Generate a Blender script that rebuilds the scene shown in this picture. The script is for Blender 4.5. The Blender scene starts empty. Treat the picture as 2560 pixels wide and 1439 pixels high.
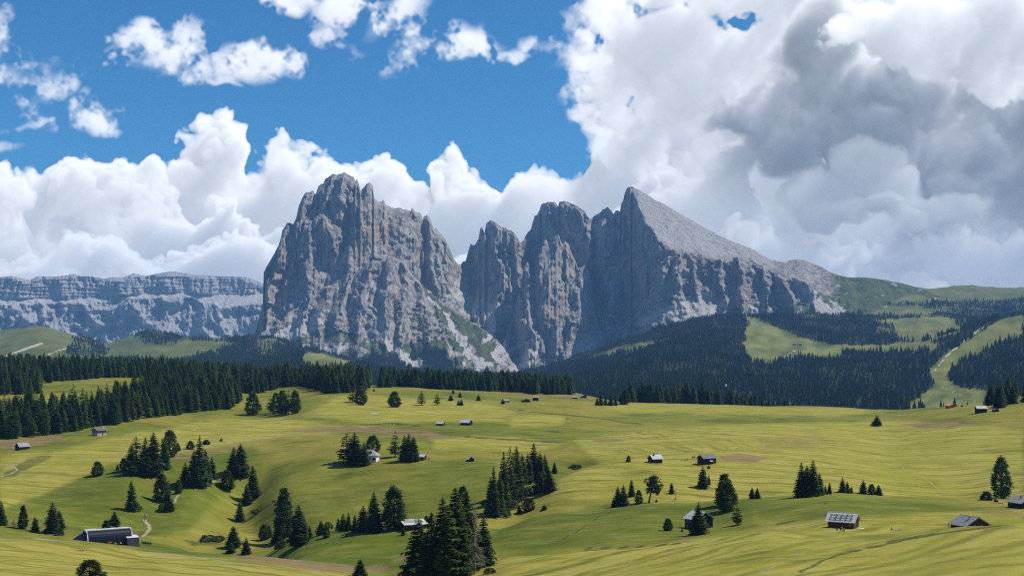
import bpy, bmesh, math, random
import numpy as np
from mathutils import Vector, Matrix, Euler

R = math.radians
rng = np.random.default_rng(7)
random.seed(7)
sc = bpy.context.scene
col = sc.collection

# ------------------------------------------------------------------ camera
F = 3168.0                       # focal length in photo pixels (photo is 2560 wide, horizon on row 920)
cam_d = bpy.data.cameras.new('camera')
cam = bpy.data.objects.new('camera', cam_d)
col.objects.link(cam)
cam.location = (0, 0, 0)
cam.rotation_euler = (R(90), 0, 0)
cam_d.sensor_width = 36.0
cam_d.lens = F / 2560 * 36.0
cam_d.shift_y = (920 - 719.5) / 2560
cam_d.clip_start = 1.0
cam_d.clip_end = 60000
sc.camera = cam

# ------------------------------------------------------------------ light
SUN_AZ, SUN_EL = R(80), R(53)    # sun to the right of the view, slightly ahead
SUN = Vector((math.sin(SUN_AZ) * math.cos(SUN_EL), math.cos(SUN_AZ) * math.cos(SUN_EL), math.sin(SUN_EL)))
sun_d = bpy.data.lights.new('sun', 'SUN')
sun_d.energy = 5.0
sun_d.angle = R(0.53)
sun_d.color = (1.0, 0.955, 0.88)
sun_o = bpy.data.objects.new('sun', sun_d)
col.objects.link(sun_o)
sun_o.rotation_euler = SUN.to_track_quat('Z', 'Y').to_euler()
sun_o.location = (3000, 500, 4000)

sc.view_settings.view_transform = 'Standard'
sc.view_settings.look = 'None'
sc.view_settings.gamma = 1.0
sc.view_settings.use_curve_mapping = False
sc.view_settings.exposure = 0.0
sc.render.engine = 'CYCLES'
sc.cycles.use_denoising = False
sc.cycles.denoiser = 'OPENIMAGEDENOISE'
sc.cycles.denoising_prefilter = 'ACCURATE'
sc.cycles.pixel_filter_type = 'BLACKMAN_HARRIS'
sc.cycles.filter_width = 1.15
sc.cycles.max_bounces = 5
sc.cycles.diffuse_bounces = 2
sc.cycles.glossy_bounces = 2
sc.cycles.transparent_max_bounces = 8
sc.cycles.volume_bounces = 0
sc.cycles.use_adaptive_sampling = True
sc.cycles.adaptive_threshold = 0.015
sc.cycles.sample_clamp_indirect = 6.0


# ------------------------------------------------------------------ node helpers
class NT:
    def __init__(self, tree):
        self.t = tree

    def n(self, typ, ins=None, **kw):
        nd = self.t.nodes.new(typ)
        for k, v in kw.items():
            setattr(nd, k, v)
        if ins:
            for k, v in ins.items():
                s = nd.inputs[k]
                if isinstance(v, bpy.types.NodeSocket):
                    self.t.links.new(v, s)
                else:
                    s.default_value = v
        return nd

    def m(self, op, a, b=None, c=None, clamp=False):
        nd = self.t.nodes.new('ShaderNodeMath')
        nd.operation = op
        nd.use_clamp = clamp
        for i, v in enumerate((a, b, c)):
            if v is None:
                continue
            if isinstance(v, bpy.types.NodeSocket):
                self.t.links.new(v, nd.inputs[i])
            else:
                nd.inputs[i].default_value = v
        return nd.outputs[0]

    def v(self, op, a, b=None, scale=None):
        nd = self.t.nodes.new('ShaderNodeVectorMath')
        nd.operation = op
        for i, x in enumerate((a, b)):
            if x is None:
                continue
            if isinstance(x, bpy.types.NodeSocket):
                self.t.links.new(x, nd.inputs[i])
            else:
                nd.inputs[i].default_value = x
        if scale is not None:
            if isinstance(scale, bpy.types.NodeSocket):
                self.t.links.new(scale, nd.inputs['Scale'])
            else:
                nd.inputs['Scale'].default_value = scale
        return nd.outputs[1] if op in ('LENGTH', 'DOT_PRODUCT', 'DISTANCE') else nd.outputs[0]

    def mix(self, fac, a, b, blend='MIX'):
        nd = self.t.nodes.new('ShaderNodeMix')
        nd.data_type = 'RGBA'
        nd.blend_type = blend
        nd.clamp_factor = True
        for s, x in ((nd.inputs[0], fac), (nd.inputs[6], a), (nd.inputs[7], b)):
            if isinstance(x, bpy.types.NodeSocket):
                self.t.links.new(x, s)
            else:
                s.default_value = (*x, 1) if isinstance(x, tuple) and len(x) == 3 else x
        return nd.outputs[2]

    def ss(self, x, lo, hi, a=0.0, b=1.0):
        nd = self.t.nodes.new('ShaderNodeMapRange')
        nd.interpolation_type = 'SMOOTHSTEP'
        for i, v in enumerate((x, lo, hi, a, b)):
            if isinstance(v, bpy.types.NodeSocket):
                self.t.links.new(v, nd.inputs[i])
            else:
                nd.inputs[i].default_value = v
        return nd.outputs[0]

    def noise(self, vec, scale, detail=4.0, rough=0.5, lac=2.0, dim='3D', distort=0.0, out=0, typ=None):
        nd = self.t.nodes.new('ShaderNodeTexNoise')
        nd.noise_dimensions = dim
        if typ:
            nd.noise_type = typ
        if vec is not None:
            self.t.links.new(vec, nd.inputs['Vector'])
        nd.inputs['Scale'].default_value = scale
        nd.inputs['Detail'].default_value = detail
        nd.inputs['Roughness'].default_value = rough
        nd.inputs['Lacunarity'].default_value = lac
        nd.inputs['Distortion'].default_value = distort
        return nd.outputs[out]


# ------------------------------------------------------------------ sky
def build_world():
    w = bpy.data.worlds.new('World')
    sc.world = w
    w.use_nodes = True
    t = w.node_tree
    t.nodes.clear()
    N = NT(t)
    sky = N.n('ShaderNodeTexSky', sky_type='NISHITA', sun_disc=False, sun_elevation=SUN_EL, sun_rotation=SUN_AZ,
              altitude=1900, air_density=1.0, dust_density=.25, ozone_density=3.0).outputs[0]
    sky = N.mix(1.0, sky, (.36, .95, 1.24), 'MULTIPLY')
    bg = N.n('ShaderNodeBackground', {'Color': sky, 'Strength': .095})
    N.n('ShaderNodeOutputWorld', {'Surface': bg.outputs[0]})


build_world()


# ------------------------------------------------------------------ numpy noise on regular grids
def grid_noise(shape, cells, rg):
    """smooth value noise (cubic B-spline), about zero mean and unit variance, on a regular grid (2D or 3D)"""
    taps = []
    for n, c in zip(shape, cells):
        x = np.arange(n) * (c / max(n, 1)) + rg.random()
        i = np.floor(x).astype(int)
        f = (x - i).astype(np.float32)
        taps.append((i, ((1 - f) ** 3 / 6, (3 * f ** 3 - 6 * f ** 2 + 4) / 6, (-3 * f ** 3 + 3 * f ** 2 + 3 * f + 1) / 6, f ** 3 / 6)))
    a = rg.standard_normal([int(i.max()) + 5 for i, _ in taps]).astype(np.float32)
    for ax in sorted(range(len(shape)), key=lambda k: shape[k]):
        i, ws = taps[ax]
        sh = [1] * a.ndim
        sh[ax] = -1
        out = None
        for k in range(4):
            term = np.take(a, i + k, axis=ax)
            term *= ws[k].reshape(sh)
            out = term if out is None else np.add(out, term, out=out)
        a = out
    return a * np.float32((1.62 ** len(shape)) * 0.93)


# ------------------------------------------------------------------ clouds: a voxel field, marched for sun and view
CL_STEP = 2.6
CL_X0, CL_X1, CL_Y0, CL_Y1 = -120, 2690, -70, 760


def make_clouds():
    rg = np.random.default_rng(19)
    nx = int((CL_X1 - CL_X0) / CL_STEP)
    ny = int((CL_Y1 - CL_Y0) / CL_STEP)
    nw, dw = 22, 26.0
    px = (CL_X0 + CL_STEP * np.arange(nx)).astype(np.float32)
    py = (CL_Y0 + CL_STEP * np.arange(ny)).astype(np.float32)
    PX, PY = np.meshgrid(px, py)                    # (ny, nx)
    # common 2D warp makes outlines irregular
    wx = sum(grid_noise((ny, nx), (ny * CL_STEP / s, nx * CL_STEP / s), rg) * a for s, a in ((150, 7), (60, 8), (26, 5)))
    wy = sum(grid_noise((ny, nx), (ny * CL_STEP / s, nx * CL_STEP / s), rg) * a for s, a in ((150, 6), (60, 8), (26, 5)))
    X2, Y2 = PX + wx, PY + wy
    vol = np.zeros((ny, nx, nw), np.float32)
    vsh = np.ones((ny, nx, nw), np.float32)
    # billows: |noise| octaves give round bumps with sharp creases between them
    bil = np.zeros((ny, nx, nw), np.float32)
    for s, a in ((170, .80), (88, .64), (46, .44), (24, .28), (13, .17)):
        bil += a * (np.abs(grid_noise((ny, nx, nw), (ny * CL_STEP / s, nx * CL_STEP / s, nw * dw / s), rg)) - 0.70)
    fib = np.zeros((ny, nx, nw), np.float32)
    for s, a in ((120, .9), (55, .7), (27, .5), (13, .35), (7.5, .22)):
        fib += a * grid_noise((ny, nx, nw), (ny * CL_STEP / s, nx * CL_STEP / s, nw * dw / s), rg)

    def curve(pts, x):
        p = np.array(pts, float)
        return np.interp(x, p[:, 0], p[:, 1])

    def bank(top, bot, w0, w1, amp=26., lean=5.0, dens=1.0, soft=24., up=1.25):
        """cumulus bank: top outline, base outline, from layer w0 to w1"""
        t = curve(top, X2 if amp > 0 else PX) + amp * up
        b = curve(bot, X2)
        for w in range(w0, w1):
            q = (w - w0) / max(1, w1 - w0 - 1)
            h = np.minimum(PY + wy * .5 - t - (1 - q) * lean * (w1 - w0), (b - Y2) * 0.9)
            dd = np.clip((h + amp * bil[:, :, w]) / soft, 0, 1) * dens
            vol[:, :, w] = np.maximum(vol[:, :, w], dd)

    def puffs(lst, w0, w1, amp=.55, dens=.5, noise=None, cut=.0, heavy=1.0, soft=False, gain=1.6):
        nz = bil if noise is None else noise
        for (cx, cy, rx, ry, rot, s) in lst:
            c, sn = math.cos(R(rot)), math.sin(R(rot))
            m = 2.3
            x0 = max(0, int((cx - m * max(rx, ry) - CL_X0) / CL_STEP)); x1 = min(nx, int((cx + m * max(rx, ry) - CL_X0) / CL_STEP))
            y0 = max(0, int((cy - m * max(rx, ry) - CL_Y0) / CL_STEP)); y1 = min(ny, int((cy + m * max(rx, ry) - CL_Y0) / CL_STEP))
            if x1 <= x0 or y1 <= y0:
                continue
            dx, dy = X2[y0:y1, x0:x1] - cx, Y2[y0:y1, x0:x1] - cy
            r2 = ((dx * c - dy * sn) / rx) ** 2 + ((dx * sn + dy * c) / ry) ** 2
            wm = (w0 + w1 - 1) / 2
            for w in range(w0, w1):
                rr = 1 - np.sqrt(r2 + ((w - wm) / max(1., (w1 - w0) * .62)) ** 2)
                dd = np.clip(rr * gain + amp * np.clip(nz[y0:y1, x0:x1, w], -1, 1) * (.55 * gain) - cut, 0, 1) * dens * s
                if soft:
                    dd = dd ** 1.4 * 1.5
                if heavy < 1:
                    vsh[y0:y1, x0:x1, w] = np.minimum(vsh[y0:y1, x0:x1, w], 1 + (heavy - 1) * np.clip(dd * 3, 0, 1))
                if heavy > 1:
                    vsh[y0:y1, x0:x1, w] = np.maximum(vsh[y0:y1, x0:x1, w], 1 + (heavy - 1) * np.clip(dd * 2, 0, 1))
                vol[y0:y1, x0:x1, w] = np.maximum(vol[y0:y1, x0:x1, w], dd)

    top = [(-300, 380), (0, 402), (60, 408), (108, 436), (150, 392), (215, 365), (270, 372), (330, 345), (430, 352), (452, 318), (500, 300), (560, 292),
           (608, 297), (622, 348), (655, 336), (690, 312), (760, 322), (850, 336), (930, 335), (975, 350), (1020, 396), (1046, 404), (1060, 352), (1115, 350),
           (1150, 390), (1200, 404), (1260, 390), (1340, 368), (1430, 362), (1470, 350), (1486, 250), (1470, 120), (1440, -20), (1500, -300), (2800, -300)]
    top = top[:31] + [(1476, 345), (1480, 280), (1486, 190), (1492, 100), (1496, -10), (1500, -300), (2900, -300)]
    flat = [(-400, 2000), (3000, 2000)]
    bank(top, flat, 15, 22, amp=26, lean=3, soft=24, up=3.0)                                   # far bank
    # taller white towers in front of it
    bank([(-300, 470), (0, 455), (60, 470), (100, 560), (140, 455), (200, 420), (260, 395), (330, 375), (400, 385), (440, 420), (480, 470), (520, 430), (570, 395), (604, 385),
          (612, 440), (650, 480), (720, 520), (790, 600), (900, 600), (905, 620), (1500, 640), (1540, 430), (1600, 400), (1650, 350), (1700, 338), (1750, 372), (1800, 350), (1850, 385), (1900, 440),
          (1945, 520), (1950, 600), (2000, 640), (2800, 700)], flat, 9, 14, amp=34, lean=6, soft=21, up=2.3)
    bank([(-300, 570), (0, 610), (90, 600), (130, 570), (200, 548), (260, 540), (320, 560), (380, 610), (460, 640), (520, 610), (600, 590), (680, 640), (760, 690), (1480, 700), (1500, 520), (1580, 500),
          (1640, 520), (1700, 560), (1760, 610), (1900, 640), (1960, 600), (2010, 585), (2060, 566), (2130, 570), (2170, 556), (2230, 585), (2290, 560), (2350, 566), (2420, 552), (2480, 570), (2560, 560), (2800, 575)],
         [(-400, 720), (1300, 700), (1900, 700), (1960, 672), (2300, 668), (2420, 690), (2800, 680)], 4, 8, amp=30, lean=5, soft=20)
    # big grey cloud, upper right, nearer
    puffs([(1640, 120, 190, 150, 30, 1), (1560, 230, 130, 100, 60, 1), (1760, 230, 210, 140, 20, 1), (1880, 90, 200, 130, 0, 1), (1720, 30, 170, 60, 0, 1),
           (1960, -20, 220, 110, 0, 1), (1620, 330, 110, 90, 60, 1)], 10, 17, amp=.9, dens=1.0, heavy=.42)
    puffs([(1950, 275, 150, 60, 8, 1), (2090, 130, 90, 130, 0, .8), (2100, 320, 240, 95, 14, 1), (2250, 330, 240, 120, 10, 1), (2180, 230, 160, 90, 0, 1),
           (2420, 380, 260, 100, 8, 1), (2330, 270, 200, 90, 0, 1), (2480, 470, 190, 62, 4, 1), (2600, 420, 220, 130, 0, 1), (2620, 260, 160, 120, 0, 1)], 6, 12, amp=.62, dens=1.0, heavy=7.0)
    puffs([(2290, 85, 150, 70, 8, 1), (2420, 105, 150, 95, 15, 1), (2520, 60, 120, 100, 0, 1), (2205, 110, 70, 42, 0, 1), (2530, 190, 90, 60, 0, 1)], 1, 6, amp=.8, dens=1.0)
    puffs([(2180, 536, 120, 26, -4, 1), (2095, 545, 70, 16, 0, .8), (2260, 540, 60, 16, 0, .7)], 3, 6, amp=.9, dens=.5, heavy=4, noise=fib * .5 + bil * .5)
    puffs([(2120, 455, 130, 62, 30, 1), (2220, 490, 110, 62, 20, 1), (2330, 525, 120, 40, 0, .9)], 4, 8, amp=.7, dens=.9)
    # broken cloud adrift in the blue
    fl = [(372, 108, 105, 45, 8, 1), (455, 140, 75, 42, 40, 1), (395, 165, 50, 30, -20, .7), (320, 100, 58, 26, -8, .9), (290, 118, 26, 14, 0, .6), (505, 185, 48, 24, 30, .7),
          (655, 140, 88, 38, 14, 1), (615, 172, 62, 24, 0, .6), (712, 0, 56, 28, 0, 1), (735, 156, 30, 22, 0, .8),
          (850, 10, 70, 36, 10, 1), (950, 55, 95, 40, 22, 1), (1020, 112, 98, 42, 14, 1), (1100, 120, 60, 30, 0, 1), (1165, 98, 62, 34, -14, 1), (820, 85, 26, 30, 0, .8), (1205, 130, 26, 22, 0, .7), (880, 100, 42, 16, -10, .6), (985, 148, 40, 18, 0, .7),
          (30, 190, 105, 50, 14, 1), (130, 225, 85, 34, 34, 1), (190, 270, 52, 26, 30, 1), (262, 295, 82, 24, 8, 1), (0, 75, 36, 75, 0, .9), (205, 300, 52, 22, 20, .8), (-10, 150, 50, 50, 0, .9),
          (90, 296, 75, 13, 14, .5), (15, 372, 44, 16, 10, .5),
          (575, 196, 30, 15, 0, .5), (560, 205, 42, 10, -10, .5),
          (1385, 148, 80, 42, 38, 1), (1345, 106, 50, 28, 20, 1), (1280, 130, 42, 18, -10, .9), (1425, 215, 48, 54, 0, 1), (1455, 280, 40, 62, 30, 1), (1500, 210, 70, 70, 0, 1), (1465, 30, 50, 50, 0, .8), (1490, 320, 40, 60, 0, 1)]
    f2 = np.zeros((ny, nx), np.float32)
    for sz, a in ((70, .55), (38, .5), (20, .42), (11, .34), (6, .26)):
        f2 += a * grid_noise((ny, nx), (ny * CL_STEP / sz, nx * CL_STEP / sz), rg)
    puffs(fl, 12, 17, amp=.80, dens=.15, noise=f2[:, :, None] * .85 + fib * .35 + bil * .15, cut=-.20, soft=True, gain=1.15)
    # gaps of blue
    for (cx, cy, rx, ry, rot) in ((1548, 280, 80, 66, 20), (1640, 30, 110, 34, -8), (1830, 60, 70, 30, 10), (1500, 90, 30, 50, 20)):
        c, sn = math.cos(R(rot)), math.sin(R(rot))
        dx, dy = X2 - cx, Y2 - cy
        r = np.sqrt(((dx * c - dy * sn) / rx) ** 2 + ((dx * sn + dy * c) / ry) ** 2)
        vol *= np.clip((r[:, :, None] - .75 + .22 * fib) / .7, 0, 1)
    # fine raggedness and inner thinning
    vol = np.clip(vol * (1 + .25 * fib), 0, 1.3)
    # ---- sunlight through the field: rows from the top down, light leans in from the right and a little from behind
    ext = 0.095
    ext_s = 0.037
    tau = np.zeros_like(vol)
    sl = 1.0 / math.sin(SUN_EL)
    shx = math.sin(SUN_AZ) / math.tan(SUN_EL)            # columns per row
    shw = math.cos(SUN_AZ) / math.tan(SUN_EL) * CL_STEP / dw
    fx = shx
    ix, rx_ = int(math.floor(fx)), fx - math.floor(fx)
    for r in range(1, ny):
        up = tau[r - 1] * .962 + vol[r - 1] * vsh[r - 1] * (CL_STEP * sl * ext_s)
        s0 = np.roll(up, -ix, 0); s1 = np.roll(up, -ix - 1, 0)
        s0[nx - ix - 2:] = up[nx - ix - 2:]; s1[nx - ix - 2:] = up[nx - ix - 2:]
        sh = s0 * (1 - rx_) + s1 * rx_
        bk = np.concatenate([sh[:, 1:], sh[:, -1:]], 1)
        fr = np.concatenate([sh[:, :1], sh[:, :-1]], 1)
        sh = sh * (1 - shw) + bk * shw
        tau[r] = .9 * sh + .05 * bk + .05 * fr
    # diffuse the light sideways a little (scattering)
    lit = .44 * np.exp(-1.2 * tau) + .36 * np.exp(-.28 * tau) + .20 * np.exp(-.05 * tau)
    # ---- march from the viewer
    T = np.ones((ny, nx), np.float32)
    S = np.zeros((ny, nx), np.float32)
    A = np.zeros((ny, nx), np.float32)
    Dp = np.zeros((ny, nx), np.float32)
    for w in range(nw):
        a = 1 - np.exp(-vol[:, :, w] * ext * dw * 1.25)
        wgt = T * a
        edge = .72 + .28 * np.clip(vol[:, :, w], 0, 1)
        S += wgt * lit[:, :, w]
        A += wgt * (0.55 + .45 * np.exp(-.08 * tau[:, :, w])) * edge
        Dp += wgt * w
        T *= 1 - a
    alpha = 1 - T
    inv = 1 / np.maximum(alpha, 1e-4)
    return px, py, alpha, S * inv, A * inv, Dp * inv / nw


# ------------------------------------------------------------------ mesh / object helpers
def mesh_obj(name, verts, faces, mat=None, parent=None, smooth=False, attrs=None):
    me = bpy.data.meshes.new(name)
    verts = np.asarray(verts, np.float32)
    faces = np.asarray(faces, np.int32)
    nv, nf, k = len(verts), len(faces), faces.shape[1]
    me.vertices.add(nv)
    me.vertices.foreach_set('co', verts.ravel())
    me.loops.add(nf * k)
    me.loops.foreach_set('vertex_index', faces.ravel())
    me.polygons.add(nf)
    me.polygons.foreach_set('loop_start', np.arange(0, nf * k, k, dtype=np.int32))
    me.update(calc_edges=True)
    if attrs:
        for an, av in attrs.items():
            a = me.attributes.new(an, 'FLOAT', 'POINT')
            a.data.foreach_set('value', np.asarray(av, np.float32).ravel())
    if smooth:
        me.polygons.foreach_set('use_smooth', np.ones(nf, bool))
    if mat is not None:
        me.materials.append(mat)
    o = bpy.data.objects.new(name, me)
    col.objects.link(o)
    if parent is not None:
        o.parent = parent
    return o


def grid_faces(ny, nx):
    i = np.arange(ny * nx).reshape(ny, nx)
    return np.stack([i[:-1, :-1], i[:-1, 1:], i[1:, 1:], i[1:, :-1]], -1).reshape(-1, 4)


def tag(o, label=None, cat=None, group=None, kind=None):
    if label: o['label'] = label
    if cat: o['category'] = cat
    if group: o['group'] = group
    if kind: o['kind'] = kind
    return o


_perm = np.random.default_rng(3).permutation(4096).astype(np.int64)
_gx = np.cos(np.random.default_rng(4).random(4096) * 6.2832).astype(np.float32)
_gy = np.sin(np.random.default_rng(4).random(4096) * 6.2832).astype(np.float32)


def perlin(x, y, seed=0):
    x = np.asarray(x, np.float64) + seed * 17.31
    y = np.asarray(y, np.float64) + seed * 9.77
    ix, iy = np.floor(x).astype(np.int64), np.floor(y).astype(np.int64)
    fx, fy = (x - ix).astype(np.float32), (y - iy).astype(np.float32)
    u = fx * fx * fx * (fx * (fx * 6 - 15) + 10)
    v = fy * fy * fy * (fy * (fy * 6 - 15) + 10)

    def g(a, b, dx, dy):
        h = _perm[(_perm[(ix + a) & 4095] + iy + b) & 4095]
        return _gx[h] * dx + _gy[h] * dy
    n0 = g(0, 0, fx, fy) * (1 - u) + g(1, 0, fx - 1, fy) * u
    n1 = g(0, 1, fx, fy - 1) * (1 - u) + g(1, 1, fx - 1, fy - 1) * u
    return (n0 * (1 - v) + n1 * v) * 1.5


def fbm(x, y, oct=4, seed=0, rough=.5):
    s, a, f = 0, 1.0, 1.0
    for k in range(oct):
        s = s + a * perlin(x * f, y * f, seed + k)
        a *= rough
        f *= 2.03
    return s


def ridged(x, y, seed=0):
    return 1 - 2 * np.abs(perlin(x, y, seed))


def seg_dist(px, py, pts, yscale=1.0):
    """distance from points to a polyline, also position along it 0..1"""
    best = np.full(np.shape(px), 1e9, np.float32)
    pos = np.zeros(np.shape(px), np.float32)
    n = len(pts) - 1
    for i in range(n):
        ax, ay = pts[i][0], pts[i][1] * yscale
        bx, by = pts[i + 1][0], pts[i + 1][1] * yscale
        dx, dy = bx - ax, by - ay
        t = np.clip(((px - ax) * dx + (py * yscale - ay) * dy) / (dx * dx + dy * dy + 1e-9), 0, 1)
        d = np.hypot(px - ax - t * dx, py * yscale - ay - t * dy)
        m = d < best
        best = np.where(m, d, best)
        pos = np.where(m, (i + t) / n, pos)
    return best, pos


def in_poly(px, py, poly):
    inside = np.zeros(np.shape(px), bool)
    n = len(poly)
    for i in range(n):
        x0, y0 = poly[i]
        x1, y1 = poly[(i + 1) % n]
        if y0 == y1:
            continue
        c = ((y0 > py) != (y1 > py)) & (px < (x1 - x0) * (py - y0) / (y1 - y0) + x0)
        inside ^= c
    return inside


def poly_mask(px, py, poly, feather=6., yscale=1.0):
    """soft mask 0..1 of a polygon"""
    ins = in_poly(px, py, poly)
    d, _ = seg_dist(px, py, list(poly) + [poly[0]], yscale)
    s = np.where(ins, d, -d)
    return np.clip(.5 + s / (2 * feather), 0, 1)


def blur(a, sig, axis):
    r = max(1, int(sig * 3))
    k = np.exp(-.5 * (np.arange(-r, r + 1) / sig) ** 2)
    k /= k.sum()
    a = np.moveaxis(a, axis, 0)
    p = np.concatenate([np.repeat(a[:1], r, 0), a, np.repeat(a[-1:], r, 0)], 0)
    out = sum(k[i] * p[i:i + len(a)] for i in range(2 * r + 1))
    return np.moveaxis(out, 0, axis)


# ------------------------------------------------------------------ clouds as a distant shell
def build_sky():
    px, py, al, S, A, Dp = make_clouds()
    ny, nx = al.shape
    mat = bpy.data.materials.new('cloud')
    mat.use_nodes = True
    mat.cycles.emission_sampling = 'NONE'
    t = mat.node_tree
    t.nodes.clear()
    N = NT(t)

    def at(n):
        return N.n('ShaderNodeAttribute', attribute_name=n).outputs['Fac']
    geo = N.n('ShaderNodeNewGeometry').outputs['Position']
    fine = N.noise(geo, 1 / 260.0, 4, .6)
    cov = at('cover')
    # fine wisps along the thin edges
    edge = N.m('MULTIPLY', N.m('MULTIPLY', cov, N.m('SUBTRACT', 1.0, cov)), 1.9)
    cov2 = N.m('ADD', cov, N.m('MULTIPLY', edge, N.m('SUBTRACT', fine, .5)), clamp=True)
    sunc = N.v('SCALE', (1.12, 1.085, 1.04), scale=at('sunlit'))
    ambc = N.v('SCALE', (.225, .295, .40), scale=at('skylit'))
    c = N.v('ADD', sunc, ambc)
    em = N.n('ShaderNodeEmission', {'Color': c, 'Strength': 1.0}).outputs[0]
    tr = N.n('ShaderNodeBsdfTransparent').outputs[0]
    mx = N.n('ShaderNodeMixShader', {0: cov2, 1: tr, 2: em}).outputs[0]
    N.n('ShaderNodeOutputMaterial', {'Surface': mx})

    RAD = 32000.0
    vs, fs, cs, ss_, as_ = [], [], [], [], []
    base = 0
    azc = np.arctan((px - 1280) / F)                      # azimuth of the field's columns
    span = azc[-1] - azc[0]
    elc = (920 - py) / F                                  # tan elevation at azimuth 0

    def patch(az, row, aa, s_, a_, d_):
        nonlocal base
        AZ, EL = np.meshgrid(az, elc[row])
        flat = np.tan(np.abs(0)) if False else None
        X, Y, Z = np.sin(AZ), np.cos(AZ), EL * np.cos(np.clip(AZ, -.45, .45))
        L = np.sqrt(X * X + Y * Y + Z * Z)
        rr = RAD * (.97 + .06 * d_) / L
        v = np.stack([X * rr, Y * rr, Z * rr], -1).reshape(-1, 3)
        f = grid_faces(len(row), len(az))
        keep = aa.ravel()[f].max(1) > 0.004
        f = f[keep]
        used, inv = np.unique(f, return_inverse=True)
        vs.append(v[used]); fs.append(inv.reshape(-1, 4) + base)
        base += len(used)
        cs.append(aa.ravel()[used]); ss_.append(s_.ravel()[used]); as_.append(a_.ravel()[used])

    patch(azc, np.arange(ny), al, S, A, Dp)
    # the same broken cloud carried on round the horizon, mirrored, coarser
    st = 6
    r2 = np.arange(0, ny, st)
    c2 = np.arange(0, nx, st)
    for k in range(1, 7):
        mir = k % 2 == 1
        cc = c2[::-1] if mir else c2
        az = azc[0] + k * span + (azc[c2] - azc[0])
        patch(az, r2, al[np.ix_(r2, cc)], S[np.ix_(r2, cc)], A[np.ix_(r2, cc)], Dp[np.ix_(r2, cc)])
    o = mesh_obj('sky', np.concatenate(vs), np.concatenate(fs), mat,
                 attrs={'cover': np.concatenate(cs), 'sunlit': np.concatenate(ss_), 'skylit': np.concatenate(as_)}, smooth=True)
    tag(o, 'white cumulus banks and grey cloud drifting over blue sky', kind='structure')
    return o


# ------------------------------------------------------------------ land: near meadow and far hillsides as height fields
def near_py(D, z):
    return 920 - z * F / D


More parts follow.
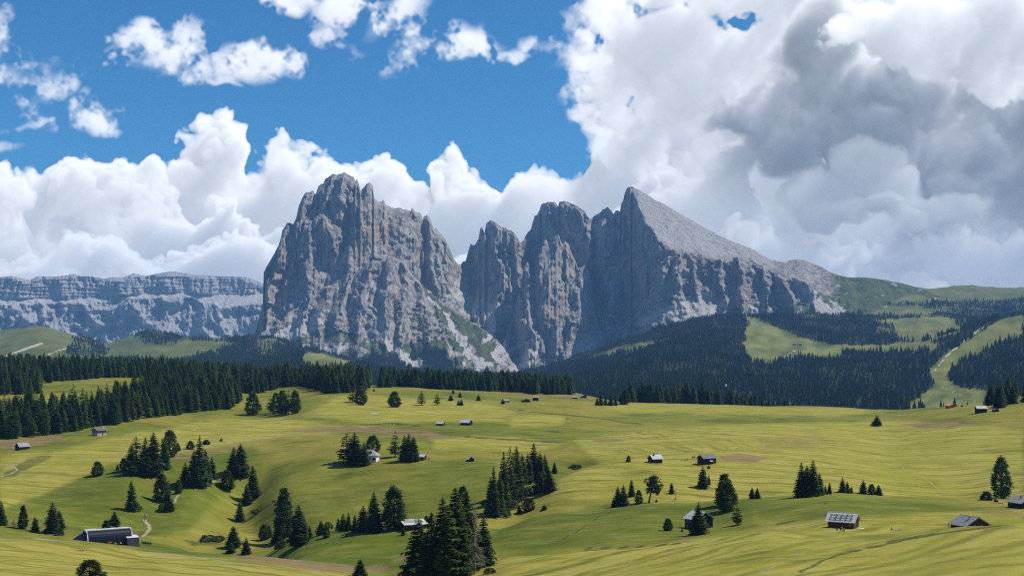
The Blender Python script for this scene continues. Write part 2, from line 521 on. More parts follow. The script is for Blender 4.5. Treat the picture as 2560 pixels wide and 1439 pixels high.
NEAR = [(6, near_py(6, -3.5)), (25, near_py(25, -7)), (60, near_py(60, -14)), (100, near_py(100, -22))]
LAND = {
    -900: [(150, 1560), (300, 1430), (380, 1350), (440, 1310), (480, 1322), (540, 1300), (600, 1240), (680, 1180), (750, 1120), (850, 1075), (1000, 1010), (1200, 960), (1400, 930), (1600, 925), (1800, 940), (2200, 1010)],
    0: [(150, 1590), (230, 1490), (300, 1432), (380, 1365), (430, 1329), (445, 1324), (480, 1334), (520, 1326), (545, 1313), (600, 1255), (680, 1200), (750, 1140), (850, 1095), (1000, 1030), (1200, 975), (1400, 940), (1600, 928), (1750, 938), (2200, 1010)],
    160: [(150, 1600), (230, 1495), (300, 1438), (380, 1380), (440, 1340), (455, 1336), (485, 1346), (520, 1343), (550, 1322), (600, 1275), (660, 1210), (750, 1138), (850, 1095), (1000, 1030), (1200, 975), (1400, 942), (1600, 930), (1750, 940), (2200, 1010)],
    320: [(150, 1610), (230, 1500), (300, 1445), (380, 1395), (415, 1373), (450, 1360), (480, 1349), (500, 1345), (525, 1352), (560, 1322), (600, 1280), (660, 1195), (720, 1150), (800, 1105), (900, 1070), (1000, 1030), (1150, 985), (1300, 958), (1500, 938), (1700, 936), (2200, 1010)],
    480: [(150, 1620), (230, 1508), (300, 1448), (380, 1400), (430, 1384), (470, 1370), (500, 1362), (525, 1362), (550, 1340), (600, 1272), (650, 1222), (720, 1160), (800, 1116), (900, 1078), (1000, 1043), (1150, 1000), (1300, 965), (1500, 945), (1700, 940), (2200, 1010)],
    640: [(150, 1630), (230, 1510), (300, 1455), (360, 1420), (410, 1398), (440, 1390), (470, 1396), (510, 1384), (540, 1352), (580, 1310), (640, 1245), (700, 1180), (760, 1132), (830, 1098), (860, 1090), (920, 1066), (1000, 1048), (1100, 1030), (1250, 1000), (1400, 970), (1600, 952), (1800, 948), (2200, 1010)],
    800: [(150, 1640), (230, 1530), (330, 1455), (390, 1427), (425, 1412), (450, 1400), (480, 1370), (505, 1338), (530, 1322), (560, 1312), (620, 1240), (690, 1160), (760, 1112), (820, 1092), (870, 1073), (950, 1048), (1050, 1018), (1150, 995), (1300, 968), (1420, 958), (1600, 952), (1900, 1000)],
    960: [(150, 1650), (230, 1560), (330, 1485), (400, 1445), (430, 1425), (450, 1390), (480, 1348), (500, 1321), (520, 1310), (545, 1316), (575, 1298), (620, 1232), (660, 1178), (695, 1147), (740, 1112), (790, 1094), (830, 1083), (870, 1063), (950, 1040), (1050, 1018), (1150, 995), (1300, 972), (1400, 966), (1500, 962), (1650, 970), (1900, 1010)],
    1120: [(150, 1640), (220, 1545), (300, 1478), (345, 1440), (390, 1410), (430, 1385), (470, 1338), (500, 1312), (520, 1306), (545, 1310), (575, 1280), (620, 1215), (660, 1172), (700, 1140), (760, 1108), (820, 1085), (870, 1062), (950, 1042), (1050, 1020), (1200, 998), (1350, 978), (1440, 968), (1520, 966), (1700, 985), (2000, 1030)],
    1280: [(150, 1625), (200, 1555), (260, 1480), (300, 1440), (345, 1398), (375, 1378), (395, 1374), (430, 1342), (465, 1300), (495, 1284), (520, 1288), (545, 1282), (600, 1215), (650, 1170), (700, 1140), (760, 1112), (820, 1085), (900, 1058), (1000, 1036), (1100, 1018), (1230, 1000), (1350, 985), (1450, 973), (1550, 970), (1750, 990), (2050, 1040)],
    1440: [(150, 1600), (200, 1530), (250, 1470), (290, 1430), (335, 1390), (365, 1370), (390, 1363), (430, 1325), (470, 1285), (500, 1272), (525, 1276), (550, 1262), (600, 1200), (650, 1160), (700, 1130), (780, 1098), (850, 1075), (950, 1055), (1050, 1040), (1150, 1022), (1230, 1008), (1330, 993), (1420, 984), (1500, 980), (1650, 990), (2000, 1045)],
    1600: [(150, 1575), (200, 1505), (240, 1455), (280, 1418), (325, 1382), (358, 1362), (390, 1348), (430, 1310), (470, 1268), (500, 1254), (522, 1257), (555, 1228), (600, 1188), (640, 1154), (700, 1122), (780, 1094), (850, 1070), (920, 1056), (1000, 1050), (1080, 1042), (1170, 1030), (1260, 1012), (1310, 1006), (1400, 1010), (1550, 1025), (1900, 1065)],
    1760: [(150, 1560), (200, 1480), (240, 1430), (280, 1390), (325, 1358), (352, 1343), (385, 1342), (420, 1332), (450, 1300), (480, 1260), (505, 1247), (525, 1250), (555, 1235), (600, 1190), (640, 1158), (700, 1118), (780, 1080), (850, 1064), (920, 1052), (1000, 1046), (1080, 1038), (1170, 1026), (1260, 1013), (1320, 1008), (1400, 1012), (1550, 1028), (1900, 1068)],
    1920: [(150, 1545), (200, 1452), (240, 1402), (285, 1360), (325, 1328), (350, 1316), (375, 1318), (400, 1312), (430, 1296), (465, 1260), (498, 1243), (525, 1246), (560, 1234), (600, 1192), (650, 1150), (720, 1110), (800, 1078), (900, 1056), (1000, 1046), (1150, 1029), (1250, 1019), (1330, 1014), (1450, 1020), (1600, 1036), (1900, 1075)],
    2080: [(150, 1535), (190, 1450), (230, 1398), (270, 1362), (300, 1345), (335, 1326), (370, 1312), (405, 1293), (440, 1262), (475, 1238), (495, 1231), (525, 1238), (565, 1226), (610, 1190), (660, 1150), (720, 1112), (800, 1080), (900, 1058), (1000, 1048), (1150, 1032), (1250, 1022), (1320, 1018), (1450, 1026), (1900, 1080)],
    2240: [(150, 1520), (190, 1432), (230, 1383), (262, 1358), (278, 1351), (300, 1347), (335, 1333), (372, 1310), (410, 1288), (450, 1260), (485, 1243), (505, 1237), (535, 1243), (575, 1230), (630, 1190), (700, 1145), (780, 1102), (880, 1064), (1000, 1048), (1150, 1035), (1250, 1026), (1300, 1023), (1450, 1034), (1900, 1085)],
    2400: [(150, 1500), (190, 1408), (225, 1362), (260, 1330), (282, 1319), (305, 1323), (345, 1320), (375, 1306), (415, 1284), (455, 1262), (490, 1247), (515, 1243), (545, 1248), (585, 1222), (640, 1180), (710, 1130), (780, 1085), (850, 1048), (920, 1028), (1000, 1022), (1150, 1016), (1250, 1014), (1400, 1024), (1900, 1080)],
    2560: [(150, 1480), (185, 1402), (220, 1348), (255, 1315), (285, 1300), (310, 1304), (355, 1296), (395, 1280), (430, 1268), (470, 1254), (505, 1243), (530, 1242), (560, 1228), (620, 1182), (700, 1128), (780, 1078), (840, 1040), (900, 1016), (960, 1008), (1050, 998), (1200, 985), (1350, 990), (1500, 1010), (1900, 1070)],
    3400: [(150, 1470), (220, 1340), (285, 1295), (320, 1300), (430, 1262), (505, 1240), (560, 1225), (700, 1120), (840, 1030), (960, 990), (1200, 970), (1350, 980), (1900, 1060)],
}
HILL = {
    -1200: [(1500, 1100), (2300, 1005), (3500, 950), (5000, 880), (6000, 830), (6600, 835), (8000, 880)],
    0: [(1500, 1150), (2300, 1010), (3500, 950), (4600, 905), (5500, 862), (6000, 838), (6200, 834), (6600, 842), (8000, 900)],
    60: [(1500, 1150), (2300, 1010), (3500, 950), (4600, 900), (5500, 848), (6000, 826), (6200, 824), (6600, 835), (8000, 900)],
    108: [(1500, 1150), (2300, 1010), (3500, 950), (4600, 900), (5500, 845), (6000, 822), (6150, 818), (6600, 832), (8000, 900)],
    180: [(1500, 1150), (2300, 1010), (3500, 950), (4600, 905), (5500, 862), (6000, 842), (6200, 838), (6600, 848), (8000, 900)],
    260: [(1500, 1150), (2300, 1010), (3500, 955), (4600, 912), (5500, 886), (5900, 872), (6200, 866), (6600, 872), (8000, 910)],
    310: [(1500, 1150), (2300, 1010), (3500, 955), (4600, 912), (5400, 885), (5900, 858), (6200, 848), (6500, 855), (8000, 910)],
    368: [(1500, 1150), (2300, 1010), (3500, 955), (4600, 908), (5400, 876), (5900, 840), (6200, 826), (6500, 838), (8000, 910)],
    450: [(1500, 1150), (2300, 1010), (3500, 955), (4600, 908), (5400, 876), (5900, 848), (6200, 838), (6500, 845), (8000, 910)],
    560: [(1500, 1150), (2300, 1005), (3500, 955), (4600, 908), (5400, 875), (5900, 858), (6200, 852), (6600, 858), (8000, 910)],
    650: [(1500, 1150), (2300, 1005), (3500, 952), (4600, 900), (5300, 862), (5700, 842), (5950, 838), (6400, 842), (8000, 880)],
    760: [(1500, 1150), (2300, 1000), (3000, 958), (3500, 925), (3900, 900), (4300, 884), (4600, 879), (5000, 884), (5800, 878), (6200, 872), (6600, 880), (8800, 980)],
    880: [(1500, 1150), (2300, 1000), (3000, 965), (3600, 932), (4000, 916), (4400, 907), (4700, 912), (5400, 912), (6100, 905), (6500, 910), (8800, 1000)],
    1000: [(1500, 1150), (2300, 1005), (3000, 972), (4000, 950), (5000, 940), (5600, 935), (6100, 930), (6500, 936), (8800, 1020)],
    1280: [(1500, 1150), (2300, 1010), (3000, 976), (4000, 962), (5000, 955), (5600, 951), (6100, 948), (6450, 952), (7100, 975), (8800, 1040)],
    1360: [(1500, 1150), (2300, 1010), (2900, 976), (3800, 955), (4700, 938), (5400, 930), (6100, 926), (6450, 930), (7100, 960), (8800, 1030)],
    1440: [(1500, 1150), (2200, 1010), (2800, 978), (3600, 952), (4400, 930), (5000, 916), (5600, 906), (6100, 900), (6450, 906), (7100, 940), (8800, 1010)],
    1600: [(1500, 1150), (2100, 1020), (2700, 975), (3300, 940), (3900, 905), (4300, 885), (4700, 872), (5100, 862), (5600, 842), (5950, 846), (6600, 882), (8800, 952)],
    1760: [(1500, 1150), (2100, 1030), (2700, 975), (3300, 930), (3900, 882), (4400, 845), (4800, 822), (5200, 812), (5700, 800), (6050, 804), (6700, 840), (8800, 910)],
    1920: [(1500, 1150), (2100, 1035), (2700, 985), (3200, 945), (3600, 915), (3900, 902), (4300, 868), (4700, 838), (5100, 812), (5600, 792), (5950, 796), (6600, 832), (8800, 902)],
    2080: [(1500, 1150), (2100, 1040), (2700, 988), (3200, 945), (3600, 912), (3900, 890), (4300, 872), (4800, 848), (5300, 815), (5800, 790), (6150, 794), (6800, 830), (8800, 900)],
    2240: [(1500, 1150), (2100, 1045), (2600, 1000), (3100, 960), (3600, 912), (3900, 885), (4050, 872), (4300, 868), (4900, 846), (5500, 815), (6100, 785), (6700, 755), (7400, 712), (8000, 715)],
    2320: [(1500, 1150), (2000, 1040), (2500, 1005), (3000, 962), (3500, 905), (3800, 868), (3950, 853), (4200, 860), (4900, 840), (5500, 812), (6100, 785), (6900, 755), (7600, 728), (8000, 724), (8400, 735)],
    2400: [(1500, 1150), (1900, 1035), (2300, 1008), (2900, 960), (3400, 900), (3800, 848), (3950, 828), (4200, 838), (4900, 825), (5600, 805), (6300, 780), (7100, 745), (7700, 720), (7900, 716), (8400, 730)],
    2480: [(1500, 1150), (1900, 1030), (2300, 1000), (2800, 955), (3300, 895), (3700, 842), (3980, 805), (4100, 797), (4350, 812), (5200, 812), (6300, 782), (7100, 748), (7700, 722), (7900, 719), (8400, 735)],
    2560: [(1500, 1150), (1900, 1020), (2300, 985), (2800, 930), (3300, 872), (3700, 820), (3980, 790), (4120, 785), (4400, 802), (5200, 805), (6300, 775), (7100, 745), (7700, 724), (7900, 720), (8400, 735)],
    3600: [(1500, 1100), (1900, 1000), (2800, 900), (3700, 800), (4100, 775), (5200, 780), (7100, 735), (7900, 715), (8400, 735)],
}


class Field:
    """height field z(px, D): px is the bearing column, D the distance"""

    def __init__(self, table, d0, d1, nrow, x0, x1, ncol, sig_d, sig_x, near=None):
        self.d = np.exp(np.linspace(math.log(d0), math.log(d1), nrow))
        self.x = np.linspace(x0, x1, ncol)
        cols = sorted(table)
        prof = []
        for c in cols:
            t = list(table[c])
            if near:
                t = near + t
            dd = np.log([q[0] for q in t])
            zz = np.array([-(q[1] - 920) / F * q[0] for q in t])
            prof.append(np.interp(np.log(self.d), dd, zz))
        prof = np.array(prof)                          # (ncols, nrow)
        Z = np.empty((nrow, ncol))
        for r in range(nrow):
            Z[r] = np.interp(self.x, cols, prof[:, r])
        py = Z / self.d[:, None]
        py = blur(py, sig_d, 0)
        py = blur(py, sig_x, 1)
        self.Z = py * self.d[:, None]
        self.D, self.X = np.meshgrid(self.d, self.x, indexing='ij')
        self.WX = (self.X - 1280) / F * self.D
        self.WY = self.D

    def finish(self):
        self.py = 920 - self.Z / self.d[:, None] * F

    def z(self, px, D):
        fi = np.interp(math.log(D), np.log(self.d), np.arange(len(self.d)))
        fj = np.interp(px, self.x, np.arange(len(self.x)))
        i, j = min(int(fi), len(self.d) - 2), min(int(fj), len(self.x) - 2)
        a, b = fi - i, fj - j
        Z = self.Z
        return (Z[i, j] * (1 - b) + Z[i, j + 1] * b) * (1 - a) + (Z[i + 1, j] * (1 - b) + Z[i + 1, j + 1] * b) * a

    def hit(self, px, py, dmin=0):
        """distance at which the line of sight through (px, py) meets the ground"""
        j = int(np.clip(np.searchsorted(self.x, px), 1, len(self.x) - 1))
        b = (px - self.x[j - 1]) / (self.x[j] - self.x[j - 1])
        c = self.py[:, j - 1] * (1 - b) + self.py[:, j] * b
        k = np.where((c <= py) & (self.d > dmin))[0]
        if len(k) == 0:
            return self.d[-1]
        k = k[0]
        if k == 0:
            return self.d[0]
        c0, c1 = c[k - 1], c[k]
        t = (c0 - py) / max(c0 - c1, 1e-6)
        return self.d[k - 1] + np.clip(t, 0, 1) * (self.d[k] - self.d[k - 1])

    def point(self, px, py=None, D=None):
        if D is None:
            D = self.hit(px, py)
        return Vector(((px - 1280) / F * D, D, self.z(px, D)))


for _c in LAND:                                   # deepen the hollows behind each brow
    _t = LAND[_c]
    LAND[_c] = [(_d, _p + (16 if 0 < _k < len(_t) - 1 and 330 < _d < 620 and (_p >= _t[_k - 1][1] or (_k > 1 and _t[_k - 1][1] > _t[_k - 2][1])) else 0)) for _k, (_d, _p) in enumerate(_t)]
land = Field(LAND, 6, 2200, 600, -900, 3400, 580, 1.9, 3.6, NEAR)
# rolling unevenness of the pasture
_am = np.clip((land.D - 60) / 200, 0, 1)
land.Z += _am * (1.5 * fbm(land.WX / 95, land.WY / 95, 2, 1) + .62 * fbm(land.WX / 34, land.WY / 34, 3, 5) + .12 * fbm(land.WX / 7, land.WY / 7, 2, 9))
# gullies and stream beds cut into it: (px, D) points, width m, depth m
for pts, wd, dp in (([(610, 480), (575, 530), (540, 575), (548, 630), (600, 680)], 15, 8.0), ([(690, 545), (660, 590), (625, 650), (640, 700)], 13, 5.0), ([(470, 520), (440, 560), (410, 610), (395, 660)], 13, 4.5),
                    ([(1240, 470), (1262, 520), (1290, 560), (1330, 610), (1390, 640), (1440, 660)], 12, 4.5),
                    ([(800, 455), (960, 432), (1100, 402), (1260, 392), (1440, 388), (1600, 372)], 7, 1.6),
                    ([(255, 520), (300, 560), (360, 590)], 10, 3.5),
                    ([(700, 560), (640, 600), (600, 640)], 10, 3.0)):
    w = [((a - 1280) / F * b, b) for a, b in pts]
    dd, _ = seg_dist(land.WX, land.WY, w)
    land.Z -= dp * np.exp(-(dd / wd) ** 2)
land.finish()

hill = Field(HILL, 1550, 9000, 300, -1100, 3500, 520, 2.0, 2.2)
_k = np.clip((hill.D - 2000) / 1500, 0, 1)
hill.Z += _k * (12 * fbm(hill.WX / 420, hill.WY / 420, 3, 21) + 7 * ridged(hill.WX / 170, hill.WY / 300, 23))
hill.Z += np.where(hill.D > 5200, 1, 0) * 9 * np.abs(fbm(hill.WX / 120, hill.WY / 260, 3, 27))
hill.finish()


# ------------------------------------------------------------------ materials
MAT = {}


def new_mat(name):
    m = bpy.data.materials.new(name)
    m.use_nodes = True
    m.node_tree.nodes.clear()
    return m, NT(m.node_tree)


def finish_mat(N, color, rough=.9, bump=None, bdist=1.0, bstr=.5, spec=.15, trans=None):
    ins = {'Base Color': color, 'Roughness': rough, 'Specular IOR Level': spec}
    if bump is not None:
        ins['Normal'] = N.n('ShaderNodeBump', {'Height': bump, 'Distance': bdist, 'Strength': bstr}).outputs[0]
    b = N.n('ShaderNodeBsdfPrincipled', ins)
    sh = b.outputs[0]
    if trans is not None:
        tr = N.n('ShaderNodeBsdfTranslucent', {'Color': color}).outputs[0]
        sh = N.n('ShaderNodeMixShader', {0: trans, 1: sh, 2: tr}).outputs[0]
    N.n('ShaderNodeOutputMaterial', {'Surface': sh})


def attr(N, n):
    return N.n('ShaderNodeAttribute', attribute_name=n).outputs['Fac']


def mat_rock():
    m, N = new_mat('rock')
    pos = N.n('ShaderNodeNewGeometry').outputs['Position']
    st = N.v('MULTIPLY', pos, (1, 1, .32))
    n1 = N.noise(st, 1 / 160, 6, .62)
    n2 = N.noise(st, 1 / 26, 5, .65)
    n3 = N.noise(pos, 1 / 9, 4, .6)
    grey = N.mix(N.ss(n1, .33, .68), (.135, .125, .118), (.34, .305, .265))
    grey = N.mix(N.ss(n2, .35, .7), grey, (.42, .39, .35))
    grey = N.mix(N.m('MULTIPLY', N.ss(n2, .52, .34), .55), grey, (.082, .080, .084))  # low parts of the rock darkened, crack shade put into the colour
    warm = attr(N, 'warm')
    wf = N.m('MULTIPLY', warm, N.ss(n2, .3, .62, .35, 1.0))
    c = N.mix(wf, grey, (.46, .30, .19))
    c = N.mix(N.m('MULTIPLY', attr(N, 'slab'), .8), c, N.mix(n2, (.33, .315, .295), (.52, .50, .465)))  # slab painted paler than the walls to strengthen its sunlit look
    g = N.mix(N.ss(N.noise(pos, 1 / 45, 5, .6), .35, .65), (.050, .075, .022), (.115, .135, .045))
    gf = attr(N, 'grass')
    gf = N.ss(N.m('ADD', gf, N.m('MULTIPLY', N.m('SUBTRACT', n3, .5), .9)), .36, .62)
    c = N.mix(gf, c, g)
    sf = N.ss(N.m('ADD', attr(N, 'scree'), N.m('MULTIPLY', N.m('SUBTRACT', n3, .5), .7)), .38, .66)
    c = N.mix(sf, c, N.mix(n2, (.37, .345, .315), (.56, .53, .49)))
    fr = N.noise(N.v('MULTIPLY', pos, (1, 1, .16)), 1 / 13, 4, .7)
    c = N.mix(N.m('MULTIPLY', N.ss(fr, .46, .30), N.m('MULTIPLY_ADD', attr(N, 'slab'), -.4, .6)), c, (.060, .058, .062))
    h = N.m('ADD', N.m('ADD', N.m('MULTIPLY', n2, 14.0), N.m('MULTIPLY', n3, 5.0)), N.m('MULTIPLY', fr, 9.0))
    finish_mat(N, c, .95, h, 1.0, .9, .1)
    MAT['rock'] = m


def mat_meadow():
    m, N = new_mat('meadow_grass')
    pos = N.n('ShaderNodeNewGeometry').outputs['Position']
    flat = N.v('MULTIPLY', pos, (1, 1, .3))
    nA = N.noise(flat, 1 / 150, 4, .55)
    nB = N.noise(flat, 1 / 38, 5, .6)
    # grain drawn out along the fall of the mower
    gr = N.v('MULTIPLY', pos, (.42, .85, .5))
    nC = N.noise(gr, 1 / 6.5, 6, .68)
    nD = N.noise(pos, 1 / 1.1, 4, .7)
    dry = (0.267, 0.234, 0.030)
    green = (0.120, 0.160, 0.011)
    c = N.mix(N.ss(nA, .36, .64), green, dry)
    c = N.mix(N.m('MULTIPLY', N.ss(nB, .38, .68), .62), c, (0.208, 0.215, 0.020))
    c = N.mix(N.m('MULTIPLY', N.ss(nB, .56, .30), .5), c, (.092, .100, .009))
    lush_shade = attr(N, 'lush_shade')
    c = N.mix(N.m('MULTIPLY', lush_shade, .97), c, N.mix(nB, (.048, .080, .006), (0.127, 0.174, 0.010)))
    mown = attr(N, 'mown')
    mc = N.mix(N.ss(nB, .3, .7), (0.267, 0.267, 0.025), (0.370, 0.340, 0.046))
    c = N.mix(N.m('MULTIPLY', mown, .92), c, mc)
    # mowing swaths
    sw = attr(N, 'swath')
    sww = N.m('ADD', N.m('ADD', sw, N.m('MULTIPLY', N.m('SUBTRACT', nB, .5), 8.0)), N.m('MULTIPLY', N.m('SUBTRACT', nC, .5), 3.2))
    w1 = N.m('SINE', N.m('MULTIPLY', sww, 6.2832 / 7.6))
    w2 = N.m('SINE', N.m('MULTIPLY', sww, 6.2832 / 21.0))
    wv = N.m('ADD', N.m('MULTIPLY', w1, .55), N.m('MULTIPLY', w2, .5))
    sa = N.m('MULTIPLY', attr(N, 'stripe'), N.ss(nB, .36, .62, .25, 1.1))
    c = N.mix(N.m('MULTIPLY', N.m('MULTIPLY', N.ss(wv, -.3, 1.0), sa), .85), c, (.36, .31, .060))
    c = N.mix(N.m('MULTIPLY', N.m('MULTIPLY', N.ss(wv, .2, -1.0), sa), .75), c, (.088, .096, .008))
    heath = attr(N, 'heath')
    hf = N.ss(N.m('ADD', heath, N.m('MULTIPLY', N.m('SUBTRACT', nC, .5), .9)), .3, .72)
    c = N.mix(N.m('MULTIPLY', hf, .85), c, N.mix(nC, (.135, .095, .036), (.30, .205, .085)))
    dk = attr(N, 'reed')
    c = N.mix(N.m('MULTIPLY', N.ss(N.m('ADD', dk, N.m('MULTIPLY', N.m('SUBTRACT', nC, .5), 1.0)), .35, .75), .85), c, (.060, .070, .016))
    pale = attr(N, 'track')
    c = N.mix(N.ss(N.m('ADD', pale, N.m('MULTIPLY', N.m('SUBTRACT', nC, .5), .6)), .35, .7), c, N.mix(nC, (.26, .21, .10), (.38, .32, .18)))
    nE = N.noise(N.v('MULTIPLY', pos, (.5, 1, .5)), 1 / 17, 5, .66)
    c = N.mix(N.m('MULTIPLY', N.ss(nE, .52, .74), .5), c, (.24, .175, .030))
    c = N.mix(N.m('MULTIPLY', N.ss(nE, .48, .28), .55), c, (.062, .080, .007))
    # fine tufting
    c = N.mix(N.m('MULTIPLY', N.ss(nC, .5, .76), .46), c, (.33, .285, .060))
    c = N.mix(N.m('MULTIPLY', N.ss(nC, .5, .26), .50), c, (.055, .062, .006))
    h = N.m('ADD', N.m('MULTIPLY', nC, 1.3), N.m('ADD', N.m('MULTIPLY', nD, .25), N.m('MULTIPLY', nE, 2.4)))
    h = N.m('ADD', h, N.m('MULTIPLY', N.m('MULTIPLY', w1, sa), .10))
    c = N.mix(1.0, c, (1.0, .955, 1.25), 'MULTIPLY')
    finish_mat(N, c, .95, h, 1.0, .5, .08)
    MAT['meadow'] = m


def mat_hill():
    m, N = new_mat('hillside_grass')
    pos = N.n('ShaderNodeNewGeometry').outputs['Position']
    nA = N.noise(pos, 1 / 260, 5, .6)
    nB = N.noise(pos, 1 / 50, 5, .62)
    c = N.mix(N.ss(nA, .35, .65), (.070, .098, .020), (.140, .142, .036))
    c = N.mix(N.m('MULTIPLY', N.ss(nB, .4, .7), .5), c, (.070, .100, .026))
    c = N.mix(N.m('MULTIPLY', N.ss(nB, .62, .74), .5), c, (.24, .20, .09))
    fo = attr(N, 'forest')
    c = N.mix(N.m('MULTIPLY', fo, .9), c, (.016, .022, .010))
    c = N.mix(N.m('MULTIPLY', attr(N, 'bright'), .85), c, N.mix(nB, (.18, .20, .045), (.27, .26, .075)))
    c = N.mix(attr(N, 'rocky'), c, N.mix(nB, (.14, .13, .125), (.30, .28, .26)))
    c = N.mix(N.ss(N.m('ADD', attr(N, 'track'), N.m('MULTIPLY', N.m('SUBTRACT', nB, .5), .5)), .35, .65), c, (.52, .42, .28))
    finish_mat(N, c, .95, N.m('MULTIPLY', nB, 6.0), 1.0, .5, .08)
    MAT['hill'] = m


def mat_flat(name, c0, c1, scale=2.0, rough=.85, bump=0., spec=.2, stretch=(1, 1, 1), metal=0.):
    m, N = new_mat(name)
    tc = N.n('ShaderNodeTexCoord').outputs['Object']
    v = N.v('MULTIPLY', tc, stretch)
    n = N.noise(v, scale, 5, .62)
    c = N.mix(N.ss(n, .3, .7), c0, c1)
    ins = {'Base Color': c, 'Roughness': rough, 'Specular IOR Level': spec, 'Metallic': metal}
    if bump:
        ins['Normal'] = N.n('ShaderNodeBump', {'Height': n, 'Distance': bump, 'Strength': .6}).outputs[0]
    b = N.n('ShaderNodeBsdfPrincipled', ins)
    N.n('ShaderNodeOutputMaterial', {'Surface': b.outputs[0]})
    MAT[name] = m
    return m


def mat_leaf(name, dark, light, trans=.25):
    m, N = new_mat(name)
    tc = N.n('ShaderNodeTexCoord').outputs['Object']
    info = N.n('ShaderNodeObjectInfo')
    n = N.noise(tc, .9, 4, .6)
    n2 = N.noise(tc, .22, 2, .5)
    c = N.mix(N.ss(n, .32, .68), dark, light)
    c = N.mix(N.m('MULTIPLY', N.ss(n2, .42, .7), .4), c, tuple(min(1, q * 1.5) for q in light))
    hs = N.n('ShaderNodeHueSaturation', {'Hue': N.m('MULTIPLY_ADD', info.outputs['Random'], .035, .483), 'Saturation': 1.0,
                                         'Value': N.m('MULTIPLY_ADD', info.outputs['Random'], .7, .68), 'Color': c})
    c = hs.outputs[0]
    b = N.n('ShaderNodeBsdfPrincipled', {'Base Color': c, 'Roughness': .7, 'Specular IOR Level': .18}).outputs[0]
    tr = N.n('ShaderNodeBsdfTranslucent', {'Color': c}).outputs[0]
    sh = N.n('ShaderNodeMixShader', {0: trans, 1: b, 2: tr}).outputs[0]
    N.n('ShaderNodeOutputMaterial', {'Surface': sh})
    MAT[name] = m


mat_rock()
mat_meadow()
mat_hill()
mat_leaf('spruce', (.020, .040, .008), (.066, .110, .018), .38)
mat_leaf('larch', (.042, .080, .011), (.110, .165, .024), .42)
mat_leaf('stone_pine', (.022, .046, .010), (.072, .118, .021), .38)
mat_leaf('bush', (.030, .060, .012), (.075, .120, .026), .3)
mat_flat('bark', (.060, .045, .034), (.14, .11, .085), 3.0, .95, .03, .1, (1, 1, .25))
mat_flat('dead_wood', (.17, .145, .12), (.34, .30, .26), 2.0, .95, 0, .1, (1, 1, .3))
mat_flat('old_timber', (.020, .016, .014), (.065, .050, .040), 3.0, .9, .02, .15, (1, 1, 6))
mat_flat('dark_timber', (.012, .012, .015), (.034, .032, .036), 3.0, .9, .02, .15, (1, 1, 6))
mat_flat('brown_timber', (.055, .030, .018), (.125, .070, .040), 2.0, .85, .02, .15, (.4, .4, 7))
mat_flat('warm_timber', (.22, .14, .075), (.38, .26, .15), 2.0, .85, .02, .15, (1, 1, 5))
mat_flat('orange_timber', (.30, .10, .035), (.46, .18, .06), 2.0, .8, .02, .15, (1, 1, 5))
mat_flat('shingle', (.20, .19, .18), (.40, .385, .365), 2.4, .85, .02, .2)
mat_flat('pale_shingle', (.36, .35, .33), (.66, .645, .61), 2.2, .85, .03, .12)
mat_flat('dark_roof', (.10, .095, .11), (.17, .16, .175), 1.5, .6, .02, .3)
mat_flat('orange_roof', (.50, .24, .07), (.68, .36, .12), 1.5, .8, .02, .2)
mat_flat('white_plaster', (.68, .68, .66), (.82, .82, .80), 1.0, .85, 0, .2)
mat_flat('stone', (.25, .24, .225), (.50, .48, .45), 3.0, .9, .05, .15)
mat_flat('glass', (.012, .014, .018), (.03, .034, .042), 1.0, .12, 0, .6)
mat_flat('window_frame', (.30, .27, .23), (.42, .38, .33), 2.0, .7)
mat_flat('path_dust', (.27, .21, .12), (.40, .33, .21), .8, .95, .03, .1)
mat_flat('gravel', (.22, .20, .15), (.34, .31, .25), .6, .95, .03, .1)


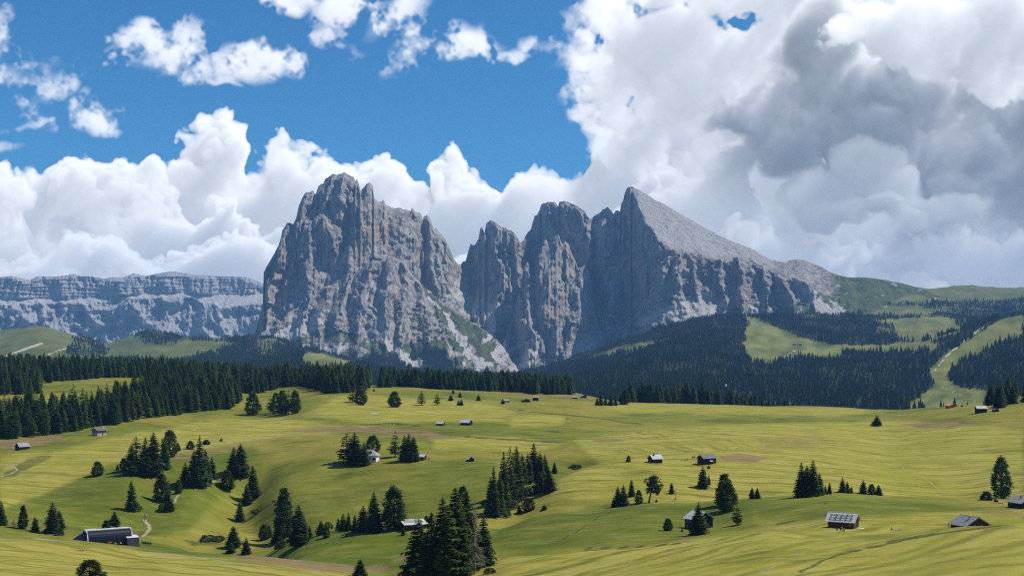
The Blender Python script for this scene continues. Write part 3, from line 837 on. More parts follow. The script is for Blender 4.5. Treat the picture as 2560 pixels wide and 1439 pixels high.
# ------------------------------------------------------------------ the rock massif: crest outline, walls, buttresses, gullies, aprons
CREST = [(540, 880), (600, 862), (630, 845), (641, 824), (646, 796), (654, 778), (659, 744), (655, 714), (656, 689), (664, 671), (680, 643), (695, 616), (703, 591), (706, 576), (719, 556), (729, 558), (734, 560), (741, 542),
         (747, 515), (758, 490), (768, 478), (774, 481), (782, 476), (787, 486), (791, 481), (796, 466), (802, 460), (807, 461), (814, 447), (823, 440), (833, 434), (843, 438), (851, 434), (860, 431), (872, 437), (885, 443), (888, 454),
         (892, 446), (897, 460), (901, 475), (906, 473), (916, 460), (923, 457), (932, 463), (934, 489), (937, 497), (946, 504), (952, 505), (958, 500), (964, 510), (973, 516), (984, 521), (998, 519), (1013, 524), (1027, 527), (1031, 519),
         (1035, 527), (1050, 533), (1055, 541), (1057, 552), (1060, 539), (1068, 537), (1074, 545), (1079, 558), (1083, 567), (1092, 573), (1102, 585), (1111, 596), (1120, 610), (1126, 628), (1135, 646), (1144, 660), (1150, 662), (1158, 653),
         (1164, 653), (1168, 637), (1174, 616), (1177, 607), (1180, 613), (1187, 613), (1197, 596), (1200, 572), (1204, 566), (1208, 575), (1211, 583), (1216, 559), (1225, 550), (1237, 555), (1250, 564), (1253, 571), (1257, 564), (1260, 572),
         (1264, 567), (1268, 574), (1278, 575), (1289, 587), (1296, 599), (1302, 605), (1307, 603), (1314, 591), (1321, 578), (1324, 577), (1328, 572), (1331, 555), (1334, 553), (1336, 539), (1342, 538), (1350, 523), (1352, 512), (1358, 508),
         (1377, 504), (1389, 507), (1396, 516), (1398, 505), (1409, 502), (1425, 507), (1445, 516), (1461, 528), (1467, 539), (1477, 548), (1482, 542), (1499, 532), (1509, 522), (1520, 518), (1528, 526), (1534, 535), (1540, 527), (1546, 525),
         (1550, 529), (1553, 510), (1558, 501), (1561, 487), (1566, 472), (1575, 465), (1590, 471), (1604, 478), (1644, 503), (1654, 507), (1663, 512), (1692, 529), (1715, 542), (1740, 556), (1767, 572), (1786, 582), (1814, 595), (1838, 606),
         (1862, 615), (1890, 626), (1909, 639), (1928, 650), (1947, 654), (1961, 656), (1975, 651), (1989, 648), (2004, 649), (2020, 654), (2039, 660), (2056, 669), (2070, 676), (2082, 683), (2103, 689), (2120, 693), (2163, 693), (2204, 698),
         (2258, 708), (2285, 716), (2315, 726), (2360, 745), (2420, 770)]
CREST_Y = [(540, 6700), (640, 7000), (700, 7250), (770, 7420), (860, 7500), (930, 7470), (1030, 7600), (1056, 7700), (1100, 7640), (1138, 7700), (1160, 7900), (1180, 8000), (1204, 7940), (1225, 7900), (1296, 7780), (1306, 7900), (1326, 8100), (1400, 7960), (1472, 7780), (1484, 7900), (1550, 7640), (1575, 7550), (1700, 7330), (1850, 7080), (1960, 6950), (2100, 6900), (2200, 7050), (2420, 7250)]
SHOULDER = [(640, 770), (700, 740), (800, 660), (900, 645), (1000, 650), (1050, 690), (1090, 760), (1120, 790), (1150, 735), (1240, 760), (1300, 830), (1330, 760), (1400, 740), (1450, 760), (1500, 800), (1600, 760), (1700, 720), (1800, 740), (1900, 730), (2000, 720), (2420, 900)]
SLAB = [(1572, 470), (1590, 505), (1605, 545), (1632, 575), (1655, 605), (1690, 630), (1740, 634), (1800, 648), (1850, 646), (1900, 662), (1960, 690), (2040, 720), (2100, 740), (2160, 740), (2300, 745)]
SCREE = [(540, 885), (640, 838), (700, 832), (770, 804), (830, 812), (880, 822), (930, 840), (1000, 848), (1060, 852), (1098, 842), (1112, 790), (1126, 752), (1140, 730), (1165, 730), (1200, 748), (1236, 768), (1256, 830), (1290, 880), (1330, 880), (1380, 895), (1420, 900), (1440, 880), (1500, 800), (1550, 820), (1600, 802), (1690, 765), (1775, 742), (1800, 770), (1860, 768), (1950, 762), (2020, 745), (2060, 700), (2100, 702), (2420, 775)]
BOTTOM = [(540, 905), (640, 890), (760, 905), (900, 935), (1280, 955), (1440, 935), (1600, 895), (1760, 850), (1920, 835), (2100, 830), (2300, 815), (2420, 800)]
MPX = 2.34   # metres per photo pixel at the massif

# buttresses: points (px, py, metres proud of the wall), slope of left and right flank
RIBS = [
    ([(719, 556, 30), (700, 640, 70), (684, 740, 80), (668, 830, 60)], 1.0, 0.9),
    ([(768, 478, 40), (745, 560, 70), (728, 660, 70), (706, 780, 70)], 1.3, 1.0),
    ([(796, 466, 40), (790, 540, 60), (782, 590, 40)], 1.6, 1.3),
    ([(833, 436, 70), (818, 490, 90), (806, 545, 60)], 1.5, 1.2),
    ([(860, 432, 105), (852, 500, 130), (846, 560, 110)], 1.4, 1.5),
    ([(885, 443, 80), (880, 500, 95), (878, 540, 80)], 1.7, 1.7),
    ([(922, 457, 120), (908, 520, 160), (893, 600, 170), (872, 690, 200), (856, 770, 220), (846, 850, 240)], 1.1, 0.95),
    ([(808, 548, 120), (832, 590, 150), (838, 640, 130)], 0.55, 0.95),
    ([(780, 556, 100), (776, 640, 140), (770, 720, 160), (752, 810, 180)], 0.9, 0.8),
    ([(960, 502, 50), (955, 570, 100), (946, 640, 140)], 1.0, 1.2),
    ([(1031, 521, 80), (1014, 580, 110), (1000, 650, 150)], 0.42, 0.8),
    ([(1068, 538, 70), (1074, 620, 75), (1088, 720, 60)], 1.2, 1.1),
    ([(1105, 590, 40), (1112, 660, 50), (1122, 740, 40)], 1.3, 1.2),
    ([(1084, 570, 50), (1094, 650, 55), (1106, 740, 40)], 1.5, 1.3),
    ([(1177, 608, 10), (1178, 680, 20), (1174, 740, 30)], 1.3, 1.2),
    ([(1204, 567, 22), (1203, 640, 35), (1200, 720, 45), (1192, 770, 45)], 1.2, 1.1),
    ([(1225, 551, 28), (1238, 640, 45), (1252, 720, 60), (1242, 790, 95)], 1.0, 1.0),
    ([(1262, 567, 18), (1268, 660, 30), (1280, 760, 50)], 1.3, 1.2),
    ([(1285, 585, 15), (1298, 680, 30), (1306, 780, 40)], 1.2, 1.2),
    ([(1345, 530, 8), (1340, 610, 16), (1332, 690, 20)], 1.5, 1.4),
    ([(1377, 505, 18), (1378, 570, 24), (1372, 640, 24)], 1.3, 1.2),
    ([(1409, 503, 20), (1412, 580, 24), (1415, 650, 24)], 1.2, 1.2),
    ([(1450, 520, 16), (1455, 600, 20), (1462, 680, 24)], 1.2, 1.2),
    ([(1497, 572, 120), (1506, 640, 160), (1512, 740, 190), (1516, 800, 200)], 1.2, 1.2),
    ([(1523, 560, 70), (1533, 640, 90), (1545, 760, 110)], 1.4, 1.4),
    ([(1546, 527, 40), (1560, 640, 60), (1575, 760, 70)], 1.5, 1.4),
    ([(1600, 560, 15), (1606, 660, 30), (1612, 780, 40)], 1.4, 1.2),
    ([(1640, 580, 20), (1648, 680, 30)], 1.4, 1.1),
    ([(1668, 640, 30), (1655, 700, 55), (1620, 780, 80)], 0.9, 0.7),
    ([(1700, 636, 25), (1705, 700, 35), (1700, 760, 30)], 1.2, 1.4),
    ([(1735, 640, 20), (1740, 720, 30)], 1.4, 1.2),
    ([(1790, 650, 20), (1800, 720, 30), (1812, 770, 30)], 1.3, 1.1),
    ([(1855, 650, 45), (1862, 720, 70), (1870, 790, 80)], 0.9, 0.9),
    ([(1905, 668, 35), (1916, 730, 50), (1925, 780, 55)], 1.0, 1.0),
    ([(1960, 700, 30), (1975, 750, 35)], 1.0, 1.0),
    ([(2000, 690, 30), (2040, 730, 60), (2070, 760, 60)], 0.9, 0.7),
    ([(2110, 700, 60), (2130, 770, 110)], 0.4, 0.5),
    ([(2180, 702, 60), (2195, 790, 120)], 0.4, 0.5),
    ([(2250, 715, 50), (2262, 790, 100)], 0.4, 0.5),
]
SPUR_RIBS = [
    ([(930, 655, 60), (912, 740, 90), (898, 850, 110)], 0.8, 0.8),
    ([(975, 640, 70), (962, 740, 100), (955, 850, 120)], 0.8, 0.9),
    ([(1010, 655, 50), (1012, 750, 80), (1003, 850, 110)], 0.9, 0.9),
    ([(1046, 700, 50), (1064, 780, 90), (1072, 850, 110)], 0.8, 0.8),
    ([(880, 690, 50), (856, 780, 90), (842, 860, 110)], 0.8, 0.8),
    ([(830, 712, 50), (806, 790, 80), (800, 840, 90)], 0.8, 0.9),
    ([(770, 748, 50), (756, 800, 70)], 0.9, 0.9),
    ([(700, 800, 40), (690, 840, 60)], 0.9, 0.9),
    ([(1098, 748, 40), (1110, 830, 90)], 0.7, 0.6),
    ([(1150, 786, 40), (1158, 850, 70)], 0.6, 0.6),
    ([(1200, 818, 40), (1205, 880, 60)], 0.6, 0.6),
]
BUTT_RIBS = [
    ([(1318, 656, 38), (1324, 720, 118), (1330, 800, 188), (1338, 870, 218)], 1.1, 1.25),
    ([(1290, 760, 50), (1275, 830, 120), (1262, 880, 140)], 0.9, 1.0),
    ([(1391, 590, 39), (1386, 650, 99), (1374, 720, 159), (1380, 800, 179), (1392, 880, 209)], 0.8, 0.75),
    ([(1362, 612, 36), (1350, 680, 106), (1346, 740, 146)], 1.0, 0.8),
    ([(1415, 620, 36), (1425, 690, 96)], 0.9, 1.2),
    ([(1463, 662, 44), (1450, 730, 114), (1438, 800, 174), (1424, 885, 224)], 0.75, 0.85),
]
SPUR_CREST = [(600, 880), (630, 848), (660, 832), (700, 800), (735, 768), (770, 745), (800, 722), (830, 710), (856, 700), (880, 688), (905, 668), (930, 655), (952, 650), (975, 640), (992, 646), (1010, 655), (1028, 680), (1045, 700), (1066, 722), (1090, 740), (1140, 780), (1190, 812), (1240, 845), (1270, 885), (1310, 945)]
SPUR_Y = [(600, 6550), (700, 6780), (770, 6880), (880, 6930), (975, 6960), (1045, 6940), (1140, 6900), (1240, 6850), (1310, 6760)]
SPUR_SCREE = [(600, 885), (640, 846), (700, 836), (770, 808), (830, 816), (880, 828), (930, 846), (1000, 854), (1060, 860), (1098, 852), (1125, 862), (1160, 880), (1240, 900), (1310, 960)]
BUTT_CREST = [(1222, 930), (1240, 900), (1262, 850), (1278, 800), (1290, 760), (1302, 712), (1310, 668), (1318, 656), (1326, 660), (1332, 674), (1341, 652), (1350, 622), (1358, 604), (1366, 600), (1372, 616), (1380, 606), (1386, 592), (1396, 588), (1402, 604), (1407, 612), (1413, 600), (1421, 610), (1428, 632), (1438, 652), (1446, 668), (1454, 662), (1463, 658), (1472, 676), (1480, 716), (1487, 770), (1496, 815), (1512, 850), (1534, 890)]
BUTT_Y = [(1222, 7000), (1262, 7250), (1312, 7450), (1390, 7500), (1462, 7420), (1490, 7330), (1534, 7100)]
BUTT_SCREE = [(1222, 935), (1245, 905), (1262, 880), (1300, 885), (1330, 870), (1380, 896), (1420, 905), (1440, 885), (1490, 830), (1534, 900)]
FLAT = [(500, 2000), (2500, 2000)]
SCREE_LINES = [([(772, 800), (740, 818), (700, 836), (672, 842)], 7, 15), ([(785, 780), (760, 805)], 4, 8), ([(930, 770), (942, 790), (958, 826), (978, 866), (1010, 892), (1052, 916)], 3.5, 8),
               ([(1114, 782), (1136, 822), (1160, 860), (1180, 890), (1206, 914)], 4, 12), ([(935, 700), (925, 730), (918, 760)], 3, 4), ([(1140, 735), (1160, 762), (1200, 790), (1245, 800)], 8, 8),
               ([(1160, 700), (1150, 745), (1190, 775), (1260, 775)], 14, 10), ([(1338, 862), (1320, 890), (1292, 925)], 6, 17), ([(1240, 905), (1290, 865), (1335, 855)], 3, 3), ([(1500, 806), (1470, 850), (1440, 885)], 8, 20),
               ([(1536, 812), (1500, 842), (1470, 868)], 5, 8), ([(1600, 806), (1690, 770), (1770, 742)], 7, 12), ([(1700, 775), (1720, 800)], 9, 12), ([(1776, 735), (1786, 765), (1770, 795)], 4, 4),
               ([(1812, 775), (1796, 790)], 3, 6), ([(1980, 690), (2002, 716), (2030, 745), (2060, 770), (2094, 786)], 4, 15), ([(700, 862), (740, 870), (800, 876), (860, 868)], 6, 7), ([(1262, 850), (1240, 890)], 5, 8),
               ([(1250, 800), (1238, 826), (1215, 850)], 3, 4), ([(1068, 740), (1100, 770)], 2, 3), ([(1880, 765), (1900, 775)], 4, 4)]


def relief(name, label, x0, x1, nx, ny, CREST, CREST_Y, SCREE, SHOULDER, RIBS, layer):
    """a mountain body: crest outline, depth of the crest, walls, ledges and aprons below it"""
    px = np.linspace(x0, x1, nx)
    cr = np.array(CREST, float)
    crest = np.interp(px, cr[:, 0], cr[:, 1])
    rocky = np.interp(px, [540, 640, 660, 1980, 2060, 2110], [0, .3, 1, 1, .7, .2])
    crest = crest + rocky * (2.0 * perlin(px / 7, px * 0, 31) + 1.6 * np.abs(perlin(px / 3.1, px * 0, 32)) - .5) * np.interp(px, [1560, 1580, 1980, 2000], [1, .7, .7, .8])
    if layer:
        crest = crest + 5 * fbm(px / 22, px * 0, 3, 33) * np.interp(px, [x0, x0 + 30, x1 - 30, x1], [0, 1, 1, 0])
    back = layer == 0
    crest_s = blur(crest, 9.0, 0)
    crest_s = np.where(px > 1578, crest_s, blur(crest, 2.0, 0))
    ip = lambda t: np.interp(px, [q[0] for q in t], [q[1] for q in t])
    bot = ip(BOTTOM)
    v = np.linspace(0, 1, ny)[:, None] ** 1.02
    PY = crest[None] + v * (bot - crest)[None]
    PX = np.repeat(px[None], ny, 0)
    scree = ip(SCREE)
    slabl = np.where((px > 1571) & back, ip(SLAB), crest)
    slabl = np.maximum(slabl, crest)
    wob = 7 * fbm(PX / 40, PY / 40, 3, 41)
    sl = slabl[None] + back * wob * np.clip((px - 1571) / 20, 0, 1)[None]
    scl = np.maximum(scree[None] + 8 * fbm(PX / 30, PY / 30, 3, 43), sl + 2)
    shl = np.clip(ip(SHOULDER)[None] + 18 * fbm(PX / 50, PY * 0, 2, 45), sl + 4, scl)
    a = np.clip(np.minimum(PY, sl) - crest_s[None], -6, None)
    c = np.clip(PY - scl, 0, None)
    b = np.clip(PY - crest_s[None] - a - c, 0, None)
    b2 = np.clip(np.minimum(PY, scl) - shl, 0, None)
    slabcot = np.interp(px, [1571, 1640, 2000, 2110, 2400], [1.9, 2.1, 2.0, 1.7, 1.7])[None]
    cot = np.interp(px, [640, 1000, 1150, 1350, 1550, 1950, 2120], [.45, .55, .6, .42, .36, .45, 1.5])[None] if back else np.interp(px, [640, 1045, 1100, 1300], [.95, 1.0, 1.35, 1.4])[None] if layer == 1 else np.full((1, nx), .5)
    PXW = PX + 9 * fbm(PX / 60, PY / 40, 3, 46) * np.clip((PY - crest[None]) / 40, 0, 1)
    Y = np.interp(PXW, [q[0] for q in CREST_Y], [q[1] for q in CREST_Y]) - MPX * (a * slabcot + (b - b2) * cot + b2 * np.interp(px, [640, 700, 1000, 1250, 1500, 1950, 2100], [.8, .95, 1.0, .8, .7, .75, 1.5])[None] + c * (1.6, 1.6, 2.3)[layer])
    rock = np.clip(b / 6, 0, 1) * np.clip(1 - c / 10, 0, 1)
    slab = np.clip((sl - PY) / 8, 0, 1) * (px > 1571)[None] * back * np.interp(px, [1900, 1980, 2060], [1, .45, .2])[None]
    apron = np.clip(c / 8, 0, 1)
    grassy = np.interp(px, [1925, 1985, 2060, 2120], [0, .34, .55, 1])[None] * (.7 + .5 * (px > 2100))
    st = np.zeros_like(PY)
    nzl = 1 + .9 * fbm(PX / 14, PY / 14, 3, 81)
    for pts, w0, w1 in SCREE_LINES:
        d, pos = seg_dist(PX + 4 * perlin(PX / 15, PY / 15, 83), PY + 3 * perlin(PX / 12, PY / 12, 84), pts)
        w = (w0 + (w1 - w0) * pos) * 1.25 * np.clip(nzl, .45, 2)
        st = np.maximum(st, np.clip(1.25 - d / w, 0, 1) * 1.0)
    st = np.clip(st * 1.9, 0, 1)
    fan = apron * np.interp(px, [640, 700, 830, 900, 1100, 1120, 1250, 1300, 1420, 1440, 1560, 1600, 1800, 1850], [.7, .8, .5, .1, .1, .55, .5, .5, .5, .85, .85, .8, .7, .1])[None] * np.clip(1 - c / np.interp(px, [640, 1100, 1130, 1250, 1300, 1500, 1600, 1800], [18, 20, 60, 60, 30, 60, 40, 30])[None], 0, 1)
    st = np.maximum(st, np.clip(fan * (.75 + .9 * fbm(PX / 16, PY / 30, 3, 82)) * 1.3, 0, 1))
    nq = 7 * fbm(PX / 18, PY / 18, 3, 95)
    for poly, k in (([(686, 842), (740, 816), (775, 790), (800, 776), (818, 798), (784, 830), (735, 850), (690, 852)], 1.), ([(1118, 738), (1142, 700), (1165, 690), (1178, 738), (1230, 758), (1292, 762), (1274, 800), (1254, 830), (1228, 846), (1196, 806), (1150, 776)], 1.0 * back),
                    ([(1338, 855), (1358, 868), (1346, 892), (1322, 918), (1290, 934), (1262, 934), (1300, 895)], 1.), ([(1500, 800), (1560, 812), (1540, 830), (1482, 872), (1428, 898), (1446, 864)], 1.),
                    ([(1590, 808), (1690, 766), (1770, 738), (1800, 768), (1770, 800), (1700, 806), (1640, 802)], .85), ([(1180, 770), (1260, 775), (1235, 815)], .6 * back), ([(700, 856), (800, 850), (900, 866), (850, 880), (740, 880)], .45), ([(1250, 860), (1292, 876), (1262, 905), (1236, 905)], .7)):
        st = np.maximum(st, k * poly_mask(PX + nq, PY + nq * .6, poly, 6) * np.clip(.85 + .5 * fbm(PX / 9, PY / 20, 3, 96), .3, 1))
    grass = apron * np.clip(.62 + 1.0 * fbm(PX / 22, PY / 30, 4, 85), 0, 1)
    grass = np.maximum(grass, grassy * np.clip(1.0 + .7 * fbm(PX / 30, PY / 18, 4, 87), 0, 1))
    mid = np.interp(px, [1800, 1840, 2060], [0, .45, .55])[None] * np.clip(fbm(PX / 16, PY / 9, 4, 88) * 1.6, 0, 1) * (1 - apron)
    low = (layer == 1) * np.interp(px, [900, 1000, 1200, 1260], [0, .8, .9, 0])[None] * np.clip((PY - 730) / 60, 0, 1) * np.clip(.25 + 1.5 * fbm(PX / 14, PY / 16, 4, 89), 0, 1)
    spur = (layer == 1) * poly_mask(PX, PY, [(1050, 706), (1092, 745), (1135, 777), (1185, 808), (1235, 842), (1248, 872), (1228, 930), (880, 930), (930, 862), (1010, 856), (1095, 850), (1140, 850), (1104, 800), (1080, 768)], 10) * np.clip(.95 + .7 * fbm(PX / 12, PY / 14, 3, 90), 0, 1)
    grass = np.clip(np.maximum(np.maximum(np.maximum(grass, mid), low), spur) - st, 0, 1)
    soft = 1 - .9 * np.clip(np.maximum(st, grass), 0, 1)
    # warped coordinates so ribs and gullies wander
    wx = 15 * fbm(PX / 70, PY / 110, 3, 51) + 4.5 * fbm(PX / 16, PY / 22, 2, 55)
    wy = 9 * fbm(PX / 60, PY / 60, 2, 57)
    QX, QY = PX + wx, PY + wy
    off = np.zeros_like(Y)
    QYr = np.minimum(QY, scl + .35 * np.clip(QY - scl, 0, None))
    for pts, sL, sR in RIBS:
        p = np.array(pts, float)
        rx = np.interp(QYr, p[:, 1], p[:, 0])
        pr = np.interp(QYr, p[:, 1], p[:, 2])
        d = (QX - rx) * MPX
        o = pr - np.where(d < 0, -d * sL, d * sR)
        o -= np.clip(p[0, 1] - (26 if p[0, 1] - np.interp(p[0, 0], cr[:, 0], cr[:, 1]) < 12 else 0) - QYr, 0, None) * MPX * 1.6
        o -= np.clip(QYr - p[-1, 1], 0, None) * MPX * .4
        off = np.maximum(off, o * (1.35, 1.2, 1.5)[layer])
    off = off * np.clip(1 - c / 260, 0, 1) * (1 - .92 * slab)
    # finer ribs and cracks on the walls
    RX, RY = QX * .8 + QY * .6, QY * .8 - QX * .6
    SX, SY = QX * .82 - QY * .57, QY * .82 + QX * .57
    calm = np.clip(.55 + 1.1 * fbm(QX / 60, QY / 80, 2, 60), .12, 1.15)
    calm = calm * np.interp(px, [1140, 1160, 1290, 1310, 1470, 1500, 1560, 1950, 2000], [1, .55, .55, 1, 1, .5, .5, .62, .8])[None]
    rel = (9 * ridged(QX / 30, QY / 120, 61) + calm * (15 * ridged(RX / 22, RY / 52, 62) + 14 * ridged(SX / 19, SY / 48, 63)
           + 7.5 * ridged(QX / 8.5, QY / 30, 65) + 5 * ridged(RX / 6, RY / 13, 66) + 4.4 * ridged(SX / 4, SY / 8, 67) + 2.6 * perlin(QX / 2.2, QY / 2.4, 68)))
    led = 5 * perlin(QX / 40, QY / 10, 69) + 2.5 * perlin(QX / 18, QY / 4, 70)
    off2 = off + rock * (rel + led) * (1 - .75 * grassy) * soft
    u_, v_ = QX * .86 + QY * .5, QY * .86 - QX * .5
    off2 += slab * (5 * ridged(u_ / 90, v_ / 17, 71) + 9 * perlin(u_ / 44, v_ / 30, 76) + 4 * ridged(u_ / 26, v_ / 9, 77) + 1.4 * perlin(QX / 5, QY / 3, 72) + 8 * perlin(QX / 46, QY / 24, 74))
    off2 += apron * (7 * fbm(PX / 26, PY / 40, 3, 73) + 3 * perlin(PX / 4, PY / 4, 75))
    off2 *= np.clip(v * 40, .15, 1)
    Y = Y - off2
    # back side of the crest: falls away behind
    nb = 6
    bk = np.arange(nb, 0, -1)[:, None]
    PYb = crest[None] + bk * 9.0
    Yb = Y[:1] + bk * 60.0
    PYa = np.concatenate([PYb, PY], 0)
    Ya = np.concatenate([Yb, Y], 0)
    PXa = np.repeat(px[None], ny + nb, 0)
    verts = np.stack([(PXa - 1280) / F * Ya, Ya, (920 - PYa) / F * Ya], -1)
    # surface attributes
    pad = lambda m: np.concatenate([np.repeat(m[:1], nb, 0), m], 0)
    warm = np.clip(.55 * fbm(PX / 40, PY / 70, 3, 91) - .05, 0, 1)
    for (cx, cy, rx, ry, s) in ((905, 570, 60, 70, .9), (950, 570, 50, 60, .8), (850, 560, 30, 60, .5), (700, 680, 25, 90, .7), (1385, 760, 30, 60, .6), (1180, 740, 20, 40, .6), (1680, 620, 20, 50, .5), (1750, 690, 40, 60, .4), (1855, 740, 20, 50, .6), (1050, 830, 60, 30, .45)):
        warm = np.maximum(warm, s * np.clip(1.2 - np.hypot((PX - cx) / rx, (PY - cy) / ry), 0, 1) * (.6 + .8 * fbm(PX / 12, PY / 40, 3, 92)))
    o = mesh_obj(name, verts.reshape(-1, 3), grid_faces(ny + nb, nx)[:, ::-1], MAT['rock'], smooth=True,
                 attrs={'scree': pad(st), 'grass': pad(grass), 'warm': pad(np.clip(warm, 0, 1)), 'slab': pad(slab)})
    tag(o, label, kind='structure')
    return px, PY, Y, apron, st, o


def build_massif():
    return [relief('mountain', 'jagged grey limestone massif with twin peaks and a tilted slab', 548, 2410, 1040, 280, CREST, CREST_Y, SCREE, SHOULDER, RIBS, 0),
            relief('mountain_spur', 'broken lower spur with grassy right flank below the left peak', 604, 1306, 430, 150, SPUR_CREST, SPUR_Y, SPUR_SCREE, FLAT, SPUR_RIBS, 1),
            relief('mountain_buttress', 'sunlit front buttress with pillars below the middle peaks', 1226, 1530, 230, 180, BUTT_CREST, BUTT_Y, BUTT_SCREE, FLAT, BUTT_RIBS, 2)]


FAR_CREST = [(-220, 690), (0, 692), (31, 689), (56, 696), (76, 699), (93, 690), (129, 690), (163, 688), (183, 684), (197, 689), (230, 690), (261, 696), (281, 692), (309, 693), (335, 682), (363, 689), (391, 684), (422, 678), (444, 679), (478, 685),
             (520, 688), (562, 690), (613, 691), (636, 699), (658, 709), (700, 735), (760, 790)]


def build_plateau():
    nx, ny = 560, 150
    px = np.linspace(-220, 740, nx)
    m = 3.95
    crest = np.interp(px, *np.array(FAR_CREST, float).T) + .9 * perlin(px / 5, px * 0, 101) + 1.0 * np.abs(perlin(px / 13, px * 0, 102))
    v = np.linspace(0, 1, ny)[:, None]
    PY = crest[None] + v * (905 - crest)[None]
    PX = np.repeat(px[None], ny, 0)
    led = np.interp(px, [-220, 53, 140, 214, 281, 309, 450, 515, 658, 760], [742, 744, 748, 745, 742, 735, 729, 736, 730, 780])[None] + 4 * fbm(PX / 30, PY / 30, 2, 103)
    led2 = led + np.interp(px, [-220, 60, 240, 320, 480, 560, 660], [10, 12, 10, 8, 11, 30, 24])[None] + 5 * fbm(PX / 22, PY * 0, 3, 104)
    a = np.clip(np.minimum(PY, led) - crest[None], 0, None)
    b = np.clip(np.minimum(PY, led2) - led, 0, None)
    c = np.clip(PY - led2, 0, None)
    wx = 9 * fbm(PX / 40, PY / 60, 3, 105)
    QX = PX + wx
    Y = 12900 + (PX - 300) * m * .42 - m * (a * .35 + b * 2.4 + c * .55)
    pil = 150 * np.clip(perlin(QX / 85, PY / 160, 106), -.3, 1) + 60 * ridged(QX / 47, PY / 120, 118) * np.clip(.4 + fbm(QX / 90, PY / 90, 2, 119), 0, 1) + 34 * ridged(QX / 17, PY / 50, 107) + 22 * ridged(QX / 9, PY / 30, 108) + 9 * ridged(QX / 4, PY / 9, 109)
    band = 15 * np.sign(perlin(PX / 90, PY / 5.2, 110)) * np.abs(perlin(PX / 90, PY / 5.2, 110)) ** .5
    up = np.clip(1 - b / 3, 0, 1) * np.clip(1 - c, 0, 1)
    lowr = np.clip(c / 4, 0, 1)
    low = 190 * fbm((QX + PY * .35) / 80, PY / 70, 3, 111) + 80 * ridged((QX - PY * .4) / 44, (PY + QX * .3) / 60, 112) + 30 * ridged(QX / 12, PY / 18, 113) + 12 * ridged(QX / 5, PY / 6, 114)
    off = up * (pil * .8 + band) + lowr * low + (1 - up) * (1 - lowr) * 14 * perlin(PX / 9, PY / 4, 115)
    Y = Y - off * np.clip(v * 25, .1, 1)
    nb = 4
    bk = np.arange(nb, 0, -1)[:, None]
    PYa = np.concatenate([crest[None] + bk * 4.0, PY], 0)
    Ya = np.concatenate([Y[:1] + bk * 250.0, Y], 0)
    PXa = np.repeat(px[None], ny + nb, 0)
    verts = np.stack([(PXa - 1280) / F * Ya, Ya, (920 - PYa) / F * Ya], -1)
    pad = lambda q: np.concatenate([np.repeat(q[:1], nb, 0), q], 0)
    sc_ = np.clip((b > .5) * np.clip(1 - c / 6, 0, 1) * 1.0 + np.clip(1.1 * fbm(PX / 36, PY / 16, 4, 116) - .12, 0, 1) * lowr, 0, 1)
    o = mesh_obj('plateau_mountain', verts.reshape(-1, 3), grid_faces(ny + nb, nx)[:, ::-1], MAT['rock'],
                 attrs={'scree': pad(sc_), 'grass': pad(sc_ * 0), 'warm': pad(np.clip(.3 * fbm(PX / 20, PY / 40, 2, 117), 0, .4)), 'slab': pad(sc_ * 0 + .75)})
    tag(o, 'pale banded plateau mountain far behind the green hills at left', kind='structure')


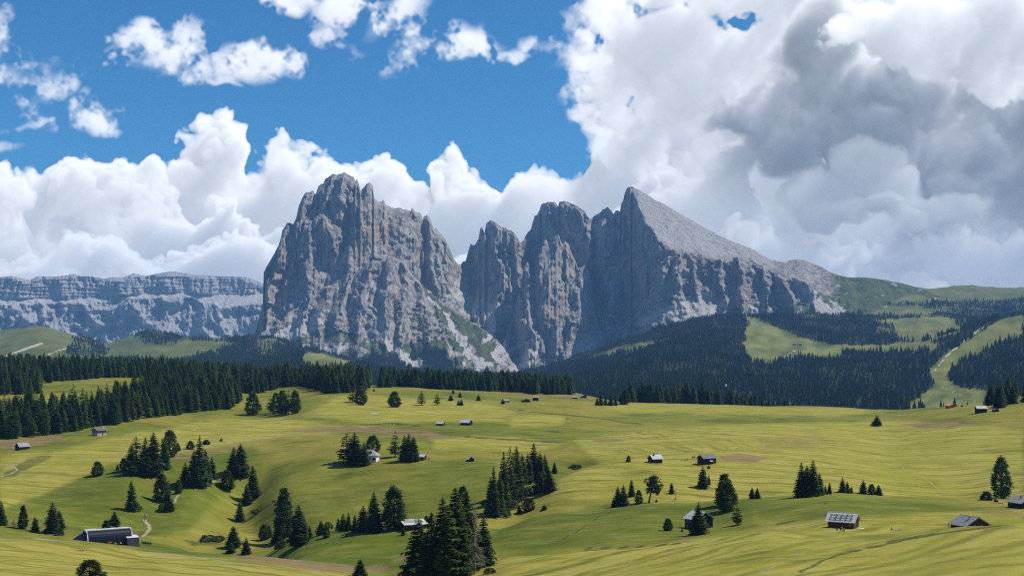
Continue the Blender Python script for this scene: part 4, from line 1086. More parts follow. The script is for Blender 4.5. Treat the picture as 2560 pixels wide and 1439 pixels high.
# ------------------------------------------------------------------ land surfaces
def build_land():
    L = land
    PX, PYv, D = L.X, L.py, L.D
    wob = 5 * fbm(L.WX / 24, L.WY / 24, 3, 201)
    QX, QY = PX + wob * 1.6, PYv + wob * .55
    z = np.zeros_like(PX)

    def region(poly, dr=(0, 5000), feather=4., ys=1.6):
        return poly_mask(QX, QY, poly, feather, ys) * ((D > dr[0]) & (D < dr[1]))

    mown, lush_shade, heath, reed, track, stripe = (z.copy() for _ in range(6))
    # freshly cut fields
    for poly, dr in (([(1440, 1100), (1560, 1082), (1800, 1062), (2240, 1052), (2560, 1075), (2560, 1240), (2000, 1245), (1560, 1262), (1400, 1240), (1395, 1190), (1500, 1160)], (500, 1000)),
                     ([(0, 1140), (160, 1120), (300, 1090), (560, 1045), (680, 1040), (860, 1065), (820, 1085), (640, 1098), (420, 1130), (250, 1165), (100, 1240), (0, 1270)], (560, 1000)),
                     ([(0, 1345), (300, 1372), (640, 1412), (900, 1439), (900, 1600), (-900, 1600), (-900, 1300)], (0, 455)),
                     ([(1230, 1380), (1440, 1372), (1700, 1352), (1900, 1318), (2060, 1345), (2200, 1352), (2400, 1325), (2560, 1305), (3400, 1290), (3400, 1700), (1000, 1700), (1180, 1439)], (0, 380)),
                     ([(760, 1035), (860, 985), (960, 990), (1200, 1005), (1290, 1030), (1250, 1052), (900, 1056)], (700, 1300)),
                     ([(1280, 1035), (1415, 1040), (1405, 1062), (1280, 1070)], (700, 1300)), ([(1500, 1012), (1640, 1006), (1900, 1016), (2200, 1024), (2100, 1040), (1560, 1030)], (1000, 1500)),
                     ([(1920, 1318), (2200, 1290), (2560, 1270), (2560, 1300), (2100, 1345)], (300, 480)), ([(1080, 1092), (1280, 1092), (1400, 1110), (1330, 1130), (1080, 1120)], (650, 900))):
        mown = np.maximum(mown, region(poly, dr, 7))
    # greener ground, darkened to paint in slopes and hollows turned from the sun
    for poly, dr, s in (([(0, 1240), (250, 1180), (430, 1140), (640, 1110), (650, 1180), (560, 1230), (470, 1330), (300, 1345), (0, 1325)], (500, 800), .75),
                        ([(640, 1260), (760, 1230), (1200, 1180), (1230, 1290), (1000, 1310), (860, 1330), (640, 1390)], (470, 700), .6),
                        ([(700, 1340), (1000, 1320), (1060, 1330), (1030, 1400), (860, 1430), (700, 1395)], (430, 540), .9),
                        ([(1230, 1290), (1560, 1262), (1880, 1250), (1900, 1316), (1640, 1362), (1250, 1376)], (380, 520), .75),
                        ([(1880, 1255), (2240, 1245), (2440, 1260), (2200, 1285), (1900, 1300)], (380, 520), .7),
                        ([(2480, 1090), (2600, 1080), (2600, 1230), (2500, 1240), (2470, 1160)], (500, 900), 1.0), ([(340, 1345), (560, 1362), (600, 1395), (340, 1385)], (400, 520), .9),
                        ([(900, 1062), (1300, 1070), (1420, 1100), (1300, 1115), (950, 1085)], (750, 1000), .5), ([(1000, 1150), (1250, 1150), (1220, 1230), (1080, 1240)], (560, 720), .45)):
        lush_shade = np.maximum(lush_shade, region(poly, dr, 10) * s)
    # brown heath and hay-coloured banks
    for poly, dr, s in (([(1790, 1140), (1850, 1133), (1925, 1146), (1900, 1155), (1810, 1152)], (500, 800), 1), ([(1480, 1100), (1550, 1094), (1560, 1103), (1490, 1106)], (600, 900), .9),
                        ([(1900, 1090), (2040, 1080), (2080, 1090), (2060, 1110), (1960, 1120), (1880, 1130)], (560, 900), .45), ([(2240, 1060), (2420, 1052), (2450, 1060), (2300, 1072)], (700, 1100), .8),
                        ([(560, 1372), (640, 1384), (820, 1408), (960, 1412), (1010, 1430), (760, 1428), (600, 1402)], (380, 520), 1.0), ([(0, 1100), (170, 1085), (160, 1100), (0, 1128)], (700, 950), .7),
                        ([(690, 1080), (800, 1064), (1000, 1068), (1180, 1092), (1100, 1098), (900, 1082)], (700, 950), .75), ([(760, 1000), (800, 968), (830, 968), (790, 1010)], (900, 1500), .4),
                        ([(1100, 968), (1500, 985), (1480, 1000), (1200, 985)], (1100, 1600), .55), ([(1560, 965), (1600, 972), (1590, 985), (1540, 985)], (1200, 1600), .6), ([(350, 1140), (620, 1110), (600, 1130), (400, 1160)], (650, 850), .5),
                        ([(900, 1390), (1100, 1380), (1050, 1410)], (380, 460), .5), ([(1700, 1335), (1760, 1325), (1740, 1350), (1690, 1362)], (320, 420), .5), ([(2420, 1272), (2560, 1276), (2560, 1290), (2440, 1284)], (380, 460), .6),
                        ([(1500, 1240), (1720, 1212), (1760, 1222), (1580, 1250)], (520, 620), .4), ([(680, 1022), (760, 1012), (830, 1030), (780, 1045)], (800, 1200), .4)):
        heath = np.maximum(heath, region(poly, dr, 6) * s)
    # dark rushes, ditches and damp hollows
    for pts, w, dr in (([(1300, 1026), (1350, 1031), (1420, 1037), (1415, 1050), (1407, 1066), (1412, 1075)], 1.6, (700, 1300)), ([(1420, 1037), (1480, 1042), (1560, 1055), (1620, 1060)], 1.2, (700, 1300)),
                       ([(640, 1360), (760, 1412), (900, 1420)], 1.5, (430, 520)), ([(1500, 1290), (1440, 1330), (1360, 1366)], 1.3, (380, 500)), ([(2070, 1250), (2060, 1280), (2068, 1295)], 1.3, (350, 520)),
                       ([(1940, 1310), (2020, 1292), (2068, 1286)], 1.3, (360, 460)), ([(2000, 1430), (2100, 1385), (2200, 1362), (2400, 1326), (2560, 1304)], 2.2, (0, 330)), ([(900, 1062), (980, 1058), (1050, 1062)], 1.5, (750, 1000)),
                       ([(1420, 1375), (1560, 1368), (1700, 1358)], 2.0, (340, 420)), ([(1160, 1090), (1280, 1100), (1400, 1104)], 1.6, (700, 900)), ([(1280, 1070), (1400, 1080)], 1.3, (700, 900))):
        d, _ = seg_dist(QX, QY, pts, 1.0)
        reed = np.maximum(reed, np.clip(1.3 - d / (w * 1.6), 0, 1) * ((D > dr[0]) & (D < dr[1])))
    for poly, dr, s in (([(10, 1175), (70, 1145), (125, 1135), (140, 1142), (90, 1165), (40, 1190), (0, 1200)], (600, 800), .62), ([(1400, 1168), (1440, 1162), (1430, 1174)], (560, 720), .9),
                        ([(450, 1348), (540, 1345), (560, 1362), (480, 1365)], (490, 600), .7), ([(640, 1270), (690, 1245), (700, 1255), (650, 1285)], (500, 680), .7), ([(1650, 1050), (2240, 1036), (2400, 1044), (2200, 1052), (1800, 1060), (1500, 1078)], (850, 1250), .42),
                        ([(1700, 1225), (1790, 1205), (1800, 1225), (1720, 1235)], (520, 620), .35), ([(2390, 1052), (2420, 1052), (2430, 1060), (2390, 1058)], (600, 1000), .7)):
        reed = np.maximum(reed, region(poly, dr, 5) * s)
    # worn lines and haul tracks
    for pts, w, dr in (([(540, 1110), (640, 1098), (720, 1082), (800, 1072)], 1.1, (700, 950)),
                       ([(800, 1432), (640, 1412), (480, 1392), (340, 1378)], 1.2, (0, 440)), ([(0, 1334), (60, 1342), (170, 1352), (200, 1356)], 1.6, (0, 470)), 
                       ([(2350, 1010), (2450, 1026), (2560, 1027)], 1.0, (800, 1200)), ([(2445, 1245), (2455, 1224), (2475, 1214)], 1.6, (500, 640)), ([(880, 1064), (940, 1067)], 1.0, (700, 950)),
                       ([(1900, 1430), (1960, 1400), (2000, 1380)], 1.6, (0, 320))):
        d, _ = seg_dist(QX, QY, pts, 1.0)
        track = np.maximum(track, np.clip(1.2 - d / (w * 1.5), 0, 1) * ((D > dr[0]) & (D < dr[1])) * .85)
    # mowing direction: metres across the swaths
    WX, WY = L.WX, L.WY
    lowf = 22 * fbm(WX / 260, WY / 260, 2, 205)
    sw = .30 * WX + .95 * WY + lowf * 1.4                         # along the contours
    near_r = (D < 380) & (PX > 1150)
    sw = np.where(near_r, -.72 * WX + .69 * WY + lowf * 1.2, sw)
    near_l = (D < 470) & (PX < 1000)
    sw = np.where(near_l, .55 * WX + .83 * WY + lowf * 1.6, sw)
    brow = poly_mask(QX, QY, [(1555, 1080), (1700, 1068), (1800, 1072), (1700, 1090), (1560, 1098)], 6, 2) + poly_mask(QX, QY, [(1540, 1128), (1640, 1108), (1900, 1095), (2000, 1105), (1760, 1130), (1580, 1142)], 6, 2)
    sw = np.where((brow > .5) & (D > 520) & (D < 900), WX * .98 + WY * .25 + lowf * .4, sw)
    stripe = np.clip(mown * .75 + .12 + .35 * np.clip(brow, 0, 1) * (D > 520) * (D < 900), 0, 1)
    stripe *= np.clip(1.25 - D / 1500, .1, 1)
    o = mesh_obj('meadow', np.stack([WX, WY, L.Z], -1).reshape(-1, 3), grid_faces(*WX.shape), MAT['meadow'], smooth=True,
                 attrs={'mown': mown, 'lush_shade': lush_shade, 'heath': heath, 'reed': reed, 'track': track, 'stripe': stripe, 'swath': sw})
    tag(o, 'rolling yellow green alpine meadow with mown stripes', kind='structure')


MEADOWS_FAR = [  # open ground among the far forest, in photo columns and rows
    [(1870, 800), (1845, 792), (1880, 790), (1930, 812), (2010, 845), (2080, 862), (2200, 862), (2300, 850), (2360, 860), (2330, 876), (2220, 880), (2110, 880), (2075, 895), (1990, 895), (1940, 908), (1880, 905), (1855, 868), (1862, 840)],
    [(1470, 895), (1510, 878), (1570, 862), (1640, 850), (1690, 842), (1640, 862), (1590, 876), (1540, 892), (1500, 893)],
    [(760, 880), (800, 882), (850, 895), (895, 908), (850, 915), (800, 925), (770, 915), (752, 900)], [(640, 850), (690, 845), (730, 870), (700, 890), (640, 885)],
    [(2560, 786), (2510, 792), (2470, 818), (2420, 850), (2370, 880), (2330, 915), (2322, 935), (2340, 960), (2300, 990), (2255, 1015), (2240, 1025), (2480, 1030), (2470, 975), (2400, 968), (2375, 950), (2372, 930), (2400, 905), (2450, 880), (2500, 855), (2560, 840)],
    [(2190, 800), (2320, 790), (2420, 795), (2400, 830), (2330, 850), (2250, 850), (2190, 830)], [(1900, 1000), (1980, 1005), (1985, 1012), (1900, 1010)], [(2080, 760), (2300, 760), (2420, 770), (2300, 790), (2120, 785)],
    [(-300, 780), (300, 800), (290, 900), (140, 905), (-300, 905)], [(270, 840), (360, 820), (480, 850), (590, 855), (540, 880), (420, 905), (280, 890)], [(2100, 690), (2330, 700), (2560, 700), (2560, 775), (2300, 765), (2080, 770)],
    [(1920, 760), (2080, 770), (2100, 790), (2000, 785), (1900, 775)],
]
FOREST_EXTRA = [[(185, 850), (220, 845), (270, 875), (260, 890), (170, 888)], [(340, 832), (400, 830), (470, 845), (430, 862), (360, 860)], [(1840, 775), (2000, 782), (2110, 800), (2230, 810), (2240, 840), (2130, 850), (2050, 842), (1960, 815), (1860, 788)],
                [(2370, 790), (2440, 788), (2460, 800), (2400, 815)], [(590, 860), (700, 850), (740, 880), (700, 920), (560, 910)], [(2200, 760), (2560, 745), (2560, 780), (2480, 790), (2330, 770)]]


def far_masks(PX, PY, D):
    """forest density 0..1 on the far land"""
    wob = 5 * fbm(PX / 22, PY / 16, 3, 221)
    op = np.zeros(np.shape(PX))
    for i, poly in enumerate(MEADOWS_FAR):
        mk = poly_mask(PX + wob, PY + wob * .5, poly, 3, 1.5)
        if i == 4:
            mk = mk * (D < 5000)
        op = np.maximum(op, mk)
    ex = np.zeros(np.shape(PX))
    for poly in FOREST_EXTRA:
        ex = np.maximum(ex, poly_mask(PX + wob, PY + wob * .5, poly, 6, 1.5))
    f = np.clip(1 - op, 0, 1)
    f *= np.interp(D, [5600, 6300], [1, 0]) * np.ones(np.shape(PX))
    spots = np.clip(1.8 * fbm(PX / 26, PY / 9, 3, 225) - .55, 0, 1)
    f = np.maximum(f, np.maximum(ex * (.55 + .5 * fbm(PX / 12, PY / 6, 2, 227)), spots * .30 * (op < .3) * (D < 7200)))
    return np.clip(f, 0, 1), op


def build_hill():
    L = hill
    f, op = far_masks(L.X, L.py, L.D)
    tr = np.zeros_like(L.X)
    for pts, w, dr in (([(0, 895), (40, 880), (75, 868), (105, 858)], 3.2, (4000, 6400)), ([(110, 890), (140, 878), (172, 868)], 1.6, (4000, 6400)), ([(1950, 905), (1958, 895), (1985, 875)], 1.0, (3500, 5000)),
                       ([(2330, 735), (2345, 752), (2332, 765), (2350, 775)], 1.1, (6000, 8500)), ([(2205, 735), (2210, 755), (2218, 775)], 1.0, (5500, 8500)), ([(2340, 960), (2400, 985), (2480, 1015)], .7, (2000, 3600)),
                       ([(2480, 800), (2420, 845), (2365, 890), (2335, 930)], 3.0, (2500, 4300)), ([(620, 868), (640, 880), (660, 900)], 2, (4500, 6400)), ([(1800, 990), (1805, 970), (1830, 950)], 2.0, (2000, 3600))):
        d, _ = seg_dist(L.X + 2 * perlin(L.X / 8, L.py / 8, 5), L.py, pts)
        tr = np.maximum(tr, np.clip(1.2 - d / (w * 1.3), 0, 1) * .9 * ((L.D > dr[0]) & (L.D < dr[1])))
    tr[:, L.X[0] > 2250] *= .8
    bright = op * np.clip(.55 + .8 * fbm(L.X / 50, L.py / 22, 3, 229), 0, 1) * np.interp(L.D, [5000, 7000], [1, .35]) * np.interp(L.X, [500, 760], [.3, 1])  # left hills dimmed here, cloud shadow put into the grass colour
    rk = np.clip(1.6 * fbm(L.X / 30, L.py / 10, 4, 231) - .75, 0, 1) * (L.D > 6000) + np.clip(1.5 * fbm(L.X / 14, L.py / 14, 3, 233) - .35, 0, .8) * poly_mask(L.X, L.py, [(580, 840), (680, 840), (740, 880), (600, 880)], 10)
    o = mesh_obj('hillside', np.stack([L.WX, L.WY, L.Z], -1).reshape(-1, 3), grid_faces(*L.X.shape), MAT['hill'], smooth=True,
                 attrs={'forest': f, 'bright': bright, 'rocky': np.clip(rk, 0, 1), 'track': tr})
    tag(o, 'far valley slopes and green hills below the massif', kind='structure')


def build_base():
    # broad ground sheet under everything, out to the horizon
    n = 40
    xs = np.linspace(-14500, 14500, n)
    X, Y = np.meshgrid(xs, xs)
    r = np.hypot(X, Y)
    Z = -420 - r * .0005
    o = mesh_obj('ground', np.stack([X, Y, Z], -1).reshape(-1, 3), grid_faces(n, n), MAT['hill'], attrs={'forest': np.full(n * n, .3), 'bright': np.zeros(n * n), 'rocky': np.zeros(n * n), 'track': np.zeros(n * n)})
    tag(o, 'valley floor beyond the meadows', kind='structure')


build_sky()
build_base()
build_land()
build_hill()
massif = build_massif()
build_plateau()


# ------------------------------------------------------------------ trees
def tube(pts, radii, n=6):
    """closed-ended tapered tube through points"""
    pts = [Vector(p) for p in pts]
    vs, fs = [], []
    for i, p in enumerate(pts):
        d = (pts[min(i + 1, len(pts) - 1)] - pts[max(i - 1, 0)]).normalized()
        a = d.orthogonal().normalized()
        b = d.cross(a)
        for k in range(n):
            t = 2 * math.pi * k / n
            vs.append(p + (a * math.cos(t) + b * math.sin(t)) * radii[i])
    for i in range(len(pts) - 1):
        for k in range(n):
            k2 = (k + 1) % n
            fs.append((i * n + k, i * n + k2, (i + 1) * n + k2, (i + 1) * n + k))
    return np.array(vs), np.array(fs)


class Acc:
    def __init__(self):
        self.v, self.f, self.n = [], [], 0

    def add(self, v, f):
        v = np.asarray(v, float)
        f = np.asarray(f, int)
        if f.shape[1] == 3:
            f = np.concatenate([f, f[:, 2:3]], 1)
        self.v.append(v)
        self.f.append(f + self.n)
        self.n += len(v)

    def mesh(self, name, mat, smooth=False):
        v = np.concatenate(self.v)
        f = np.concatenate(self.f)
        me = bpy.data.meshes.new(name)
        me.from_pydata(v.tolist(), [], [tuple(q) if q[2] != q[3] else tuple(q[:3]) for q in f.tolist()])
        me.materials.append(mat)
        if smooth:
            me.polygons.foreach_set('use_smooth', np.ones(len(me.polygons), bool))
        return me


def spruce_crown(rg, H=15., Rm=2.7, levels=26, z0=.05, droop=.32, kmax=9, gap=0.12, power=.82, fringe=True):
    A = Acc()
    lean = rg.normal(0, .01, 2)
    for i in range(levels):
        t = (i + rg.random() * .7) / levels
        z = H * (z0 + (1 - z0) * t)
        rr = Rm * (1 - t) ** power * (.80 + .34 * rg.random()) + .10
        if t < .08:
            rr *= .72 + 3 * t
        k = max(4, int(round(kmax * (1 - .5 * t))))
        a0 = rg.random() * 6.28
        for j in range(k):
            if rg.random() < gap:
                continue
            a = a0 + 6.283 * j / k + rg.normal(0, .16)
            L = rr * (.74 + .36 * rg.random())
            dz = -droop * L * (.7 + .6 * rg.random()) * (1 - .6 * t)
            c, s = math.cos(a), math.sin(a)
            zz = z + rg.normal(0, .14)
            w = L * (.30 + .12 * rg.random()) + .12
            P = []
            for (u, wu, hz) in ((0, .2, .10), (.5, 1.0, .02), (1, .10, .0)):
                x = L * u
                zc = zz + dz * u ** 1.5 + (.10 * L if u == 1 else 0)
                ww = w * wu
                for side in (-1, 0, 1):
                    P.append((c * x - s * ww * side + lean[0] * zc, s * x + c * ww * side + lean[1] * zc, zc - abs(side) * ww * .55 + hz))
            A.add(P, [(0, 1, 4, 3), (1, 2, 5, 4), (3, 4, 7, 6), (4, 5, 8, 7)])
            if fringe:
                for q in range(5):
                    u = .3 + .7 * rg.random()
                    side = 1 if rg.random() < .5 else -1
                    x = L * u
                    zc = zz + dz * u ** 1.5
                    w2 = w * (1.05 - u * .55)
                    bx, by = c * x, s * x
                    ex, ey = bx + c * .18 * L - s * w2 * 1.35 * side, by + s * .18 * L + c * w2 * 1.35 * side
                    A.add([(bx, by, zc + .03), (bx + c * .22 * L, by + s * .22 * L, zc + .02), (ex, ey, zc - w2 * (.6 + .7 * rg.random()))], [(0, 1, 2)])
    A.add([(-.12, 0, H * .9), (.12, 0, H * .9), (0, .1, H * 1.02)], [(0, 1, 2)])
    A.add([(0, -.12, H * .9), (0, .12, H * .9), (0, 0, H * 1.03)], [(0, 1, 2)])
    return A


def clump_crown(rg, shape, n, size, tri=9, up=.35):
    """needle clumps spread through a volume; shape(t, ang) -> radius, z for t in 0..1"""
    A = Acc()
    for i in range(n):
        t = rg.random()
        a = rg.random() * 6.283
        r, z, cx, cy = shape(t, a)
        q = .55 + .45 * math.sqrt(rg.random())
        p = np.array([cx + r * q * math.cos(a), cy + r * q * math.sin(a), z + rg.normal(0, size * .4)])
        out = np.array([math.cos(a), math.sin(a), up])
        for k in range(tri):
            d = out * .8 + rg.normal(0, .75, 3)
            d /= np.linalg.norm(d) + 1e-6
            e = np.cross(d, rg.normal(0, 1, 3))
            e /= np.linalg.norm(e) + 1e-6
            s = size * (.6 + .8 * rg.random())
            b = p + rg.normal(0, size * .45, 3)
            A.add([b - e * s * .36, b + e * s * .36, b + d * s], [(0, 1, 2)])
    return A


def trunk_mesh(rg, H, r0, bark='bark', bend=.02, n=7):
    A = Acc()
    pts = [(rg.normal(0, bend) * H * t, rg.normal(0, bend) * H * t, H * t * 1.0 - .5 * (t == 0)) for t in (0, .3, .6, .97)]
    A.add(*tube(pts, [r0, r0 * .75, r0 * .45, r0 * .06], n))
    return A


KINDS = {}


def tree_kind(name, height, width, crown_acc, trunk_acc, leaf, bark='bark'):
    KINDS.setdefault(name, []).append((crown_acc.mesh(name + '_crown', MAT[leaf]), trunk_acc.mesh(name + '_trunk', MAT[bark]), height, width))


def make_kinds():
    for k in range(7):
        rg = np.random.default_rng(100 + k)
        H, Rm = 15., (2.7, 3.0, 3.3, 2.8, 3.1, 3.5, 2.9)[k]
        tree_kind('spruce', H, 2 * Rm, spruce_crown(rg, H, Rm, levels=36, gap=(.03, .06, .05, .09, .04, .07, .05)[k], power=(.62, .72, .56, .64, .70, .55, .60)[k], kmax=10), trunk_mesh(rg, H, .24), 'spruce')
    for k in range(4):
        rg = np.random.default_rng(140 + k)
        H, Rm = 13., (2.3, 2.7, 2.1, 2.9)[k]

        def shape(t, a, Rm=Rm, H=H, k=k):
            z = H * (.05 + .95 * t)
            prof = min(1.0, (.5 + 2.2 * t)) * (max(0, 1 - t ** (1.35 + .25 * k)) ** .70)
            return Rm * prof * (1 + .13 * math.sin(3 * a + 9 * t + k)), z, 0, 0
        tree_kind('stone_pine', H, 2 * Rm, clump_crown(rg, shape, 300, .62, 9), trunk_mesh(rg, H * .9, .28), 'stone_pine')
    for k in range(3):
        rg = np.random.default_rng(160 + k)
        H, Rm = 15., (2.5, 2.9, 2.3)[k]
        tree_kind('larch', H, 2 * Rm, spruce_crown(rg, H, Rm, levels=22, z0=.14, droop=.12, kmax=7, gap=.24, power=.62), trunk_mesh(rg, H, .22), 'larch')
    # pine with bare leaning trunk and tufted head
    rg = np.random.default_rng(170)
    lob = [(.9, 0, 11.6, 1.9), (-1.3, .3, 10.6, 1.6), (1.9, -.4, 9.6, 1.9), (.2, .8, 9.0, 1.7), (-.6, -.6, 8.0, 1.5), (2.2, .5, 7.8, 1.5), (.9, -.3, 6.6, 1.4), (-1.2, .2, 6.2, 1.1), (1.6, .4, 5.4, 1.0), (0.2, 0, 12.4, 1.1)]

    def shape(t, a):
        x, y, z, r = lob[int(t * 9.999)]
        ph = rg.random() * 3.14 - 1.57
        return r * abs(math.cos(ph)), z + r * .85 * math.sin(ph), x, y
    A = clump_crown(rg, shape, 300, .55, 9)
    T = Acc()
    T.add(*tube([(-1.1, 0, -.4), (-.9, 0, 2.2), (-.4, 0, 5), (.2, .1, 8), (.5, 0, 11.5)], [.36, .30, .24, .16, .05], 8))
    for b in (((-.85, 0, 2.4), (.6, -.2, 3.4), (1.9, -.2, 2.7)), ((-.6, 0, 4), (.9, .3, 5.2), (1.8, .4, 5.5)), ((-.2, 0, 6.2), (-1.2, .2, 6.3)), ((.1, 0, 7.4), (2.0, .3, 8.0)), ((.3, 0, 9.2), (-1.2, .3, 10.4)), ((-.9, 0, 2.0), (.2, -.3, 1.9), (.9, -.3, 1.3))):
        T.add(*tube(b, [.09] + [.05] * (len(b) - 1), 5))
    tree_kind('pine', 13.4, 5.6, A, T, 'stone_pine')
    # shrubs
    for k in range(3):
        rg = np.random.default_rng(180 + k)

        def shape(t, a, k=k):
            return 1.3 * math.sqrt(max(0, 1 - (t * .95) ** 2)) * (1 + .25 * math.sin(3 * a + k)), 1.7 * t + .1, 0, 0
        T = Acc()
        for q in range(5):
            a = rg.random() * 6.28
            T.add(*tube([(0, 0, -.15), (.5 * math.cos(a), .5 * math.sin(a), 1.0)], [.05, .02], 5))
        tree_kind('shrub', 1.9, 2.6, clump_crown(rg, shape, 130, .26, 8, .6), T, 'bush')


make_kinds()


def bare_tree(rg, H, n, spread, rt):
    T = Acc()
    T.add(*tube([(0, 0, -.4), (.1, 0, H * .35), (0, .1, H * .7), (.05, 0, H)], [rt, rt * .8, rt * .5, rt * .12], 7))
    B = Acc()
    for i in range(n):
        t = .10 + .86 * rg.random()
        a = rg.random() * 6.283
        L = spread * (1.05 - t) * (.5 + .7 * rg.random())
        z = H * t
        mid = (L * .5 * math.cos(a), L * .5 * math.sin(a), z - .02 * L)
        end = (L * math.cos(a + .15), L * math.sin(a + .15), z - .22 * L + .1 * L * rg.random())
        r = (.075 if H > 8 else .05) * (1.1 - t) + .014
        B.add(*tube([(0, 0, z), mid, end], [r, r * .7, r * .3], 4))
        for q in range(3):
            u = .35 + .6 * rg.random()
            px_ = np.array([end[k] * u + (0 if k < 2 else z * (1 - u)) for k in range(3)])
            dd = rg.normal(0, .25 * L, 3)
            B.add(*tube([px_, px_ + dd * .6 + np.array([0, 0, -.1])], [r * .5, r * .2], 3))
    return T, B


_tree_n = 0
all_trees = []


def put_tree(kind, loc, h, w, label, group=None, cat='tree', name=None, variant=None, yaw=None):
    """a tree thing: empty at the foot, children trunk and crown (meshes shared between trees of a kind)"""
    global _tree_n
    vs = KINDS[kind]
    cm, tm, H0, W0 = vs[(_tree_n if variant is None else variant) % len(vs)]
    _tree_n += 1
    nm = name or {'spruce': 'spruce_tree', 'stone_pine': 'stone_pine_tree', 'larch': 'larch_tree', 'pine': 'pine_tree', 'shrub': 'shrub'}[kind]
    r = bpy.data.objects.new(nm, None)
    r.empty_display_size = .5
    col.objects.link(r)
    r.location = loc
    sw = w / W0
    r.scale = (sw, sw, h / H0)
    r.rotation_euler = (0, 0, (random.random() * 6.283) if yaw is None else yaw)
    tag(r, label, cat, group)
    for n_, me in (('trunk', tm), ('crown', cm)):
        if kind == 'shrub' and n_ == 'trunk':
            n_ = 'stems'
        c = bpy.data.objects.new(n_, me)
        col.objects.link(c)
        c.parent = r
    all_trees.append((loc[0], loc[1]))
    return r


ORD = ['first', 'second', 'third', 'fourth', 'fifth', 'sixth', 'seventh', 'eighth', 'ninth', 'tenth', 'eleventh', 'twelfth', 'thirteenth', 'fourteenth']
WORD = {'spruce': 'dark spruce', 'stone_pine': 'rounded stone pine', 'larch': 'light green larch', 'pine': 'pine', 'shrub': 'green shrub'}

